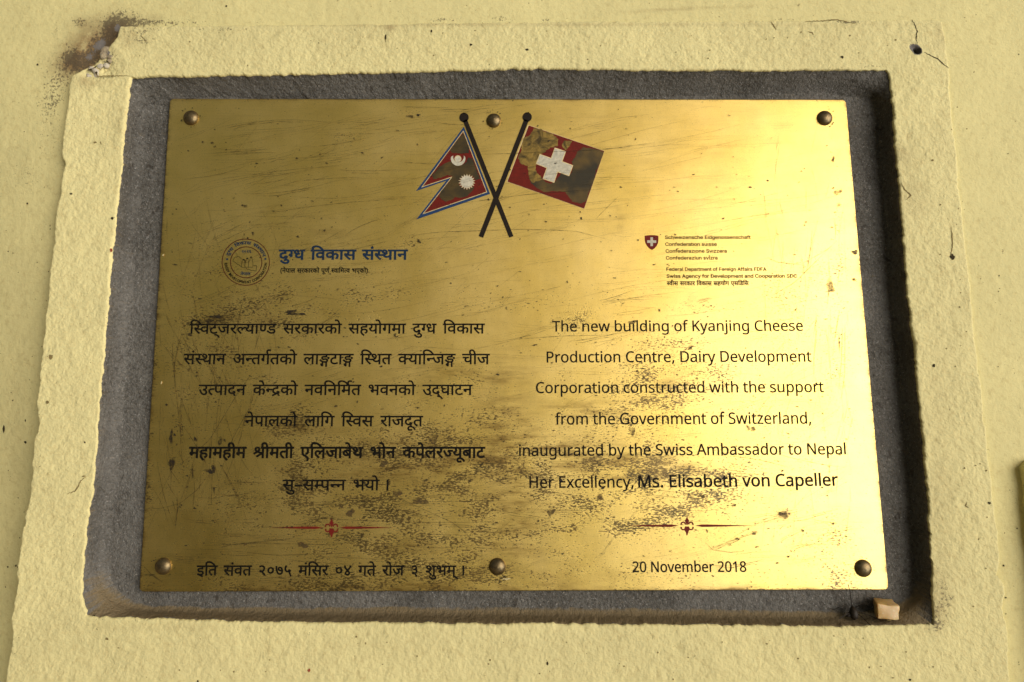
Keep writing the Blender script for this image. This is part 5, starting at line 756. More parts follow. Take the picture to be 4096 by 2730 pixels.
# the drilled hole
dh = np.sqrt((V[:, 0] - HOLE[0]) ** 2 + (V[:, 2] - HOLE[2]) ** 2)
dent = np.clip(1 - dh / 0.0036, 0, 1)
V[:, 1] += np.where(dh < 0.012, 0.0150 * np.minimum(1, dent * 2.2), 0)
dh2 = np.sqrt((V[:, 0] - HOLE[0] + 0.0035) ** 2 + (V[:, 2] - HOLE[2] - 0.004) ** 2)
V[:, 1] += 0.0016 * np.clip(1 - dh2 / 0.0045, 0, 1)
# the chipped corner at top left is lower and lumpy
CH = P(400, 262, YF)
dc = np.sqrt((V[:, 0] - CH[0]) ** 2 + ((V[:, 2] - CH[2]) * 1.2) ** 2)
kc = np.clip(1 - dc / 0.022, 0, 1)
V[:, 1] += kc * (0.003 + 0.0045 * np.abs(fbm(V[:, 0], V[:, 2], 0.008, 4, 77, 0.6)))


def strip_faces(nu, nr):
    i = np.arange(nu)
    j = np.arange(nr - 1)
    I, J = np.meshgrid(i, j)
    a = J * nu + I
    b = J * nu + (I + 1) % nu
    return np.stack([a, b, b + nu, a + nu], -1).reshape(-1, 4)


surround = empty('plaster_surround', (0, YF, WALLZ), 'raised rough yellow plaster border around the grey recess, its top left corner broken', 'plaster border')
fc = strip_faces(NU, NR)[:, ::-1]
border = mesh_obj('border', V, fc, M_BORDER, surround, smooth=True)
px, py = px_of(V)
mould = blobs(px, py, [(430, 235, 60, 60, 0, .6), (1060, 318, 60, 14, 0, .8), (1150, 322, 60, 8, 0, .45), (900, 118, 40, 14, 0, .3), (560, 150, 80, 50, 0, .45), (800, 118, 350, 12, 0, .4), (620, 170, 120, 30, 0, .15),
                       (1800, 98, 160, 10, 0, .45), (2100, 92, 120, 10, 0, .35), (2450, 240, 200, 30, 0, .12), (3350, 190, 90, 60, 0, .25), (3400, 90, 60, 10, 0, .6),
                       (3250, 90, 300, 10, 0, .3), (3490, 268, 70, 14, 0, .45), (3760, 2440, 60, 110, 20, .5), (3770, 2310, 50, 120, 0, .22), (3740, 2500, 50, 30, 0, .5), (2300, 2580, 60, 40, 0, .2), (1230, 2525, 50, 40, -40, .4),
                       (1780, 2620, 160, 60, 0, .2), (500, 2560, 150, 80, 0, .12), (370, 2500, 60, 25, 0, .35), (3640, 960, 60, 60, 0, .18), (3800, 1020, 30, 40, 0, .4), (2050, 310, 1500, 8, 0, .12),
                       (700, 2480, 500, 8, 0, .3), (3200, 2515, 500, 8, 0, .25), (60, 2600, 20, 60, 0, .5)])
wash = blobs(px, py, [(345, 330, 70, 30, 0, .55), (400, 215, 60, 60, -40, .5), (520, 150, 80, 50, 0, .35), (1562, 112, 20, 14, 0, .6), (3760, 150, 30, 60, 0, .3),
                      (3620, 170, 20, 60, 0, .12), (3760, 2360, 60, 120, 0, .35), (3740, 2470, 50, 60, 0, .5), (3600, 620, 60, 60, 0, .25), (3640, 800, 100, 80, 0, .2), (3060, 300, 400, 12, 0, .12),
                      (3750, 2000, 80, 300, 0, .18), (3760, 1500, 80, 300, 0, .12), (500, 500, 60, 200, 0, .1), (2000, 100, 1600, 8, 0, .3), (1430, 2600, 1400, 60, 0, .06),
                      (590, 2510, 400, 20, 0, .15)])
wash += 0.10 * np.clip(fbm(V[:, 0], V[:, 2], 0.05, 3, 51), 0, 1)
bare = np.clip(1.15 - dh / 0.0065, 0, 1) * 1.1 + np.clip(0.9 - dh2 / 0.006, 0, 1)
bare += 0.9 * np.clip(1 - np.sqrt(((px - 425) / 34) ** 2 + ((py - 215) / 34) ** 2), 0, 1)
# the inner lip: cement shows along the frayed edge at the top
lip = np.zeros(len(V))
lip[(NR - 3) * NU:] = 0.75
color_attr(border, 'marks', np.stack([mould, wash, bare + lip], 1))

# ---- cement lining of the recess
RIN = []
cs = [(740, 450), (3330, 450), (3480, 2300), (640, 2300)]
Q = []
for k, n_ in enumerate(NS):
    a_, b_ = cs[k], cs[(k + 1) % 4]
    Q.append(resample([a_, b_], n_))
Q = np.concatenate(Q)
Q3 = P(Q[:, 0], Q[:, 1], YC)
Wc = np.sqrt((Q3[:, 0] - IN3[:, 0]) ** 2 + (Q3[:, 2] - IN3[:, 2]) ** 2)
Dc = (Q3 - IN3) / Wc[:, None]
Dc[:, 1] = 0
side = np.repeat([0, 1, 2, 3], NS)
# inset of the side faces per side (left side leans more, top is a rough slope)
lean = np.array([0.0080, 0.0015, 0.0035, 0.0040])[side]
ks = np.ones(41) / 41
lean = np.convolve(np.concatenate([lean[-20:], lean, lean[:20]]), ks, 'valid')
vr = []
ARC = np.concatenate([[0], np.cumsum(np.linalg.norm(IN3[1:] - IN3[:-1], axis=1))])
prof = [(-0.25, -0.0125), (0.02, -0.0120), (0.15, -0.0105), (0.3, -0.008), (0.45, -0.0055), (0.6, -0.003), (0.8, -0.0005), (1.1, 0.0016), (1.6, 0.0030), (2.2, 0.0037)]
IN3S = np.stack([np.convolve(np.concatenate([IN3[-60:, k], IN3[:, k], IN3[:60, k]]), np.ones(121) / 121, 'valid') for k in range(3)], 1)
TOPW = (side == 0).astype(float)
TOPW = np.convolve(np.concatenate([TOPW[-20:], TOPW, TOPW[:20]]), ks, 'valid')
for q_, y_ in prof:
    bl_ = min(1.0, max(0.0, q_ / 0.5))
    p = IN3 * (1 - bl_) + IN3S * bl_ + Dc * (lean * q_)[:, None]
    slope = -0.0115 + 0.0152 * max(0.0, q_ / 2.2) ** 0.85 - (0.001 if q_ < 0 else 0)
    p[:, 1] = y_ * (1 - TOPW) + slope * TOPW
    n_ = fbm(ARC, np.full(NU, y_), 0.0045, 4, 61, 0.6)
    p += Dc * (0.0005 * n_)[:, None]
    p[:, 1] -= 0.0003 * n_
    vr.append(p)
start = lean * 2.2
for k in range(1, 40):
    p = IN3S + Dc * (start + (Wc - start) * (k / 39.0))[:, None]
    p[:, 1] = YC - 0.0005 * fbm(p[:, 0], p[:, 2], 0.006, 4, 63, 0.6) - 0.0005 * fbm(p[:, 0], p[:, 2], 0.05, 2, 64)
    vr.append(p)
Vc = np.concatenate(vr)
lining = mesh_obj('cement_lining', Vc, strip_faces(NU, len(vr))[:, ::-1], M_CEMENT, surround, smooth=True)

# ---- the wall behind
def lines(lo, hi, step, far_lo, far_hi):
    a = np.arange(lo, hi + step, step)
    l_ = lo - np.geomspace(0.02, lo - far_lo, 14)[::-1]
    h_ = hi + np.geomspace(0.02, far_hi - hi, 14)
    return np.concatenate([l_, a, h_])


xs = lines(-0.47, 0.47, 0.0019, -3.0, 3.0)
zs = lines(WALLZ - 0.34, WALLZ + 0.33, 0.0019, 0.0, 3.2)
X, Z = np.meshgrid(xs, zs)
Y = wall_y(X, Z) - 0.00035 * fbm(X, Z, 0.009, 4, 71, 0.55) - 0.0010 * fbm(X, Z, 0.07, 3, 72)
# hollow in the wall next to the broken corner
wp = P(385, 190, YF)
dd = np.sqrt((X - wp[0]) ** 2 + (Z - wp[2]) ** 2)
Y += 0.006 * np.clip(1 - dd / 0.022, 0, 1) * (0.6 + 0.8 * np.abs(fbm(X, Z, 0.01, 3, 73)))
dhw = np.sqrt((X - HOLE[0]) ** 2 + (Z - HOLE[2]) ** 2)
Y += 0.02 * (dhw < 0.009)                      # the drill went on into the wall
Vw = np.stack([X, Y, Z], -1).reshape(-1, 3)
nx_, nz_ = len(xs), len(zs)
I, J = np.meshgrid(np.arange(nx_ - 1), np.arange(nz_ - 1))
a = (J * nx_ + I)
fw = np.stack([a, a + 1, a + nx_ + 1, a + nx_], -1).reshape(-1, 4)
cx_ = X[:-1, :-1].ravel() + 0.001
cz_ = Z[:-1, :-1].ravel() + 0.001
ins = (np.abs(cx_) < 0.335) & (cz_ < WALLZ + 0.235) & (cz_ > WALLZ - 0.24)
fw = fw[~ins]
used, inv = np.unique(fw, return_inverse=True)
Vw = Vw[used]
fw = inv.reshape(-1, 4)
wall = mesh_obj('wall', Vw, fw, M_WALL, smooth=True, kind='structure')
px, py = px_of(Vw)
mould = blobs(px, py, [(420, 170, 70, 60, -35, 1.0), (470, 110, 50, 40, 0, .8), (350, 245, 70, 45, -40, .9), (320, 90, 40, 30, 0, .6), (560, 95, 130, 45, 0, .42), (285, 225, 35, 40, 0, .8),
                       (225, 130, 30, 40, 0, .35), (240, 290, 80, 120, 20, .45), (200, 420, 60, 100, 15, .42), (480, 60, 100, 50, 0, .40), (700, 92, 260, 14, 0, .5), (190, 560, 70, 70, 0, .22), (120, 700, 120, 60, 0, .22), (60, 760, 90, 80, 0, .18),
                       (1760, 80, 90, 16, 0, .62), (1320, 88, 80, 10, 0, .3), (2010, 80, 60, 26, 0, .6), (2180, 80, 40, 18, 0, .6), (1050, 85, 30, 20, 0, .45), (2900, 75, 200, 14, 0, .3),
                       (180, 640, 160, 900, 0, .10), (210, 1400, 40, 600, 5, .16), (60, 1500, 60, 500, 0, .12), (3150, 80, 60, 12, 0, .4), (3960, 700, 120, 500, 0, .07), (4050, 2300, 60, 400, 0, .12)])
wash = blobs(px, py, [(395, 175, 125, 95, -40, 1.3), (300, 230, 90, 60, -30, .8), (470, 130, 60, 40, -20, .8), (340, 240, 60, 50, 0, .8), (520, 90, 90, 40, 0, .35), (320, 90, 45, 25, 0, .35), (250, 260, 70, 90, 0, .25),
                      (2640, 42, 170, 7, -3, .30), (2850, 32, 250, 6, -2, .22), (620, 70, 30, 14, 0, .3), (250, 900, 60, 700, 5, .16), (60, 1750, 80, 900, 0, .12)])
wash += 0.10 * np.clip(fbm(Vw[:, 0], Vw[:, 2], 0.12, 3, 52), 0, 1)
bare = blobs(px, py, [(400, 180, 50, 30, -40, .75), (470, 112, 20, 26, 0, .75), (355, 232, 26, 22, 0, .6)])
color_attr(wall, 'marks', np.stack([mould, wash, bare], 1))

# ---- the end of a plastered block that reaches into the frame at the right
bx0 = float(P(4120, 2300, YF + 0.005)[0])
zt_ = float(P(4078, 1842, YF)[2])


def rounded_block(name, x0, x1, y0, y1, z0, z1, rad, mat):
    n = 10
    vs, fs = [], []
    nzr = 90
    prof_ = []
    for k in range(7):
        a_ = math.pi / 2 * k / 6
        prof_.append((x0 + rad - rad * math.cos(a_), y0 + rad - rad * math.sin(a_)))
    prof_ = [(x0, y1), (x0, (y0 + y1) / 2)] + prof_ + [(x0 + (x1 - x0) * q, y0) for q in (0.2, 0.4, 0.6, 0.8, 1.0)] + [(x1, y1)]
    zz = np.linspace(z0, z1, nzr)
    for kz, z in enumerate(zz):
        sh = max(0.0, 1 - (z1 - z) / rad)
        sh = rad * (1 - math.sqrt(max(0, 1 - sh * sh)))
        for (x, y) in prof_:
            w = 0.0005 * math.sin(z * 90) + 0.0003 * math.sin(z * 233)
            vs.append((x + (sh + w if x < x1 else 0), y + (sh if y < y1 else 0), z))
    m_ = len(prof_)
    for j in range(nzr - 1):
        for i in range(m_ - 1):
            a_ = j * m_ + i
            fs.append((a_, a_ + 1, a_ + m_ + 1, a_ + m_))
    fs.append(tuple((nzr - 1) * m_ + i for i in range(m_)))
    return mesh_obj(name, vs, fs, mat, smooth=True)


blk = rounded_block('plaster_block', bx0, bx0 + 0.16, YF - 0.008, YF + 0.02, WALLZ - 0.55, zt_, 0.005, M_WALL)
blk['label'] = 'shadowed edge of a yellow painted block at the right rim, low on the wall'
blk['category'] = 'plaster block'

# ---------------------------------------------------------------- the brass plaque
pc = P(2048, 1380, 0)
plaque = empty('brass_plaque', tuple(pc), 'worn brass plaque with crossed flags and black bilingual inscription set in the wall recess', 'plaque')
CR = P([681, 3382, 3553, 559], [397, 400, 2359, 2366], 0.0)      # corners, clockwise from top left
WX = np.linalg.norm(CR[1] - CR[0])
HZ = np.linalg.norm(CR[3] - CR[0])
rc = 0.0034


def axis(L, n):
    e = [0, 0.15, 0.4, 0.7, 1.0]
    a = [x * rc / L for x in e]
    mid = list(np.linspace(rc / L, 1 - rc / L, n))[1:-1]
    return np.array(a + mid + [1 - x for x in a[::-1]])


ua = axis(WX, 560)
va = axis(HZ, 400)
U, Vv = np.meshgrid(ua, va)
lu, lv = U * WX, Vv * HZ


def corner_map(lu, lv):
    for sx in (0, 1):
        for sz in (0, 1):
            a = (rc - lu) / rc if sx == 0 else (lu - (WX - rc)) / rc
            b = (rc - lv) / rc if sz == 0 else (lv - (HZ - rc)) / rc
            m_ = (a > 0) & (b > 0)
            d = np.sqrt(a * a + b * b) + 1e-12
            k = np.where(m_, np.maximum(a, b) / d, 1)
            a2, b2 = a * k, b * k
            lu = np.where(m_, (rc - a2 * rc) if sx == 0 else (WX - rc + a2 * rc), lu)
            lv = np.where(m_, (rc - b2 * rc) if sz == 0 else (HZ - rc + b2 * rc), lv)
    return lu, lv


lu, lv = corner_map(lu, lv)
uu, vv = lu / WX, lv / HZ
G3 = (CR[0] * ((1 - uu) * (1 - vv))[..., None] + CR[1] * (uu * (1 - vv))[..., None]
      + CR[2] * (uu * vv)[..., None] + CR[3] * ((1 - uu) * vv)[..., None])
nv_, nu_ = U.shape
Vp = G3.reshape(-1, 3)
I, J = np.meshgrid(np.arange(nu_ - 1), np.arange(nv_ - 1))
a = J * nu_ + I
fp = np.stack([a, a + nu_, a + nu_ + 1, a + 1], -1).reshape(-1, 4)
ring = np.concatenate([np.arange(nu_), np.arange(1, nv_) * nu_ + nu_ - 1, (nv_ - 1) * nu_ + np.arange(nu_ - 2, -1, -1), np.arange(nv_ - 2, 0, -1) * nu_])
ctr = Vp.mean(0)
rp = Vp[ring]
dirn = rp - np.roll(rp, 1, 0) + np.roll(rp, -1, 0) - rp
nrm = np.stack([-dirn[:, 2], 0 * dirn[:, 0], dirn[:, 0]], 1)
nrm /= np.linalg.norm(nrm, axis=1)[:, None] + 1e-12
if ((rp - ctr) * nrm).sum() < 0:
    nrm = -nrm
base = len(Vp)
extra = []
ef = []
prev = ring
for q_, y_ in ((0.00035, 0.00035), (0.00035, 0.0025)):
    p = rp + nrm * q_
    p[:, 1] = y_
    idx = base + np.arange(len(ring))
    extra.append(p)
    n_ = len(ring)
    k = np.arange(n_)
    ef.append(np.stack([prev[k], prev[(k + 1) % n_], idx[(k + 1) % n_], idx[k]], 1))
    prev = idx
    base += n_
Vp = np.concatenate([Vp] + extra)
fp = np.concatenate([fp] + ef)
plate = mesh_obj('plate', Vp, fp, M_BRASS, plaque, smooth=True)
px, py = px_of(Vp)
lw = lambda *a: a
specks = blobs(px, py, [
    (1600, 1900, 420, 160, -5, .50), (1500, 1780, 300, 90, -8, .55), (1300, 2010, 340, 120, 0, .55), (1350, 2335, 520, 40, 0, 1.6), (1300, 2130, 500, 220, 0, .35), (900, 1500, 300, 400, 0, .18), (1560, 2200, 420, 90, 0, .55), (1750, 2150, 250, 150, 0, .40),
    (820, 1290, 110, 40, 0, .85), (1010, 1290, 140, 70, 0, .55), (1240, 1270, 150, 36, -12, .75), (1200, 1340, 120, 60, 0, .4), (870, 1440, 170, 120, 0, .45), (1060, 1210, 150, 70, 0, .42),
    (840, 1130, 120, 160, 0, .30), (1080, 1520, 60, 40, 0, .7), (1190, 1690, 160, 60, -10, .55), (1100, 1660, 90, 50, 0, .55), (1850, 1600, 150, 130, 0, .40), (1700, 1560, 120, 60, 0, .25),
    (1900, 1900, 160, 300, 0, .38), (1400, 2080, 260, 60, 0, .40), (1180, 1960, 90, 90, 0, .5), (1860, 2330, 200, 50, 0, .6), (1500, 2340, 260, 50, 0, .9), (1750, 2290, 250, 60, 0, .5), (1650, 2060, 200, 40, 0, .5), (2050, 2380, 300, 20, 0, .35),
    (2650, 1400, 170, 90, -15, .45), (2700, 1530, 260, 90, -10, .62), (2560, 1640, 280, 70, -5, .55), (2300, 1280, 80, 50, -30, .62), (2250, 1520, 90, 40, 0, .4), (2450, 1830, 330, 70, 0, .60),
    (2600, 1880, 350, 60, 0, .70), (2350, 1950, 330, 80, 0, .45), (2320, 2020, 330, 60, 0, .55), (2700, 2000, 300, 80, -8, .5), (2450, 2110, 240, 40, 0, .75), (2700, 2050, 180, 50, -25, .5),
    (2300, 2110, 160, 30, 0, .5), (3320, 2280, 130, 110, 0, .45), (3290, 2350, 90, 30, 0, .9), (3150, 1300, 130, 160, 0, .30), (3350, 1400, 60, 250, 0, .30), (3200, 1100, 200, 120, 0, .25),
    (3300, 2140, 160, 80, -20, .40), (2600, 2300, 600, 60, 0, .22), (2200, 2150, 200, 150, 0, .28), (1400, 560, 60, 40, 0, .5), (1650, 460, 60, 30, 0, .45), (1640, 970, 60, 30, 0, .4),
    (1320, 1180, 200, 60, -6, .35), (1500, 1180, 260, 50, -8, .30), (2200, 1200, 500, 60, -6, .20), (2800, 1230, 150, 30, 0, .3), (1460, 1040, 100, 60, 0, .25),
    (3130, 2060, 40, 30, 0, .45), (720, 1700, 40, 300, 0, .28), (610, 1480, 18, 60, 0, .8), (600, 1960, 14, 140, 0, .5), (580, 2330, 60, 30, 0, .5), (600, 1100, 20, 200, 0, .3),
    (3320, 640, 30, 60, 0, .30), (3360, 900, 25, 300, 0, .28), (2000, 1900, 1300, 420, 0, .26), (1300, 1000, 900, 500, 0, .15), (2800, 1750, 700, 500, 0, .12)])
film_reflection = blobs(px, py, [
    (1700, 1880, 260, 70, 0, .75), (1420, 1900, 120, 60, 0, .55), (1820, 1830, 120, 40, 0, .85), (1650, 1760, 300, 60, -6, .55), (1150, 1900, 60, 40, 0, .4), (1210, 1710, 140, 40, 0, .5),
    (2450, 1850, 250, 60, 0, .80), (2250, 1790, 170, 50, 0, .80), (2620, 1890, 200, 40, 0, .55), (2400, 1640, 200, 50, 0, .30), (2650, 1540, 150, 60, -20, .25), (2330, 1640, 100, 40, 0, .3),
    (1650, 2190, 120, 24, 0, .65), (1730, 2200, 60, 30, 0, .6), (1210, 2110, 40, 20, 0, .5), (1150, 1940, 80, 40, 0, .35), (1750, 1480, 200, 50, 0, .35), (1940, 1500, 120, 40, 0, .4), (1280, 960, 120, 50, 0, .28),
    (1330, 2350, 500, 26, 0, .75), (2150, 2320, 350, 60, 0, .35), (2010, 2250, 70, 60, 0, .45), (2300, 2380, 600, 16, 0, .5), (2950, 2360, 300, 16, 0, .45), (640, 2330, 60, 30, 0, .4),
    (1620, 2350, 160, 30, 0, .7), (1600, 2030, 80, 40, 0, .4), (3130, 2060, 30, 24, 0, .6), (1420, 2120, 80, 30, 0, .4), (590, 1900, 22, 400, 2, .45), (630, 1300, 22, 400, 3, .35),
    (900, 1270, 90, 36, 0, .5), (1060, 1280, 60, 30, 0, .35), (2040, 2000, 150, 420, 3, .62), (1990, 1600, 100, 200, 0, .22), (2480, 880, 20, 50, 0, .35), (2250, 620, 700, 200, 0, .10)])  # tall lower-centre blob paints a dark reflection; the others are tarnish
edge = np.minimum(np.minimum(np.concatenate([uu.ravel(), np.zeros(len(Vp) - uu.size)]), np.concatenate([1 - uu.ravel(), np.zeros(len(Vp) - uu.size)])) * WX,
                  np.minimum(np.concatenate([vv.ravel(), np.zeros(len(Vp) - uu.size)]), np.concatenate([1 - vv.ravel(), np.zeros(len(Vp) - uu.size)])) * HZ)
film_reflection += 0.75 * np.exp(-edge / 0.0012) + 0.05
specks += 0.35 * np.exp(-edge / 0.002)
specks = 0.97 * (1 - np.exp(-specks * 1.6)) * (0.88 + 1.25 * fbm(Vp[:, 0], Vp[:, 2] * 2.2, 0.022, 4, 91, 0.65))
film_reflection *= 1.2 + 1.5 * fbm(Vp[:, 0], Vp[:, 2] * 2.5, 0.018, 4, 95, 0.6)
rub = blobs(px, py, [(1450, 1290, 160, 50, -20, .7), (2330, 1270, 90, 60, -50, .8), (2750, 1480, 160, 120, -30, .7), (2660, 1600, 200, 60, 0, .6), (3150, 1250, 100, 60, -30, .5), (3300, 1350, 80, 200, 0, .4),
                     (1240, 1270, 120, 40, 0, .6), (1850, 1560, 100, 100, 0, .4), (2950, 1900, 200, 80, -20, .4), (2570, 810, 40, 40, 0, .5), (1160, 600, 30, 20, 0, .5), (3140, 2060, 50, 30, 0, .7),
                     (1150, 560, 200, 60, 0, .18), (2000, 1200, 600, 120, 0, .2), (830, 1850, 60, 40, 0, .3)])
color_attr(plate, 'marks', np.clip(np.stack([specks, film_reflection, rub], 1), 0, 1))

# ---------------------------------------------------------------- writing
GL = {}


def embolden(c, d):
    if not d:
        return c
    p = np.asarray(c, float)
    keep = np.linalg.norm(p - np.roll(p, 1, 0), axis=1) > 0.5
    p = p[keep]
    e1 = p - np.roll(p, 1, 0)
    e2 = np.roll(p, -1, 0) - p
    e1 /= np.linalg.norm(e1, axis=1)[:, None] + 1e-9
    e2 /= np.linalg.norm(e2, axis=1)[:, None] + 1e-9
    n1 = np.stack([-e1[:, 1], e1[:, 0]], 1)
    n2 = np.stack([-e2[:, 1], e2[:, 0]], 1)
    b = n1 + n2
    b /= np.maximum(1 + (n1 * n2).sum(1), 0.45)[:, None]
    return p + b * d


def glyph(g):
    if g not in GL:
        GL[g] = [[tuple(map(int, q.split(','))) for q in c.split(' ')] for c in GLYPHS[g].split('/')]
    return GL[g]


def fill_mesh(contour_sets, name):
    """fill closed 2-D outlines; each set keeps its own tiny step in depth"""
    vs, fs = [], []
    for k, (cons, dep) in enumerate(contour_sets):
        cu = bpy.data.curves.new('tmp', 'CURVE')
        cu.dimensions = '2D'
        cu.fill_mode = 'BOTH'
        for c in cons:
            sp = cu.splines.new('POLY')
            sp.points.add(len(c) - 1)
            for q, (x, y) in zip(sp.points, c):
                q.co = (x * 40000, y * 40000, 0, 1)
            sp.use_cyclic_u = True
        ob = bpy.data.objects.new('tmp', cu)
        me = ob.to_mesh()
        n0 = len(vs)
        vs += [(v.co.x / 40000, dep, v.co.y / 40000) for v in me.vertices]
        for p in me.polygons:
            f = [n0 + i for i in p.vertices]
            fs.append(f)
        ob.to_mesh_clear()
        bpy.data.objects.remove(ob)
        bpy.data.curves.remove(cu)
    return vs, fs


def face_front(me):
    """all faces of flat artwork look out of the wall"""
    import bmesh
    bm = bmesh.new()
    bm.from_mesh(me)
    for f in bm.faces:
        f.normal_update()
        if f.normal.y > 0:
            f.normal_flip()
    bm.to_mesh(me)
    bm.free()


RUN = {t: (f, r) for t, f, r in RUNS}


def run_glyphs(text, space=0, lead='D'):
    """the shaped glyphs of a line; 'space' widens each gap between words"""
    f, r = RUN[text]
    out = []
    items = [(q.split('@')[0], int(q.split('@')[1])) for q in r.split(' ')]
    adv = 0
    last = None
    for g, x in items:
        if last is not None and space:
            xs_ = [p[0] for c in glyph(last[0]) for p in c]
            xn_ = [p[0] for c in glyph(g) for p in c]
            gap = (x + min(xn_)) - (last[1] + max(xs_))
            if gap > 150 and g not in ('D104',):
                adv += space
        out.append((g, x + adv))
        last = (g, x)
    return out


def add_rim(vs, fs, c, b, fn, y):
    """a line of width 2b along an outline: makes a letter bolder"""
    o1, o2 = embolden(c, b), embolden(c, -b)
    n = len(o1)
    b0 = len(vs)
    for p in list(o1) + list(o2):
        q = fn(p)
        vs.append((q[0], y, q[2]))
    for i in range(n):
        j = (i + 1) % n
        fs.append((b0 + i, b0 + j, b0 + n + j, b0 + n + i))


def write_line(name, text, x0, x1, y0, y1, top, mat, bold=0, space=0, ref=None, parent=None, label=None, y=-0.00012):
    """lay one line between two spots of the plate; top is where its cap or head line stands"""
    gl = run_glyphs(text, space)
    f = RUN[text][0]
    ref = ref or {'D': 622, 'L': 714, 'I': 727}[f]
    cs_ = []
    lo, hi = 1e9, -1e9
    for g, x in gl:
        cc = [embolden(c, 0) for c in glyph(g)]
        cc = [[(p[0] + x, p[1]) for p in c] for c in cc]
        lo = min(lo, min(p[0] for c in cc for p in c))
        hi = max(hi, max(p[0] for c in cc for p in c))
        cs_.append(cc)
    A, B = P(x0, y0, 0), P(x1, y1, 0)
    T = P((x0 + x1) / 2, top, 0)
    ex = (B - A)
    L = np.linalg.norm(ex)
    ex = ex / L
    ez = np.array([-ex[2], 0, ex[0]])
    sx = L / (hi - lo)
    mid = (A + B) / 2
    sz = ((T - mid) @ ez) / ref
    sets = []
    for k, cc in enumerate(cs_):
        con = []
        for c in cc:
            con.append([((A + ex * ((p[0] - lo) * sx) + ez * (p[1] * sz))[[0, 2]]) for p in c])
        sets.append((con, y - (k % 3) * 0.000012))
    vs, fs = fill_mesh(sets, name)
    if bold:
        for k, cc in enumerate(cs_):
            for c in cc:
                add_rim(vs, fs, c, bold, lambda p: (A + ex * ((p[0] - lo) * sx) + ez * (p[1] * sz)), y - 0.00004 - (k % 3) * 0.00001)
    o = mesh_obj(name, vs, fs, mat, parent or plaque)
    face_front(o.data)
    if label:
        o['label'] = label
    return o


# English text, lower right
EN = [('The new building of Kyanjing Cheese', 2209.6, 3212, 1327, 1324, 1284, 4),
      ('Production Centre, Dairy Development', 2187.6, 3246, 1450.7, 1447.5, 1406, 4),
      ('Corporation constructed with the support', 2144.7, 3295.4, 1573.3, 1569.5, 1528, 4),
      ('from the Government of Switzerland,', 2221.5, 3244.8, 1699, 1695.5, 1652, 4),
      ('inaugurated by the Swiss Ambassador to Nepal', 2077, 3383, 1825, 1818, 1777, 6),
      ('Her Excellency,', 2118.5, 2534, 1952.3, 1950.5, 1906, 6),
      ('Ms. Elisabeth von Capeller', 2555, 3352, 1950.5, 1943, 1899, 13),
      ('20 November 2018', 2531, 2985, 2289, 2288, 2247, 8)]
for t_, a_, b_, c_, d_, e_, w_ in EN:
    write_line('inscription_line', t_, a_, b_, c_, d_, e_, M_INK, w_ + 6)
NP = [('स्विट्जरल्याण्ड सरकारको सहयोगमा दुग्ध विकास', 757.4, 1938.6, 1335.6, 1334.5, 1296.5, 11),
      ('संस्थान अन्तर्गतको लाङ्गटाङ्ग स्थित क्यान्जिङ्ग चीज', 734, 1958.6, 1457.6, 1457.6, 1417, 11),
      ('उत्पादन केन्द्रको नवनिर्मित भवनको उद्घाटन', 794.4, 1890, 1580.7, 1580.7, 1540.5, 11),
      ('नेपालको लागि स्विस राजदूत', 979, 1691.7, 1705.7, 1705.7, 1665, 11),
      ('महामहीम श्रीमती एलिजाबेथ भोन कपेलरज्यूबाट', 756, 1940, 1832, 1832, 1789.5, 22),
      ('सु–सम्पन्न भयो ।', 1130, 1552.7, 1961.5, 1961.5, 1920.5, 13),
      ('इति संवत २०७५ मंसिर ०४ गते रोज ३ शुभम् ।', 786.7, 1856, 2302, 2302, 2263.5, 15)]
for t_, a_, b_, c_, d_, e_, w_ in NP:
    write_line('inscription_line', t_, a_, b_, c_, d_, e_, M_INK, w_ + 4, space=170)
write_line('blue_heading', 'दुग्ध विकास संस्थान', 1116, 1630, 1039, 1039, 1001, M_NAVY, 26, space=100)
write_line('small_note', '(नेपाल सरकारको पूर्ण स्वामित्व भएको)', 1122.3, 1471, 1091.5, 1091.5, 1075.5, M_INK, 26, space=60)

# the Swiss letterhead, upper right
swiss = empty('tmp', (0, 0, 0), '', '')
bpy.data.objects.remove(swiss)
SW = [('Schweızerısche Eıdgenossenschaft', 2660.5, 3002, 957, 956.5, 943.5, 0), ('Confederatıon suısse', 2661.5, 2866.9, 984.7, 984.3, 971.2, 0),
      ('Confederazıone Svızzera', 2663, 2906.6, 1012, 1011.6, 998.5, 0), ('Confederaziun svizra', 2664, 2869.6, 1039.4, 1039, 1026, 0),
      ('Federal Department of Foreign Affairs FDFA', 2666, 3065, 1084.6, 1084, 1071, 0), ('Swiss Agency for Development and Cooperation SDC', 2666.6, 3187.8, 1112.3, 1111.6, 1098.5, 22)]
for t_, a_, b_, c_, d_, e_, w_ in SW:
    write_line('letterhead_line', t_, a_, b_, c_, d_, e_, M_INK, max(w_ + 8, 24))
write_line('letterhead_line', 'स्वीस सरकार विकास सहयोग एसडिसि', 2667.6, 2995, 1142, 1141.6, 1127, M_INK, 26, space=80)


def art(name, polys, mat, parent, y, label=None):
    """flat enamelled shapes; polys is a list of outline sets in photograph units"""
    sets = []
    for cons in polys:
        sets.append(([P([p[0] for p in c], [p[1] for p in c], 0)[:, [0, 2]] for c in cons], y))
    vs, fs = fill_mesh(sets, name)
    o = mesh_obj(name, vs, fs, mat, parent)
    face_front(o.data)
    if label:
        o['label'] = label
    return o


def circle(cx, cy, r_, n=48, ry=None):
    return [(cx + r_ * math.cos(2 * math.pi * k / n), cy + (ry or r_) * math.sin(2 * math.pi * k / n)) for k in range(n)]


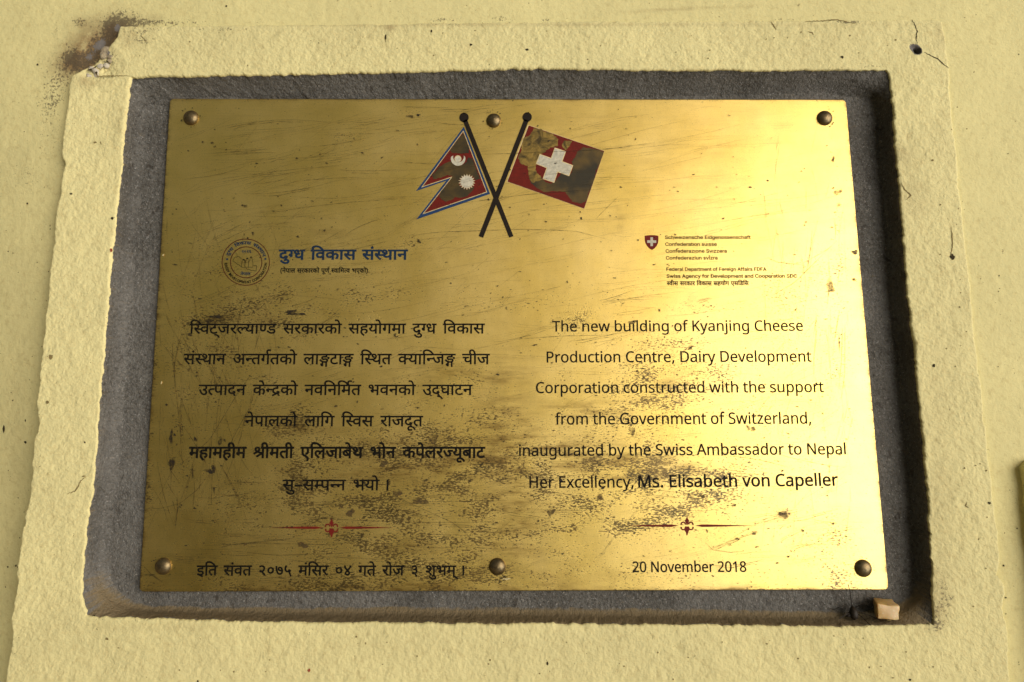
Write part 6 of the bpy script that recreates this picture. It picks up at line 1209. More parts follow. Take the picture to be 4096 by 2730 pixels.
def stroke(pts, w, closed=False):
    """outline of a line of width w"""
    p = np.asarray(pts, float)
    n = len(p)
    L, R_ = [], []
    for i in range(n):
        a_ = p[(i - 1) % n] if (closed or i > 0) else p[i]
        b_ = p[(i + 1) % n] if (closed or i < n - 1) else p[i]
        d = b_ - a_
        d = d / (np.linalg.norm(d) + 1e-9)
        nn = np.array([-d[1], d[0]]) * w / 2
        L.append(p[i] + nn)
        R_.append(p[i] - nn)
    return [tuple(q) for q in L] + [tuple(q) for q in R_[::-1]]


def jag(poly, amp, seed=0, sub=5):
    rr = random.Random(seed)
    o = []
    n = len(poly)
    for i in range(n):
        a_, b_ = poly[i], poly[(i + 1) % n]
        for k in range(sub):
            t = k / sub
            o.append((a_[0] + (b_[0] - a_[0]) * t + rr.uniform(-amp, amp), a_[1] + (b_[1] - a_[1]) * t + rr.uniform(-amp, amp)))
    return o


# ---- crossed flags
def K(pts):
    return [(1600 + x * 0.38249, 400 + y * 0.38249) for x, y in pts]


def inset(poly, d):
    p = np.asarray(poly, float)
    ar = 0.5 * np.sum(p[:, 0] * np.roll(p[:, 1], -1) - np.roll(p[:, 0], -1) * p[:, 1])
    s = 1 if ar > 0 else -1
    e1 = p - np.roll(p, 1, 0)
    e2 = np.roll(p, -1, 0) - p
    e1 /= np.linalg.norm(e1, axis=1)[:, None]
    e2 /= np.linalg.norm(e2, axis=1)[:, None]
    n1 = np.stack([-e1[:, 1], e1[:, 0]], 1) * s
    n2 = np.stack([-e2[:, 1], e2[:, 0]], 1) * s
    b = n1 + n2
    b /= np.maximum(1 + (n1 * n2).sum(1), 0.12)[:, None]
    return [tuple(q) for q in p + b * d]


blue_p = [(668, 282), (942, 985), (170, 1253), (483, 848), (168, 955)]
cream_p = [(663, 322), (912, 968), (233, 1200), (535, 815), (222, 919)]
np_flag = art('nepal_flag', [[K(blue_p)]], M_BLUE, plaque, -0.00012, 'double pennant flag with blue rim, its red enamel flaked to brown')
art('flag_line', [[K(cream_p)]], M_CREAM, np_flag, -0.00018)
red_p = inset(cream_p, 7)
art('red_field', [[K(red_p)]], M_RED, np_flag, -0.00024)
pA = [(661, 350), (690, 420), (724, 500), (722, 560), (640, 563), (545, 556), (522, 530), (590, 440)]
pB = [(710, 605), (758, 615), (785, 690), (815, 770), (836, 825), (795, 840), (760, 800), (700, 790), (655, 800), (622, 840), (620, 890), (660, 925), (700, 940), (765, 905), (775, 925), (735, 985),
      (690, 1015), (620, 1030), (575, 1020), (545, 1050), (470, 1068), (412, 1020), (430, 960), (500, 880), (550, 800), (500, 790), (430, 815), (350, 836), (338, 790), (400, 712), (490, 655), (560, 640), (600, 690), (660, 680), (700, 650)]
art('bare_patch', [[K(jag(pA, 4, 1))]], M_PATCH, np_flag, -0.00030)
art('bare_patch', [[K(jag(pB, 4, 2))]], M_PATCH, np_flag, -0.00030)
moon = []
for k in range(25):
    a_ = math.radians(-15 + 210 * k / 24)
    moon.append((608 + 76 * math.cos(a_), 618 + 74 * math.sin(a_)))
for k in range(25):
    a_ = math.radians(195 - 210 * k / 24)
    moon.append((612 + 56 * math.cos(a_), 600 + 56 * math.sin(a_)))
art('moon', [[K(moon)], [K(circle(606, 622, 32, 20))]], M_WHITE, np_flag, -0.00036)
art('moon_rays', [[K([(606 + (40 if k % 2 else 33) * math.cos(2 * math.pi * k / 36), 620 + (40 if k % 2 else 33) * math.sin(2 * math.pi * k / 36)) for k in range(36)])]], M_CREAM, np_flag, -0.00033)
sunp = [(700 + (90 if k % 2 else 64) * math.cos(2 * math.pi * k / 36), 860 + (84 if k % 2 else 60) * math.sin(2 * math.pi * k / 36)) for k in range(36)]
art('sun_rim', [[K(sunp)]], M_CREAM, np_flag, -0.00033)
art('sun', [[K([(700 + (x - 700) * .93, 860 + (y - 860) * .93) for x, y in sunp])]], M_WHITE, np_flag, -0.00036)

sw_p = [(1338, 262), (2138, 535), (1927, 1142), (1115, 858)]
sw_flag = art('swiss_flag', [[K(sw_p)]], M_CREAM, plaque, -0.00012, 'square red flag with a white cross, half its red enamel flaked to brown')
art('red_field', [[K([(1347, 270), (2136, 538), (1925, 1139), (1124, 857)])]], M_RED, sw_flag, -0.00018)
pC = [(1400, 300), (1480, 310), (1500, 335), (1600, 355), (1650, 415), (1650, 480), (1570, 505), (1480, 570), (1432, 620), (1420, 720), (1430, 765), (1470, 800), (1485, 840), (1380, 870), (1350, 820), (1335, 700), (1260, 670), (1232, 600), (1270, 540), (1268, 470), (1300, 400), (1370, 360)]
pD = [(1430, 765), (1475, 810), (1520, 860), (1570, 880), (1620, 860), (1655, 815), (1690, 770), (1740, 792), (1790, 775), (1812, 700), (1796, 650), (1835, 600), (1850, 550), (1920, 498), (2060, 520), (2132, 545),
      (2090, 660), (2050, 740), (2030, 830), (1990, 930), (1945, 1060), (1890, 1088), (1800, 1065), (1770, 1020), (1720, 962), (1600, 955), (1500, 965), (1420, 920), (1370, 870), (1350, 800), (1400, 760)]
pE = [(1722, 425), (1800, 432), (1775, 485), (1735, 528), (1690, 485)]
art('bare_patch', [[K(jag(pC, 6, 3))]], M_PATCH2, sw_flag, -0.00026)
art('bare_patch', [[K(jag(pD, 4, 4))]], M_PATCH, sw_flag, -0.00024)
art('bare_patch', [[K(jag(pE, 4, 5))]], M_PATCH2, sw_flag, -0.00026)
cr = [(1622, 510), (1727, 545), (1690, 650), (1803, 692), (1765, 792), (1645, 750), (1608, 862), (1500, 825), (1540, 712), (1428, 668), (1465, 577), (1583, 618)]
art('cross_rim', [[K(inset(cr, -7))]], M_CREAM, sw_flag, -0.00030)
art('white_cross', [[K(cr)]], M_WHITE, sw_flag, -0.00036)


def pole(top, ball, bot, w, y, name='flag_pole'):
    a_, b_ = np.array(top, float), np.array(bot, float)
    sh = stroke([a_, b_], w)
    tip = [(ball[0] - 20, ball[1] - 40), (ball[0] - (10 if ball[0] < 1000 else -18), ball[1] - 52), (ball[0] + 24, ball[1] - 38)]
    return art(name, [[K(sh)], [K(circle(ball[0], ball[1], 49, 32))], [K(tip)]], M_POLE, plaque, y)


pl1 = pole((680, 215), (670, 187), (1165, 1435), 46, -0.00042)
pl2 = pole((1322, 215), (1330, 183), (847, 1435), 50, -0.00048)

# ---- seal
SC = (880 + 740 * .1403, 940 + 784 * .1403)


def Ks(pts):
    return [(880 + x * 0.1403, 940 + y * 0.1403) for x, y in pts]


def ring_(cx, cy, rx, ry, w):
    return [Ks(circle(cx, cy, rx + w / 2, 96, ry + w / 2)), Ks(circle(cx, cy, rx - w / 2, 96, ry - w / 2))]


seal = art('dairy_seal', [ring_(737, 782, 674, 658, 22), ring_(749, 786, 446, 440, 22)], M_RING, plaque, -0.00012, 'round seal of two dark red rings with bottles and map outline')
lines_ = [
    [(610, 905), (560, 880), (540, 850), (510, 855), (480, 825), (430, 785), (400, 765), (372, 765), (385, 700), (405, 665), (455, 630), (480, 645), (510, 612), (560, 635), (600, 680), (650, 700)],
    [(740, 945), (760, 965), (790, 990), (820, 980), (850, 1000), (900, 1022), (940, 1015), (1000, 1032), (1032, 1035), (1035, 975), (1050, 930), (1050, 885), (1010, 875), (990, 885), (945, 870)],
    [(700, 715), (730, 745), (718, 800)]]
art('map_outline', [[Ks(stroke(l_, 12))] for l_ in lines_], M_INK, seal, -0.00014)
for bt, cap in (([(620, 935), (620, 800), (650, 745), (655, 715), (695, 715), (700, 750), (712, 800), (712, 935), (625, 935)], (677, 712)),
                ([(712, 935), (720, 810), (750, 735), (757, 690), (805, 690), (812, 740), (820, 800), (818, 935), (716, 935)], (783, 676)),
                ([(818, 935), (825, 790), (860, 705), (868, 655), (912, 655), (920, 700), (945, 800), (935, 935), (822, 935)], (890, 640))):
    yy_ = -0.00016 - 0.00002 * (cap[0] > 700) - 0.00002 * (cap[0] > 800)
    art('bottle_outline', [[Ks(stroke(bt, 9))], [Ks([(cap[0] - 28, cap[1] + 14), (cap[0] - 24, cap[1] - 14), (cap[0], cap[1] - 20), (cap[0] + 24, cap[1] - 14), (cap[0] + 28, cap[1] + 14)])]], M_INK, seal, yy_)
art('dot', [[Ks(circle(207, 697, 29))]], M_NAVY, seal, -0.00012)
art('dot', [[Ks(circle(1295, 690, 29))]], M_NAVY, seal, -0.00012)
write_line('seal_year', '२०२६', 880 + 625 * .1403, 880 + 893 * .1403, 940 + 517 * .1403, 940 + 517 * .1403, 940 + 440 * .1403, M_NAVY, 26, parent=seal)
write_line('seal_country', 'नेपाल', 880 + 590 * .1403, 880 + 870 * .1403, 940 + 1150 * .1403, 940 + 1148 * .1403, 940 + 1080 * .1403, M_NAVY, 26, parent=seal)


def arc_line(name, text, a0, a1, rbase, h, ref, outward, mat, bold, space):
    gl = run_glyphs(text, space)
    info = []
    for g, x in gl:
        cc = glyph(g)
        xs2 = [p[0] for c in cc for p in c]
        info.append((cc, x, min(xs2) + x, max(xs2) + x))
    lo = min(i[2] for i in info)
    hi = max(i[3] for i in info)
    sets = []
    rims = []
    for k, (cc, x, l_, h_) in enumerate(info):
        mid = (l_ + h_) / 2
        an = math.radians(a0 + (a1 - a0) * (mid - lo) / (hi - lo))
        arc = abs(math.radians(a1 - a0)) * (rbase + (h / 2 if outward else -h / 2))
        sx = arc / (hi - lo)
        sy = h / ref
        con = []

        def place(p, an=an, x=x, mid=mid):
            dx = (p[0] + x - mid) * sx
            rr = rbase + p[1] * sy if outward else rbase - p[1] * sy
            tx, ty = (math.sin(an), math.cos(an)) if outward else (-math.sin(an), -math.cos(an))
            return P(SC[0] + rr * math.cos(an) + tx * dx, SC[1] - rr * math.sin(an) + ty * dx, 0)
        rims.append((cc, place))
        for c in cc:
            pts = []
            for p in c:
                dx = (p[0] + x - mid) * sx
                dy = p[1] * sy
                rr = rbase + dy if outward else rbase - dy
                # tangent direction (reading direction)
                tx, ty = (math.sin(an), math.cos(an)) if outward else (-math.sin(an), -math.cos(an))
                pts.append((SC[0] + rr * math.cos(an) + tx * dx, SC[1] - rr * math.sin(an) + ty * dx))
            con.append(P([q[0] for q in pts], [q[1] for q in pts], 0)[:, [0, 2]])
        sets.append((con, -0.00012 - (k % 3) * 0.000012))
    vs, fs = fill_mesh(sets, name)
    for cc, fn in rims:
        for c in cc:
            add_rim(vs, fs, c, bold, fn, -0.00017)
    o = mesh_obj(name, vs, fs, mat, seal)
    face_front(o.data)
    return o


arc_line('seal_upper_writing', 'दुग्ध विकास संस्थान', 160, 17, 71.5, 11.5, 622, True, M_NAVY, 24, 160)
arc_line('seal_lower_writing', 'DAIRY DEVELOPMENT CORPORATION', 182, 358, 84.5, 10.0, 727, False, M_INK, 34, 60)

# ---- coat of arms shield
def Kw(pts):
    return [(2500 + x * 0.34, 900 + y * 0.34) for x, y in pts]


shield = [(230, 130), (270, 124), (312, 122), (352, 124), (392, 130), (393, 180), (388, 215), (372, 250), (345, 280), (317, 297), (288, 281), (258, 250), (240, 215), (232, 180)]
sh_o = art('coat_of_arms_shield', [[Kw(shield)]], M_DRED, plaque, -0.00012)
art('shield_cross', [[Kw([(298, 148), (328, 148), (328, 184), (366, 184), (366, 214), (328, 214), (328, 252), (298, 252), (298, 214), (260, 214), (260, 184), (298, 184)])]], M_WHITE, sh_o, -0.00018)

# ---- red ornaments
def ornament(cx, cy, lx, rx):
    s = 0.2125
    T = lambda pts: [(cx + (x - 1162) * s, cy + (y - 432) * s) for x, y in pts]
    root = art('fleur_ornament', [[T([(1162, 250), (1180, 300), (1205, 342), (1185, 380), (1168, 422), (1158, 422), (1140, 380), (1118, 345), (1145, 300)])],
                                  [T([(1122, 445), (1200, 445), (1206, 510), (1185, 560), (1170, 612), (1150, 618), (1140, 560), (1110, 515), (1128, 480)])]], M_DRED, plaque, -0.00012)
    cur = []
    for sx in (-1, 1):
        for sy in (-1, 1):
            c0 = (1162 + sx * 72, 437 + sy * 32)
            pts = []
            for k in range(15):
                a_ = math.radians(-10 + 215 * k / 14)
                pts.append((c0[0] - sx * 40 * math.cos(a_) , c0[1] + sy * 42 * math.sin(a_) * 0.9))
            cur.append([T(stroke(pts, 26))])
    art('scroll', cur, M_DRED, root, -0.00015)
    art('spear', [[[(cx - lx, cy), (cx - 165, cy - 3.2), (cx - 80, cy - 5), (cx - 62, cy - 5), (cx - 34, cy), (cx - 62, cy + 5), (cx - 80, cy + 5), (cx - 165, cy + 3.2)]]], M_DRED, root, -0.00012)
    art('spear', [[[(cx + rx, cy), (cx + 165, cy - 3), (cx + 80, cy - 5), (cx + 58, cy - 5), (cx + 32, cy), (cx + 58, cy + 5), (cx + 80, cy + 5), (cx + 165, cy + 3)]]], M_DRED, root, -0.00012)


ornament(1326.5, 2111.5, 247, 249)
ornament(2748, 2103.5, 244, 265)

# ---- dome rivets
def dome(rad, hgt):
    vs, fs = [], []
    n, m_ = 40, 14
    for j in range(m_ + 1):
        a_ = math.pi / 2 * j / m_
        rr = rad * math.cos(a_)
        if j == m_:
            vs.append((0, -hgt, 0))
            break
        for i in range(n):
            b_ = 2 * math.pi * i / n
            vs.append((rr * math.cos(b_), -hgt * math.sin(a_) + 0.0002, rr * math.sin(b_)))
    for j in range(m_ - 1):
        for i in range(n):
            fs.append((j * n + i, (j + 1) * n + i, (j + 1) * n + (i + 1) % n, j * n + (i + 1) % n))
    for i in range(n):
        fs.append(((m_ - 1) * n + i, m_ * n, (m_ - 1) * n + (i + 1) % n))
    return vs, fs


def rivet_mat():
    t = NT('bronzed_rivet')
    n = t.noise(260, 5, 0.65)
    c = t.mix(t.ramp(n, 0.35, 0.68), (0.14, 0.105, 0.055), (0.24, 0.18, 0.09))
    c = t.mix(t.ramp(t.noise(700, 3), 0.60, 0.72, 0, 0.8), c, (0.08, 0.05, 0.025))
    t.l(c, t.b.inputs['Base Color'])
    t.b.inputs['Metallic'].default_value = 0.9
    t.b.inputs['Roughness'].default_value = 0.42
    t.l(t.bump(n, 0.25, 0.0006), t.b.inputs['Normal'])
    return t.m


M_RIV = rivet_mat()
RV = [(761, 469, 31), (1975, 480, 30), (3302, 470, 31), (650, 2267, 34), (1990, 2268.5, 34), (3457, 2275.5, 34.5)]
for k, (x, y, r_) in enumerate(RV):
    c0 = P(x, y, -0.002)
    rad = float(np.linalg.norm(P(x + r_, y, -0.001) - P(x, y, -0.001)))
    vs, fs = dome(rad, 0.0046)
    vs = [(v[0] + c0[0], v[1], v[2] + c0[2]) for v in vs]
    mesh_obj('dome_rivet', vs, fs, M_RIV, plaque, smooth=True)

# ---------------------------------------------------------------- scratches and spots in the brass
def ribbon(vs, fs, pts, w, y, taper=True):
    p = P([q[0] for q in pts], [q[1] for q in pts], 0)
    n = len(p)
    b0 = len(vs)
    for i in range(n):
        d = p[min(i + 1, n - 1)] - p[max(i - 1, 0)]
        d = d / (np.linalg.norm(d) + 1e-12)
        k = w * (min(1.0, 4 * min(i, n - 1 - i) / (n - 1) + 0.15) if taper else 1) * 0.5
        nn = np.array([-d[2], 0, d[0]]) * k
        for s in (1, -1):
            q = p[i] + nn * s
            vs.append((q[0], y, q[2]))
    for i in range(n - 1):
        a_ = b0 + 2 * i
        fs.append((a_, a_ + 1, a_ + 3, a_ + 2))


def scratch(x, y, ang, ln, bend, n=9, wob=1.0):
    a_ = math.radians(ang)
    pts = []
    for i in range(n):
        t = (i / (n - 1) - 0.5)
        u = t * ln
        v = bend * (4 * t * t - 1) + rnd.uniform(-wob, wob)
        pts.append((x + u * math.cos(a_) - v * math.sin(a_), y + u * math.sin(a_) + v * math.cos(a_)))
    return pts


def inside(pts):
    for x, y in pts:
        f = (y - 397) / (2362 - 397)
        if not (10 < y - 397 and y < 2352) or x < 681 - 122 * f + 10 or x > 3382 + 171 * f - 10:
            return False
    return True


def scratch_set(name, fam, mat, wlo, whi, y, fixed=()):
    vs, fs = [], []
    k = 0
    for (x0, x1, y0, y1, n, a0, a1, l0, l1) in fam:
        c = 0
        while c < n:
            x, yy = rnd.uniform(x0, x1), rnd.uniform(y0, y1)
            an = rnd.uniform(a0, a1)
            ln = rnd.uniform(l0, l1)
            pts = scratch(x, yy, an, ln, rnd.uniform(-0.05, 0.05) * ln)
            c += 1
            if inside(pts):
                ribbon(vs, fs, pts, rnd.uniform(wlo, whi), y - (k % 7) * 0.000004)
                k += 1
                if rnd.random() < 0.45:
                    ribbon(vs, fs, [(p[0] + rnd.uniform(-3, 3), p[1] + rnd.uniform(5, 12)) for p in pts[1:-2]], rnd.uniform(wlo, whi), y - (k % 7) * 0.000004)
                    k += 1
    for pts in fixed:
        q = resample(pts + [pts[-1]], max(8, len(pts) * 4))
        ribbon(vs, fs, [tuple(z) for z in q], whi, y - (k % 7) * 0.000004)
        k += 1
    o = mesh_obj(name, vs, fs, mat, plaque, kind='stuff')
    face_front(o.data)
    return o


FX = [[(1900, 620), (2150, 612), (2420, 600), (2700, 560)],
      [(1600, 950), (1750, 930), (2100, 918), (2300, 925), (2490, 975)],
      [(700, 1870), (760, 1830), (840, 1760), (960, 1560), (1050, 1440)],
      [(563, 2030), (640, 2035), (720, 2015), (790, 1960), (850, 1880)],
      [(2820, 2170), (2850, 2200), (2920, 2210), (2990, 2205)],
      [(3066, 1031), (3110, 1050), (3180, 1057), (3230, 1062)],
      [(3300, 1010), (3180, 1130), (3060, 1200)], [(3200, 1060), (3310, 1000), (3360, 950)],
      [(1370, 1960), (1430, 2010), (1600, 1995), (1810, 2090), (1850, 2120), (1930, 2200), (1925, 2300)],
      [(770, 1850), (780, 1950), (770, 2070)], [(860, 1800), (850, 1900), (845, 2060)], [(690, 2000), (700, 2030), (705, 2046)],
      [(1710, 400 + 1140 * .38), (2100, 780), (2500, 750)], [(2380, 880), (2400, 860), (2480, 780)],
      [(900, 1935), (1000, 1930), (1060, 1932)], [(880, 1985), (980, 1978), (1040, 1960)], [(820, 2183), (1050, 2172), (1300, 2180), (1550, 2160)], [(880, 2190), (930, 2180), (1000, 2170)],
      [(920, 2202), (1100, 2222), (1350, 2215), (1700, 2175)], [(1200, 2070), (1500, 2085), (1700, 2090), (2060, 2090)],
      [(1700, 2008), (1900, 2005), (2060, 2000)], [(2040, 1360), (2250, 1345), (2500, 1340)],
      [(1010, 1560), (1000, 1630), (940, 1740), (900, 1830)], [(1020, 1400), (1040, 1330), (1052, 1260)], [(700, 1290), (690, 1420), (720, 1700), (740, 1980)],
      [(575, 2262), (600, 2290), (640, 2320), (660, 2335)], [(582, 2272), (610, 2302), (650, 2330)], [(740, 1560), (720, 1650), (745, 1800)], [(3370, 1300), (3365, 1450), (3350, 1600)], [(3380, 1290), (3378, 1500), (3360, 1640)]]
scratch_set('deep_scratches', [
    (700, 1500, 480, 900, 22, -12, -2, 120, 620), (1400, 2000, 430, 700, 8, -10, 4, 80, 260), (700, 1500, 900, 1250, 12, -30, -6, 60, 260),
    (600, 1000, 1250, 2050, 34, 60, 118, 60, 330), (640, 1000, 1300, 2000, 14, 40, 70, 60, 240), (800, 1950, 1950, 2330, 34, -8, 6, 60, 420),
    (2100, 3300, 1150, 1350, 12, -18, -2, 60, 360), (2100, 3300, 1800, 2150, 22, -8, 12, 60, 360), (3150, 3400, 900, 1500, 12, 82, 100, 60, 300),
    (2900, 3400, 2050, 2300, 12, -30, -4, 60, 260), (1100, 1900, 1250, 1900, 12, -35, -12, 60, 260)], M_SCR, 0.00016, 0.00034, -0.00050, FX)
scratch_set('faint_scratches', [
    (700, 3300, 430, 1250, 220, -16, 2, 60, 620), (700, 2100, 500, 1200, 60, -50, -20, 60, 300), (600, 1100, 900, 2100, 120, 55, 120, 50, 350),
    (900, 3400, 1200, 2300, 170, -22, 6, 60, 420), (2000, 3400, 1300, 2200, 60, -60, -20, 50, 260), (3050, 3420, 500, 2200, 60, 78, 104, 60, 350), (700, 2100, 1900, 2330, 60, -5, 5, 60, 400)],
    M_SCRF, 0.00014, 0.00030, -0.00046)

def spots(name, lst, mat, y, seed, kind='stuff'):
    rr = random.Random(seed)
    vs, fs = [], []
    for k, (x, yy, rx, ry) in enumerate(lst):
        n = 18
        b0 = len(vs)
        ph = [rr.uniform(0, 6.28) for _ in range(4)]
        pts = []
        for i in range(n):
            a_ = 2 * math.pi * i / n
            q = 1 + 0.28 * math.sin(2 * a_ + ph[0]) + 0.2 * math.sin(3 * a_ + ph[1]) + 0.13 * math.sin(5 * a_ + ph[2]) + rr.uniform(-.12, .12)
            pts.append((x + rx * q * math.cos(a_), yy + ry * q * math.sin(a_)))
        p3 = P([x] + [p[0] for p in pts], [yy] + [p[1] for p in pts], 0)
        for q in p3:
            vs.append((q[0], y - (k % 5) * 0.000004, q[2]))
        for i in range(n):
            fs.append((b0, b0 + 1 + i, b0 + 1 + (i + 1) % n))
    o = mesh_obj(name, vs, fs, mat, plaque, kind=kind)
    face_front(o.data)
    return o


k5 = lambda x, y: (680 + x * .5865, 1700 + y * .5865)
B1 = [(*k5(1800, 100), 18, 15), (*k5(1910, 98), 14, 7), (*k5(1705, 520), 26, 15), (*k5(905, 820), 18, 11), (*k5(1240, 590), 12, 10), (*k5(1170, 558), 8, 7), (*k5(1310, 550), 12, 6),
      (*k5(1225, 610), 16, 8), (*k5(2030, 315), 7, 6), (*k5(2050, 380), 9, 6), (*k5(1550, 470), 15, 15), (*k5(1460, 265), 18, 10), (*k5(515, 815), 6, 5),
      (2211, 1283, 4, 4), (2550, 1487, 6, 6), (2765, 1389, 8, 5), (3012, 1718, 12, 8), (2993, 1712, 7, 9), (3135, 2062, 16, 14), (3019, 2131, 14, 7), (3210, 2123, 7, 5), (2948, 2155, 8, 5), (3027, 2188, 8, 3),
      (2828, 2124, 5, 6), (2810, 1985, 12, 6), (2830, 2008, 9, 9), (2935, 2022, 9, 6), (3320, 1145, 18, 22), (3350, 770, 14, 10), (3355, 820, 8, 6), (3332, 640, 6, 10), (2530, 1290, 14, 8),
      (3418, 1010, 14, 7), (3417, 1120, 9, 5), (2700, 940, 4, 3), (2530, 1725, 14, 12), (2205, 2050, 12, 16), (2400, 1990, 16, 10), (2760, 1395, 7, 7)]
spots('tarnish_spots', B1, M_SPOT, -0.00054, 5)
B2 = [(1192, 948, 7, 3), (1673, 963, 5, 6), (2183, 888, 5, 3), (812, 570, 4, 3), (850, 573, 5, 4), (860, 588, 4, 4), (906, 600, 3, 3), (*k5(345, 112), 7, 17), (*k5(375, 105), 4, 6), (*k5(268, 315), 18, 8),
      (*k5(300, 300), 8, 14), (*k5(303, 445), 3, 16), (*k5(175, 100), 5, 10), (*k5(10, 80), 8, 24), (*k5(155, 330), 2, 30), (1460, 1935, 5, 8), (760, 1340, 9, 5), (788, 1490, 4, 4), (786, 1505, 6, 4), (865, 1268, 20, 6), (840, 1285, 16, 7),
      (1165, 1250, 26, 7), (1190, 1258, 30, 5), (1673, 463, 5, 4), (1640, 467, 12, 7), (2151, 505, 3, 3), (2200, 447, 2, 2), (880, 2010, 4, 3), (1520, 2210, 5, 3), (2140, 1381, 9, 3), (1580, 1340, 6, 5), (603, 2300, 16, 3),
      (1345, 1625, 6, 4), (1680, 970, 4, 4), (980, 825, 12, 5), (1188, 635, 4, 4), (1000, 890, 3, 3), (1670, 580, 4, 3), (860, 520, 3, 3), (700, 1060, 12, 2), (3340, 1330, 3, 3), (1540, 2185, 4, 3),
      (668, 1620, 6, 4), (700, 1740, 4, 6), (690, 1850, 10, 22), (685, 1870, 5, 12), (610, 1735, 6, 4)]
for x, y, r_ in RV:                            # grime around the rivets
    for _ in range(10):
        a_ = rnd.uniform(0, 6.28)
        B2.append((x + (r_ + rnd.uniform(1, 14)) * math.cos(a_), y + (r_ + rnd.uniform(1, 14)) * math.sin(a_), rnd.uniform(1, 3), rnd.uniform(1, 3)))
for _ in range(900):
    x, y = rnd.uniform(690, 3400), 420 + 1930 * rnd.random() ** 0.7
    if inside([(x, y)]):
        s_ = rnd.choice((1.5, 2, 2.5, 3.5))
        B2.append((x, y, s_ * rnd.uniform(.8, 1.8), s_ * rnd.uniform(.6, 1.1)))
spots('dirt_specks', B2, M_SPOT2, -0.00058, 6)

# a few light flecks of paint
spots('paint_flecks', [(2029, 2316, 10, 4), (655, 1022, 3, 4), (648, 1532, 3, 5), (2015, 2316, 8, 2), (1976, 2278, 4, 2)], flat_mat('pale_paint_fleck', (0.55, 0.45, 0.22), 0.7), -0.00061, 9)


# ---------------------------------------------------------------- cracks and marks on the plaster
def surf_y(p, which):
    x, z = np.array([p[0]]), np.array([p[2]])
    if which == 'b':
        return float(YF - relief(x, z)[0])
    return float((wall_y(x, z) - 0.00035 * fbm(x, z, 0.009, 4, 71, 0.55) - 0.0010 * fbm(x, z, 0.07, 3, 72))[0])


def surf_ribbon(name, polylines, w, mat, parent, which='b', kind=None, lift=0.00025):
    vs, fs = [], []
    for pts in polylines:
        q = resample(list(pts) + [pts[-1]], max(10, int(len(pts) * 7)))
        q = q + rng.uniform(-1.6, 1.6, q.shape)
        p = P(q[:, 0], q[:, 1], YF)
        n = len(p)
        b0 = len(vs)
        for i in range(n):
            d = p[min(i + 1, n - 1)] - p[max(i - 1, 0)]
            d = d / (np.linalg.norm(d) + 1e-12)
            k = w * 0.5 * (0.35 + 0.65 * min(1, 3 * min(i, n - 1 - i) / n)) * rnd.uniform(.6, 1.3)
            nn = np.array([-d[2], 0, d[0]]) * k
            for s in (1, -1):
                v = p[i] + nn * s
                vs.append((v[0], surf_y(v, which) - lift, v[2]))
        for i in range(n - 1):
            a_ = b0 + 2 * i
            fs.append((a_, a_ + 1, a_ + 3, a_ + 2))
    o = mesh_obj(name, vs, fs, mat, parent, kind=kind)
    face_front(o.data)
    return o


c2 = lambda x, y: (3072 + x * .4464, y * .4464)
c1 = lambda x, y: (x * .4464, y * .4464)
c3 = lambda x, y: (x * .4464, 2030 + y * .4464)
c6 = lambda x, y: (3396 + x * .8294, 700 + y * .8294)
cl = lambda x, y: (x * .8294, 700 + y * .8294)
M_CRACK = flat_mat('crack_dirt', (0.045, 0.035, 0.018), 0.9, 0.1)
M_CRACKL = flat_mat('old_crack_dirt', (0.22, 0.17, 0.07), 0.9, 0.1)
surf_ribbon('crack', [[c2(1290, 180), c2(1318, 235), c2(1336, 285), c2(1326, 345), c2(1334, 400)]], 0.0008, M_CRACK, surround)
surf_ribbon('crack', [[c2(1395, 475), c2(1470, 510), c2(1530, 540), c2(1570, 580), c2(1622, 618)]], 0.0009, M_CRACK, surround)
surf_ribbon('crack', [[c2(330, 200), c2(500, 190), c2(610, 178), c2(700, 200), c2(790, 218)]], 0.0009, M_CRACKL, surround)
surf_ribbon('crack', [[c1(780, 640), c1(830, 630), c1(865, 600), c1(850, 640), c1(880, 690), c1(1040, 685), c1(1180, 686)]], 0.0009, M_CRACKL, surround)
surf_ribbon('crack', [[c1(790, 635), c1(850, 620), c1(870, 590)], [c1(850, 620), c1(880, 680)]], 0.0016, M_CRACK, surround, lift=0.0004)
surf_ribbon('pencil_line', [[c1(1030, 720), c1(985, 1000), c1(930, 1480)]], 0.0007, flat_mat('pale_scored_line', (0.80, 0.72, 0.38), 0.8), surround)
surf_ribbon('dirt_marks', [[(1546, 142), (1543, 158), (1541, 172)], [c6(250, 40), c6(270, 75), c6(300, 100), c6(270, 125)], [c6(495, 250), c6(500, 330), c6(490, 400)], [cl(415, 1455), cl(390, 1478), cl(365, 1525), cl(320, 1540)],
            [cl(395, 1455), cl(415, 1452)], [c2(355, 290), c2(395, 300), c2(405, 325)], [c2(20, 195), c2(45, 235), c2(70, 280)],
            [(3864, 2010), (3860, 2024), (3872, 2032)], [c1(1260, 315), c1(1315, 380)], [c1(900, 1270), c1(905, 1300)]], 0.0009, M_CRACKL, surround, kind='stuff')


def surf_spots(name, lst, mat, parent, which, lift=0.0003, kind='stuff'):
    vs, fs = [], []
    for k, (x, y, rx, ry) in enumerate(lst):
        n = 12
        b0 = len(vs)
        pts = [(x, y)]
        for i in range(n):
            a_ = 2 * math.pi * i / n
            q = 1 + rnd.uniform(-.3, .3)
            pts.append((x + rx * q * math.cos(a_), y + ry * q * math.sin(a_)))
        yy = YF if which == 'b' else float(wall_y(np.array([P(x, y, YF)[0]]), np.array([P(x, y, YF)[2]]))[0])
        for v in P([p[0] for p in pts], [p[1] for p in pts], yy):
            vs.append((v[0], surf_y(v, which) - lift, v[2]))
        for i in range(n):
            fs.append((b0, b0 + 1 + i, b0 + 1 + (i + 1) % n))
    o = mesh_obj(name, vs, fs, mat, parent, kind=kind)
    face_front(o.data)
    return o


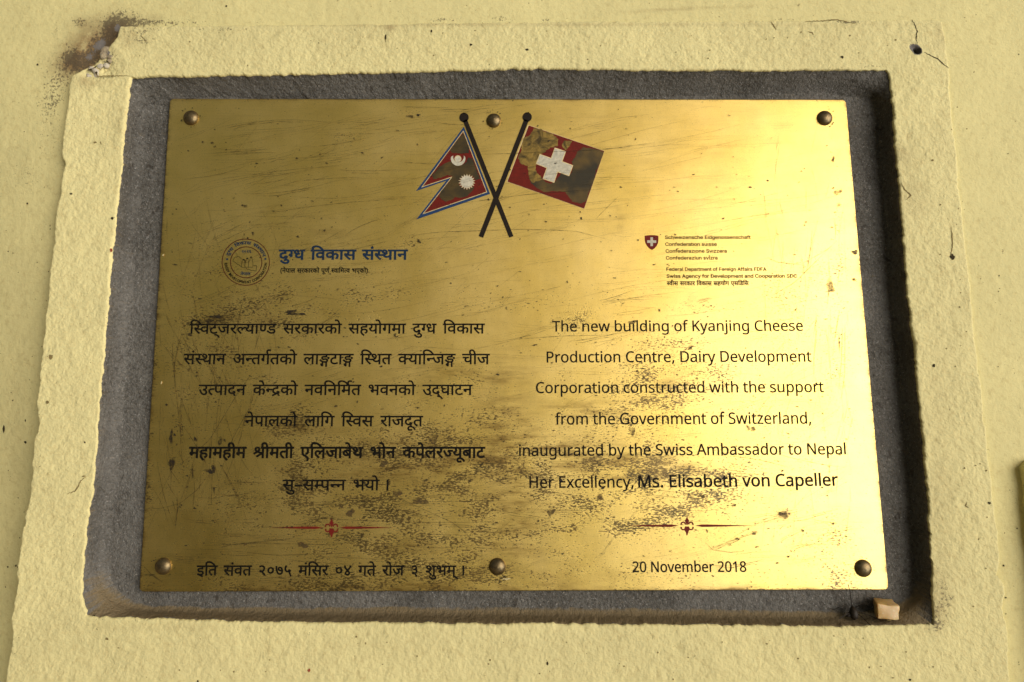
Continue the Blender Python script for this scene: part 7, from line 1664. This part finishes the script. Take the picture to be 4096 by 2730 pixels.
surf_spots('black_specks', [(1884, 181, 6, 4), (1542, 150, 4, 9), (*cl(345, 93), 5, 4), (*cl(542, 210), 5, 6), (*cl(410, 1290), 3, 4), (1726, 127, 4, 5), (2109, 201, 6, 4), (*c2(662, 518), 6, 5), (*c6(497, 395), 10, 12),
                            (*c3(845, 2000 - 2030 + 1000), 4, 3), (*c6(408, 920), 6, 8), (3955, 2013, 6, 5), (500, 2520, 0.1, 0.1), (2190, 2655, 4, 7), (*c3(1775, 1557), 4, 4), (3640, 2720, 5, 4)], M_CRACK, surround, 'b')
surf_spots('brown_specks', [(*cl(248, 878), 8, 10), (*cl(230, 1097), 6, 8), (*c3(960, 1178), 7, 5), (2350, 240, 3, 2), (1960, 2640, 4, 4), (*c2(1470, 1440), 5, 4), (380, 570, 6, 4)] +
           [(rnd.uniform(120, 3950), rnd.uniform(2540, 2720), rnd.uniform(1.5, 4), rnd.uniform(1.5, 4)) for _ in range(35)] +
           [(rnd.uniform(520, 3700), rnd.uniform(110, 265), rnd.uniform(1.5, 3.5), rnd.uniform(1.5, 3.5)) for _ in range(25)] +
           [(rnd.uniform(0.0, 1.0) * 190 + 3720 + (y_ - 700) * 0.085, y_, rnd.uniform(1.5, 4), rnd.uniform(1.5, 4)) for y_ in [rnd.uniform(400, 2450) for _ in range(20)]], M_CRACKL, surround, 'b')
surf_spots('red_specks', [(1236, 2683, 6, 7), (*cl(540, 365), 6, 7)], flat_mat('red_paint_fleck', (0.33, 0.07, 0.03), 0.7), surround, 'b', 0.0005)
surf_spots('wall_specks', [(0, 1715, 5, 16), (91, 1770, 6, 5), (48, 2268, 5, 4), (*cl(127, 135), 4, 4), (*cl(197, 827), 4, 3), (92, 1683, 3, 5), (148, 257, 5, 4), (905, 24, 4, 4), (4013, 2263, 4, 4), (4021, 2391, 4, 3), (*c3(30, 545), 5, 4)] +
           [(rnd.uniform(0, 200), rnd.uniform(300, 2700), rnd.uniform(1, 3), rnd.uniform(1, 3)) for _ in range(30)] +
           [(rnd.uniform(3990, 4090), rnd.uniform(200, 2700), rnd.uniform(1, 3), rnd.uniform(1, 3)) for _ in range(14)], M_CRACK, wall, 'w')

# ---- lumps in the broken corner
def rock(name, c, size, seed, mat, parent, squash=(1, 1, 1), sub=3):
    import bmesh
    bm = bmesh.new()
    bmesh.ops.create_icosphere(bm, subdivisions=sub, radius=1.0)
    co = np.array([v.co[:] for v in bm.verts])
    rr = np.random.RandomState(seed)
    d = np.ones(len(co))
    for _ in range(9):                                 # flat facets
        nrm_ = rr.randn(3)
        nrm_ /= np.linalg.norm(nrm_)
        h_ = rr.uniform(.55, .9)
        dd_ = co @ nrm_
        co = co - np.outer(np.maximum(dd_ - h_, 0), nrm_)
    co += 0.05 * rr.randn(*co.shape) * (sub < 4)
    co = co * np.array(squash) * size + np.array(c)
    for v, q in zip(bm.verts, co):
        v.co = q
    me = bpy.data.meshes.new(name)
    bm.to_mesh(me)
    bm.free()
    me.polygons.foreach_set('use_smooth', [True] * len(me.polygons))
    me.materials.append(mat)
    o = bpy.data.objects.new(name, me)
    COL.objects.link(o)
    o.parent = parent
    o.matrix_parent_inverse = Matrix.Translation(-parent.location)
    return o


def lump_mat(name, a_, b_):
    t = NT(name)
    n = t.noise(260, 5, 0.7)
    t.l(t.mix(t.ramp(n, 0.35, 0.65), a_, b_), t.b.inputs['Base Color'])
    t.b.inputs['Roughness'].default_value = 0.9
    t.l(t.bump(n, 0.8, 0.0012), t.b.inputs['Normal'])
    return t.m


M_MORTAR = lump_mat('crumbled_mortar', (0.13, 0.10, 0.07), (0.42, 0.35, 0.22))
M_WHITEP = lump_mat('white_plaster_core', (0.42, 0.37, 0.28), (0.66, 0.60, 0.46))
for k, (x, y, s_, mt) in enumerate([(420, 203, .0052, M_MORTAR), (408, 219, .0040, M_MORTAR), (437, 222, .0036, M_MORTAR), (432, 240, .0030, M_MORTAR), (378, 285, .0050, M_WHITEP), (362, 275, .0034, M_WHITEP),
                                    (352, 300, .0036, M_WHITEP), (384, 304, .0036, M_WHITEP), (396, 262, .0030, M_WHITEP), (420, 258, .0028, M_WHITEP)]):
    c_ = P(x, y, YF)
    rock('mortar_lump', (c_[0], YF + 0.0028, c_[2]), s_, 100 + k, mt, surround, (1, .8, 1))

# ---------------------------------------------------------------- the little cube on the ledge
def stone_mat():
    t = NT('waxy_beige_stone')
    n = t.noise(60, 4, 0.6)
    c = t.mix(t.ramp(n, 0.35, 0.65), (0.52, 0.33, 0.11), (0.60, 0.45, 0.22))
    c = t.mix(t.ramp(t.noise(420, 3), 0.62, 0.72, 0, 0.5), c, (0.68, 0.58, 0.36))
    t.l(c, t.b.inputs['Base Color'])
    t.b.inputs['Roughness'].default_value = 0.42
    t.b.inputs['Subsurface Weight'].default_value = 0.5
    t.b.inputs['Subsurface Radius'].default_value = (1.0, 0.5, 0.2)
    t.b.inputs['Subsurface Scale'].default_value = 0.004
    t.l(t.bump(t.noise(200, 4), 0.3, 0.001), t.b.inputs['Normal'])
    return t.m


def make_cube():
    import bmesh
    K4 = lambda x, y: (3072 + x * .4464, 2030 + y * .4464)
    yf_, yb_ = -0.0125, 0.001
    q = lambda x, y, d: P(*K4(x, y), d)
    # front face, then the back face narrower and further up
    fr = [q(985, 1003, yf_), q(1172, 1016, yf_), q(1184, 885, yf_), (q(978, 866, yf_))]
    zlo = min(fr[0][2], fr[1][2])
    bk0 = q(938, 805, yb_)
    bk1 = q(1112, 822, yb_)
    bkl = np.array([bk0[0], yb_, zlo + 0.001])
    bkr = np.array([bk1[0] + 0.002, yb_, zlo + 0.001])
    vs = fr + [bkl, bkr, bk1, bk0]
    bm = bmesh.new()
    v = [bm.verts.new(tuple(map(float, p))) for p in vs]
    for f in ((0, 1, 2, 3), (5, 4, 7, 6), (4, 0, 3, 7), (1, 5, 6, 2), (3, 2, 6, 7), (4, 5, 1, 0)):
        bm.faces.new([v[i] for i in f])
    bmesh.ops.recalc_face_normals(bm, faces=bm.faces)
    bmesh.ops.bevel(bm, geom=list(bm.edges), offset=0.0011, segments=3, profile=0.6, affect='EDGES')
    bmesh.ops.subdivide_edges(bm, edges=list(bm.edges), cuts=3, use_grid_fill=True)
    bm.normal_update()
    for w in bm.verts:
        c = w.co
        n_ = math.sin(c.x * 700 + c.z * 300) * math.sin(c.z * 640) * 0.0004 + math.sin(c.x * 310 + 1.3) * math.cos(c.z * 270 + c.y * 400) * 0.0005
        w.co = c + w.normal * n_
    me = bpy.data.meshes.new('beige_stone_cube')
    bm.to_mesh(me)
    bm.free()
    me.polygons.foreach_set('use_smooth', [True] * len(me.polygons))
    me.materials.append(stone_mat())
    o = bpy.data.objects.new('beige_stone_cube', me)
    COL.objects.link(o)
    o['label'] = 'small waxy beige cube lying on the recess ledge below the plaque\'s right end'
    o['category'] = 'stone'


make_cube()

# ---------------------------------------------------------------- dead insect on the ledge
K4 = lambda x, y: (3072 + x * .4464, 2030 + y * .4464)
ic = P(*K4(765, 950), -0.004)
bug = empty('dead_insect', tuple(ic), 'dried dark insect with long thin legs beside the beige cube on the ledge', 'insect')
M_BUG = flat_mat('dry_insect_shell', (0.020, 0.014, 0.008), 0.6, 0.3, 0, 0.5, 900)


def tube(pts, rads, n=8):
    vs, fs = [], []
    pts = [np.array(p, float) for p in pts]
    for i, p in enumerate(pts):
        d = pts[min(i + 1, len(pts) - 1)] - pts[max(i - 1, 0)]
        d /= np.linalg.norm(d) + 1e-12
        u = np.cross(d, [0.3, 0.9, 0.2])
        u /= np.linalg.norm(u)
        w = np.cross(d, u)
        for k in range(n):
            a_ = 2 * math.pi * k / n
            vs.append(p + (u * math.cos(a_) + w * math.sin(a_)) * rads[i])
    for i in range(len(pts) - 1):
        for k in range(n):
            fs.append((i * n + k, i * n + (k + 1) % n, (i + 1) * n + (k + 1) % n, (i + 1) * n + k))
    fs.append(tuple(range(n))[::-1])
    fs.append(tuple((len(pts) - 1) * n + k for k in range(n)))
    return vs, fs


def bpt(x, y, d):
    return P(*K4(x, y), d)


vs, fs = tube([bpt(752, 880, -.002), bpt(758, 905, -.003), bpt(765, 935, -.004), bpt(768, 965, -.0045), bpt(778, 990, -.004), bpt(784, 1002, -.0035)], [.0006, .0022, .0032, .0034, .0026, .0008], 12)
mesh_obj('body', vs, fs, M_BUG, bug, smooth=True)
vs, fs = tube([bpt(740, 950, -.003), bpt(720, 968, -.004), bpt(702, 978, -.0045)], [.0018, .0016, .0005], 8)
mesh_obj('wing', vs, fs, M_BUG, bug, smooth=True)
for lg in ([(750, 885, -.002), (742, 820, -.004), (738, 770, -.005), (715, 680, -.004)], [(742, 912, -.003), (680, 886, -.006), (640, 895, -.006), (595, 916, -.004), (540, 905, -.002)],
           [(785, 895, -.003), (820, 878, -.006), (860, 862, -.007), (925, 872, -.006)], [(795, 945, -.004), (850, 948, -.007), (910, 970, -.008), (980, 1000, -.0125), (1060, 1004, -.0138), (1170, 1018, -.0138)],
           [(800, 950, -.004), (850, 990, -.008), (890, 1030, -.011), (930, 1066, -.015)], [(735, 945, -.004), (690, 965, -.006), (660, 985, -.008), (628, 1005, -.010)]):
    p_ = [bpt(*q) for q in lg]
    p_ = resample(np.array(p_ + [p_[-1] + 1e-6]), 14)
    vs, fs = tube(list(p_), [0.00028] * len(p_), 5)
    mesh_obj('leg', vs, fs, M_BUG, bug)
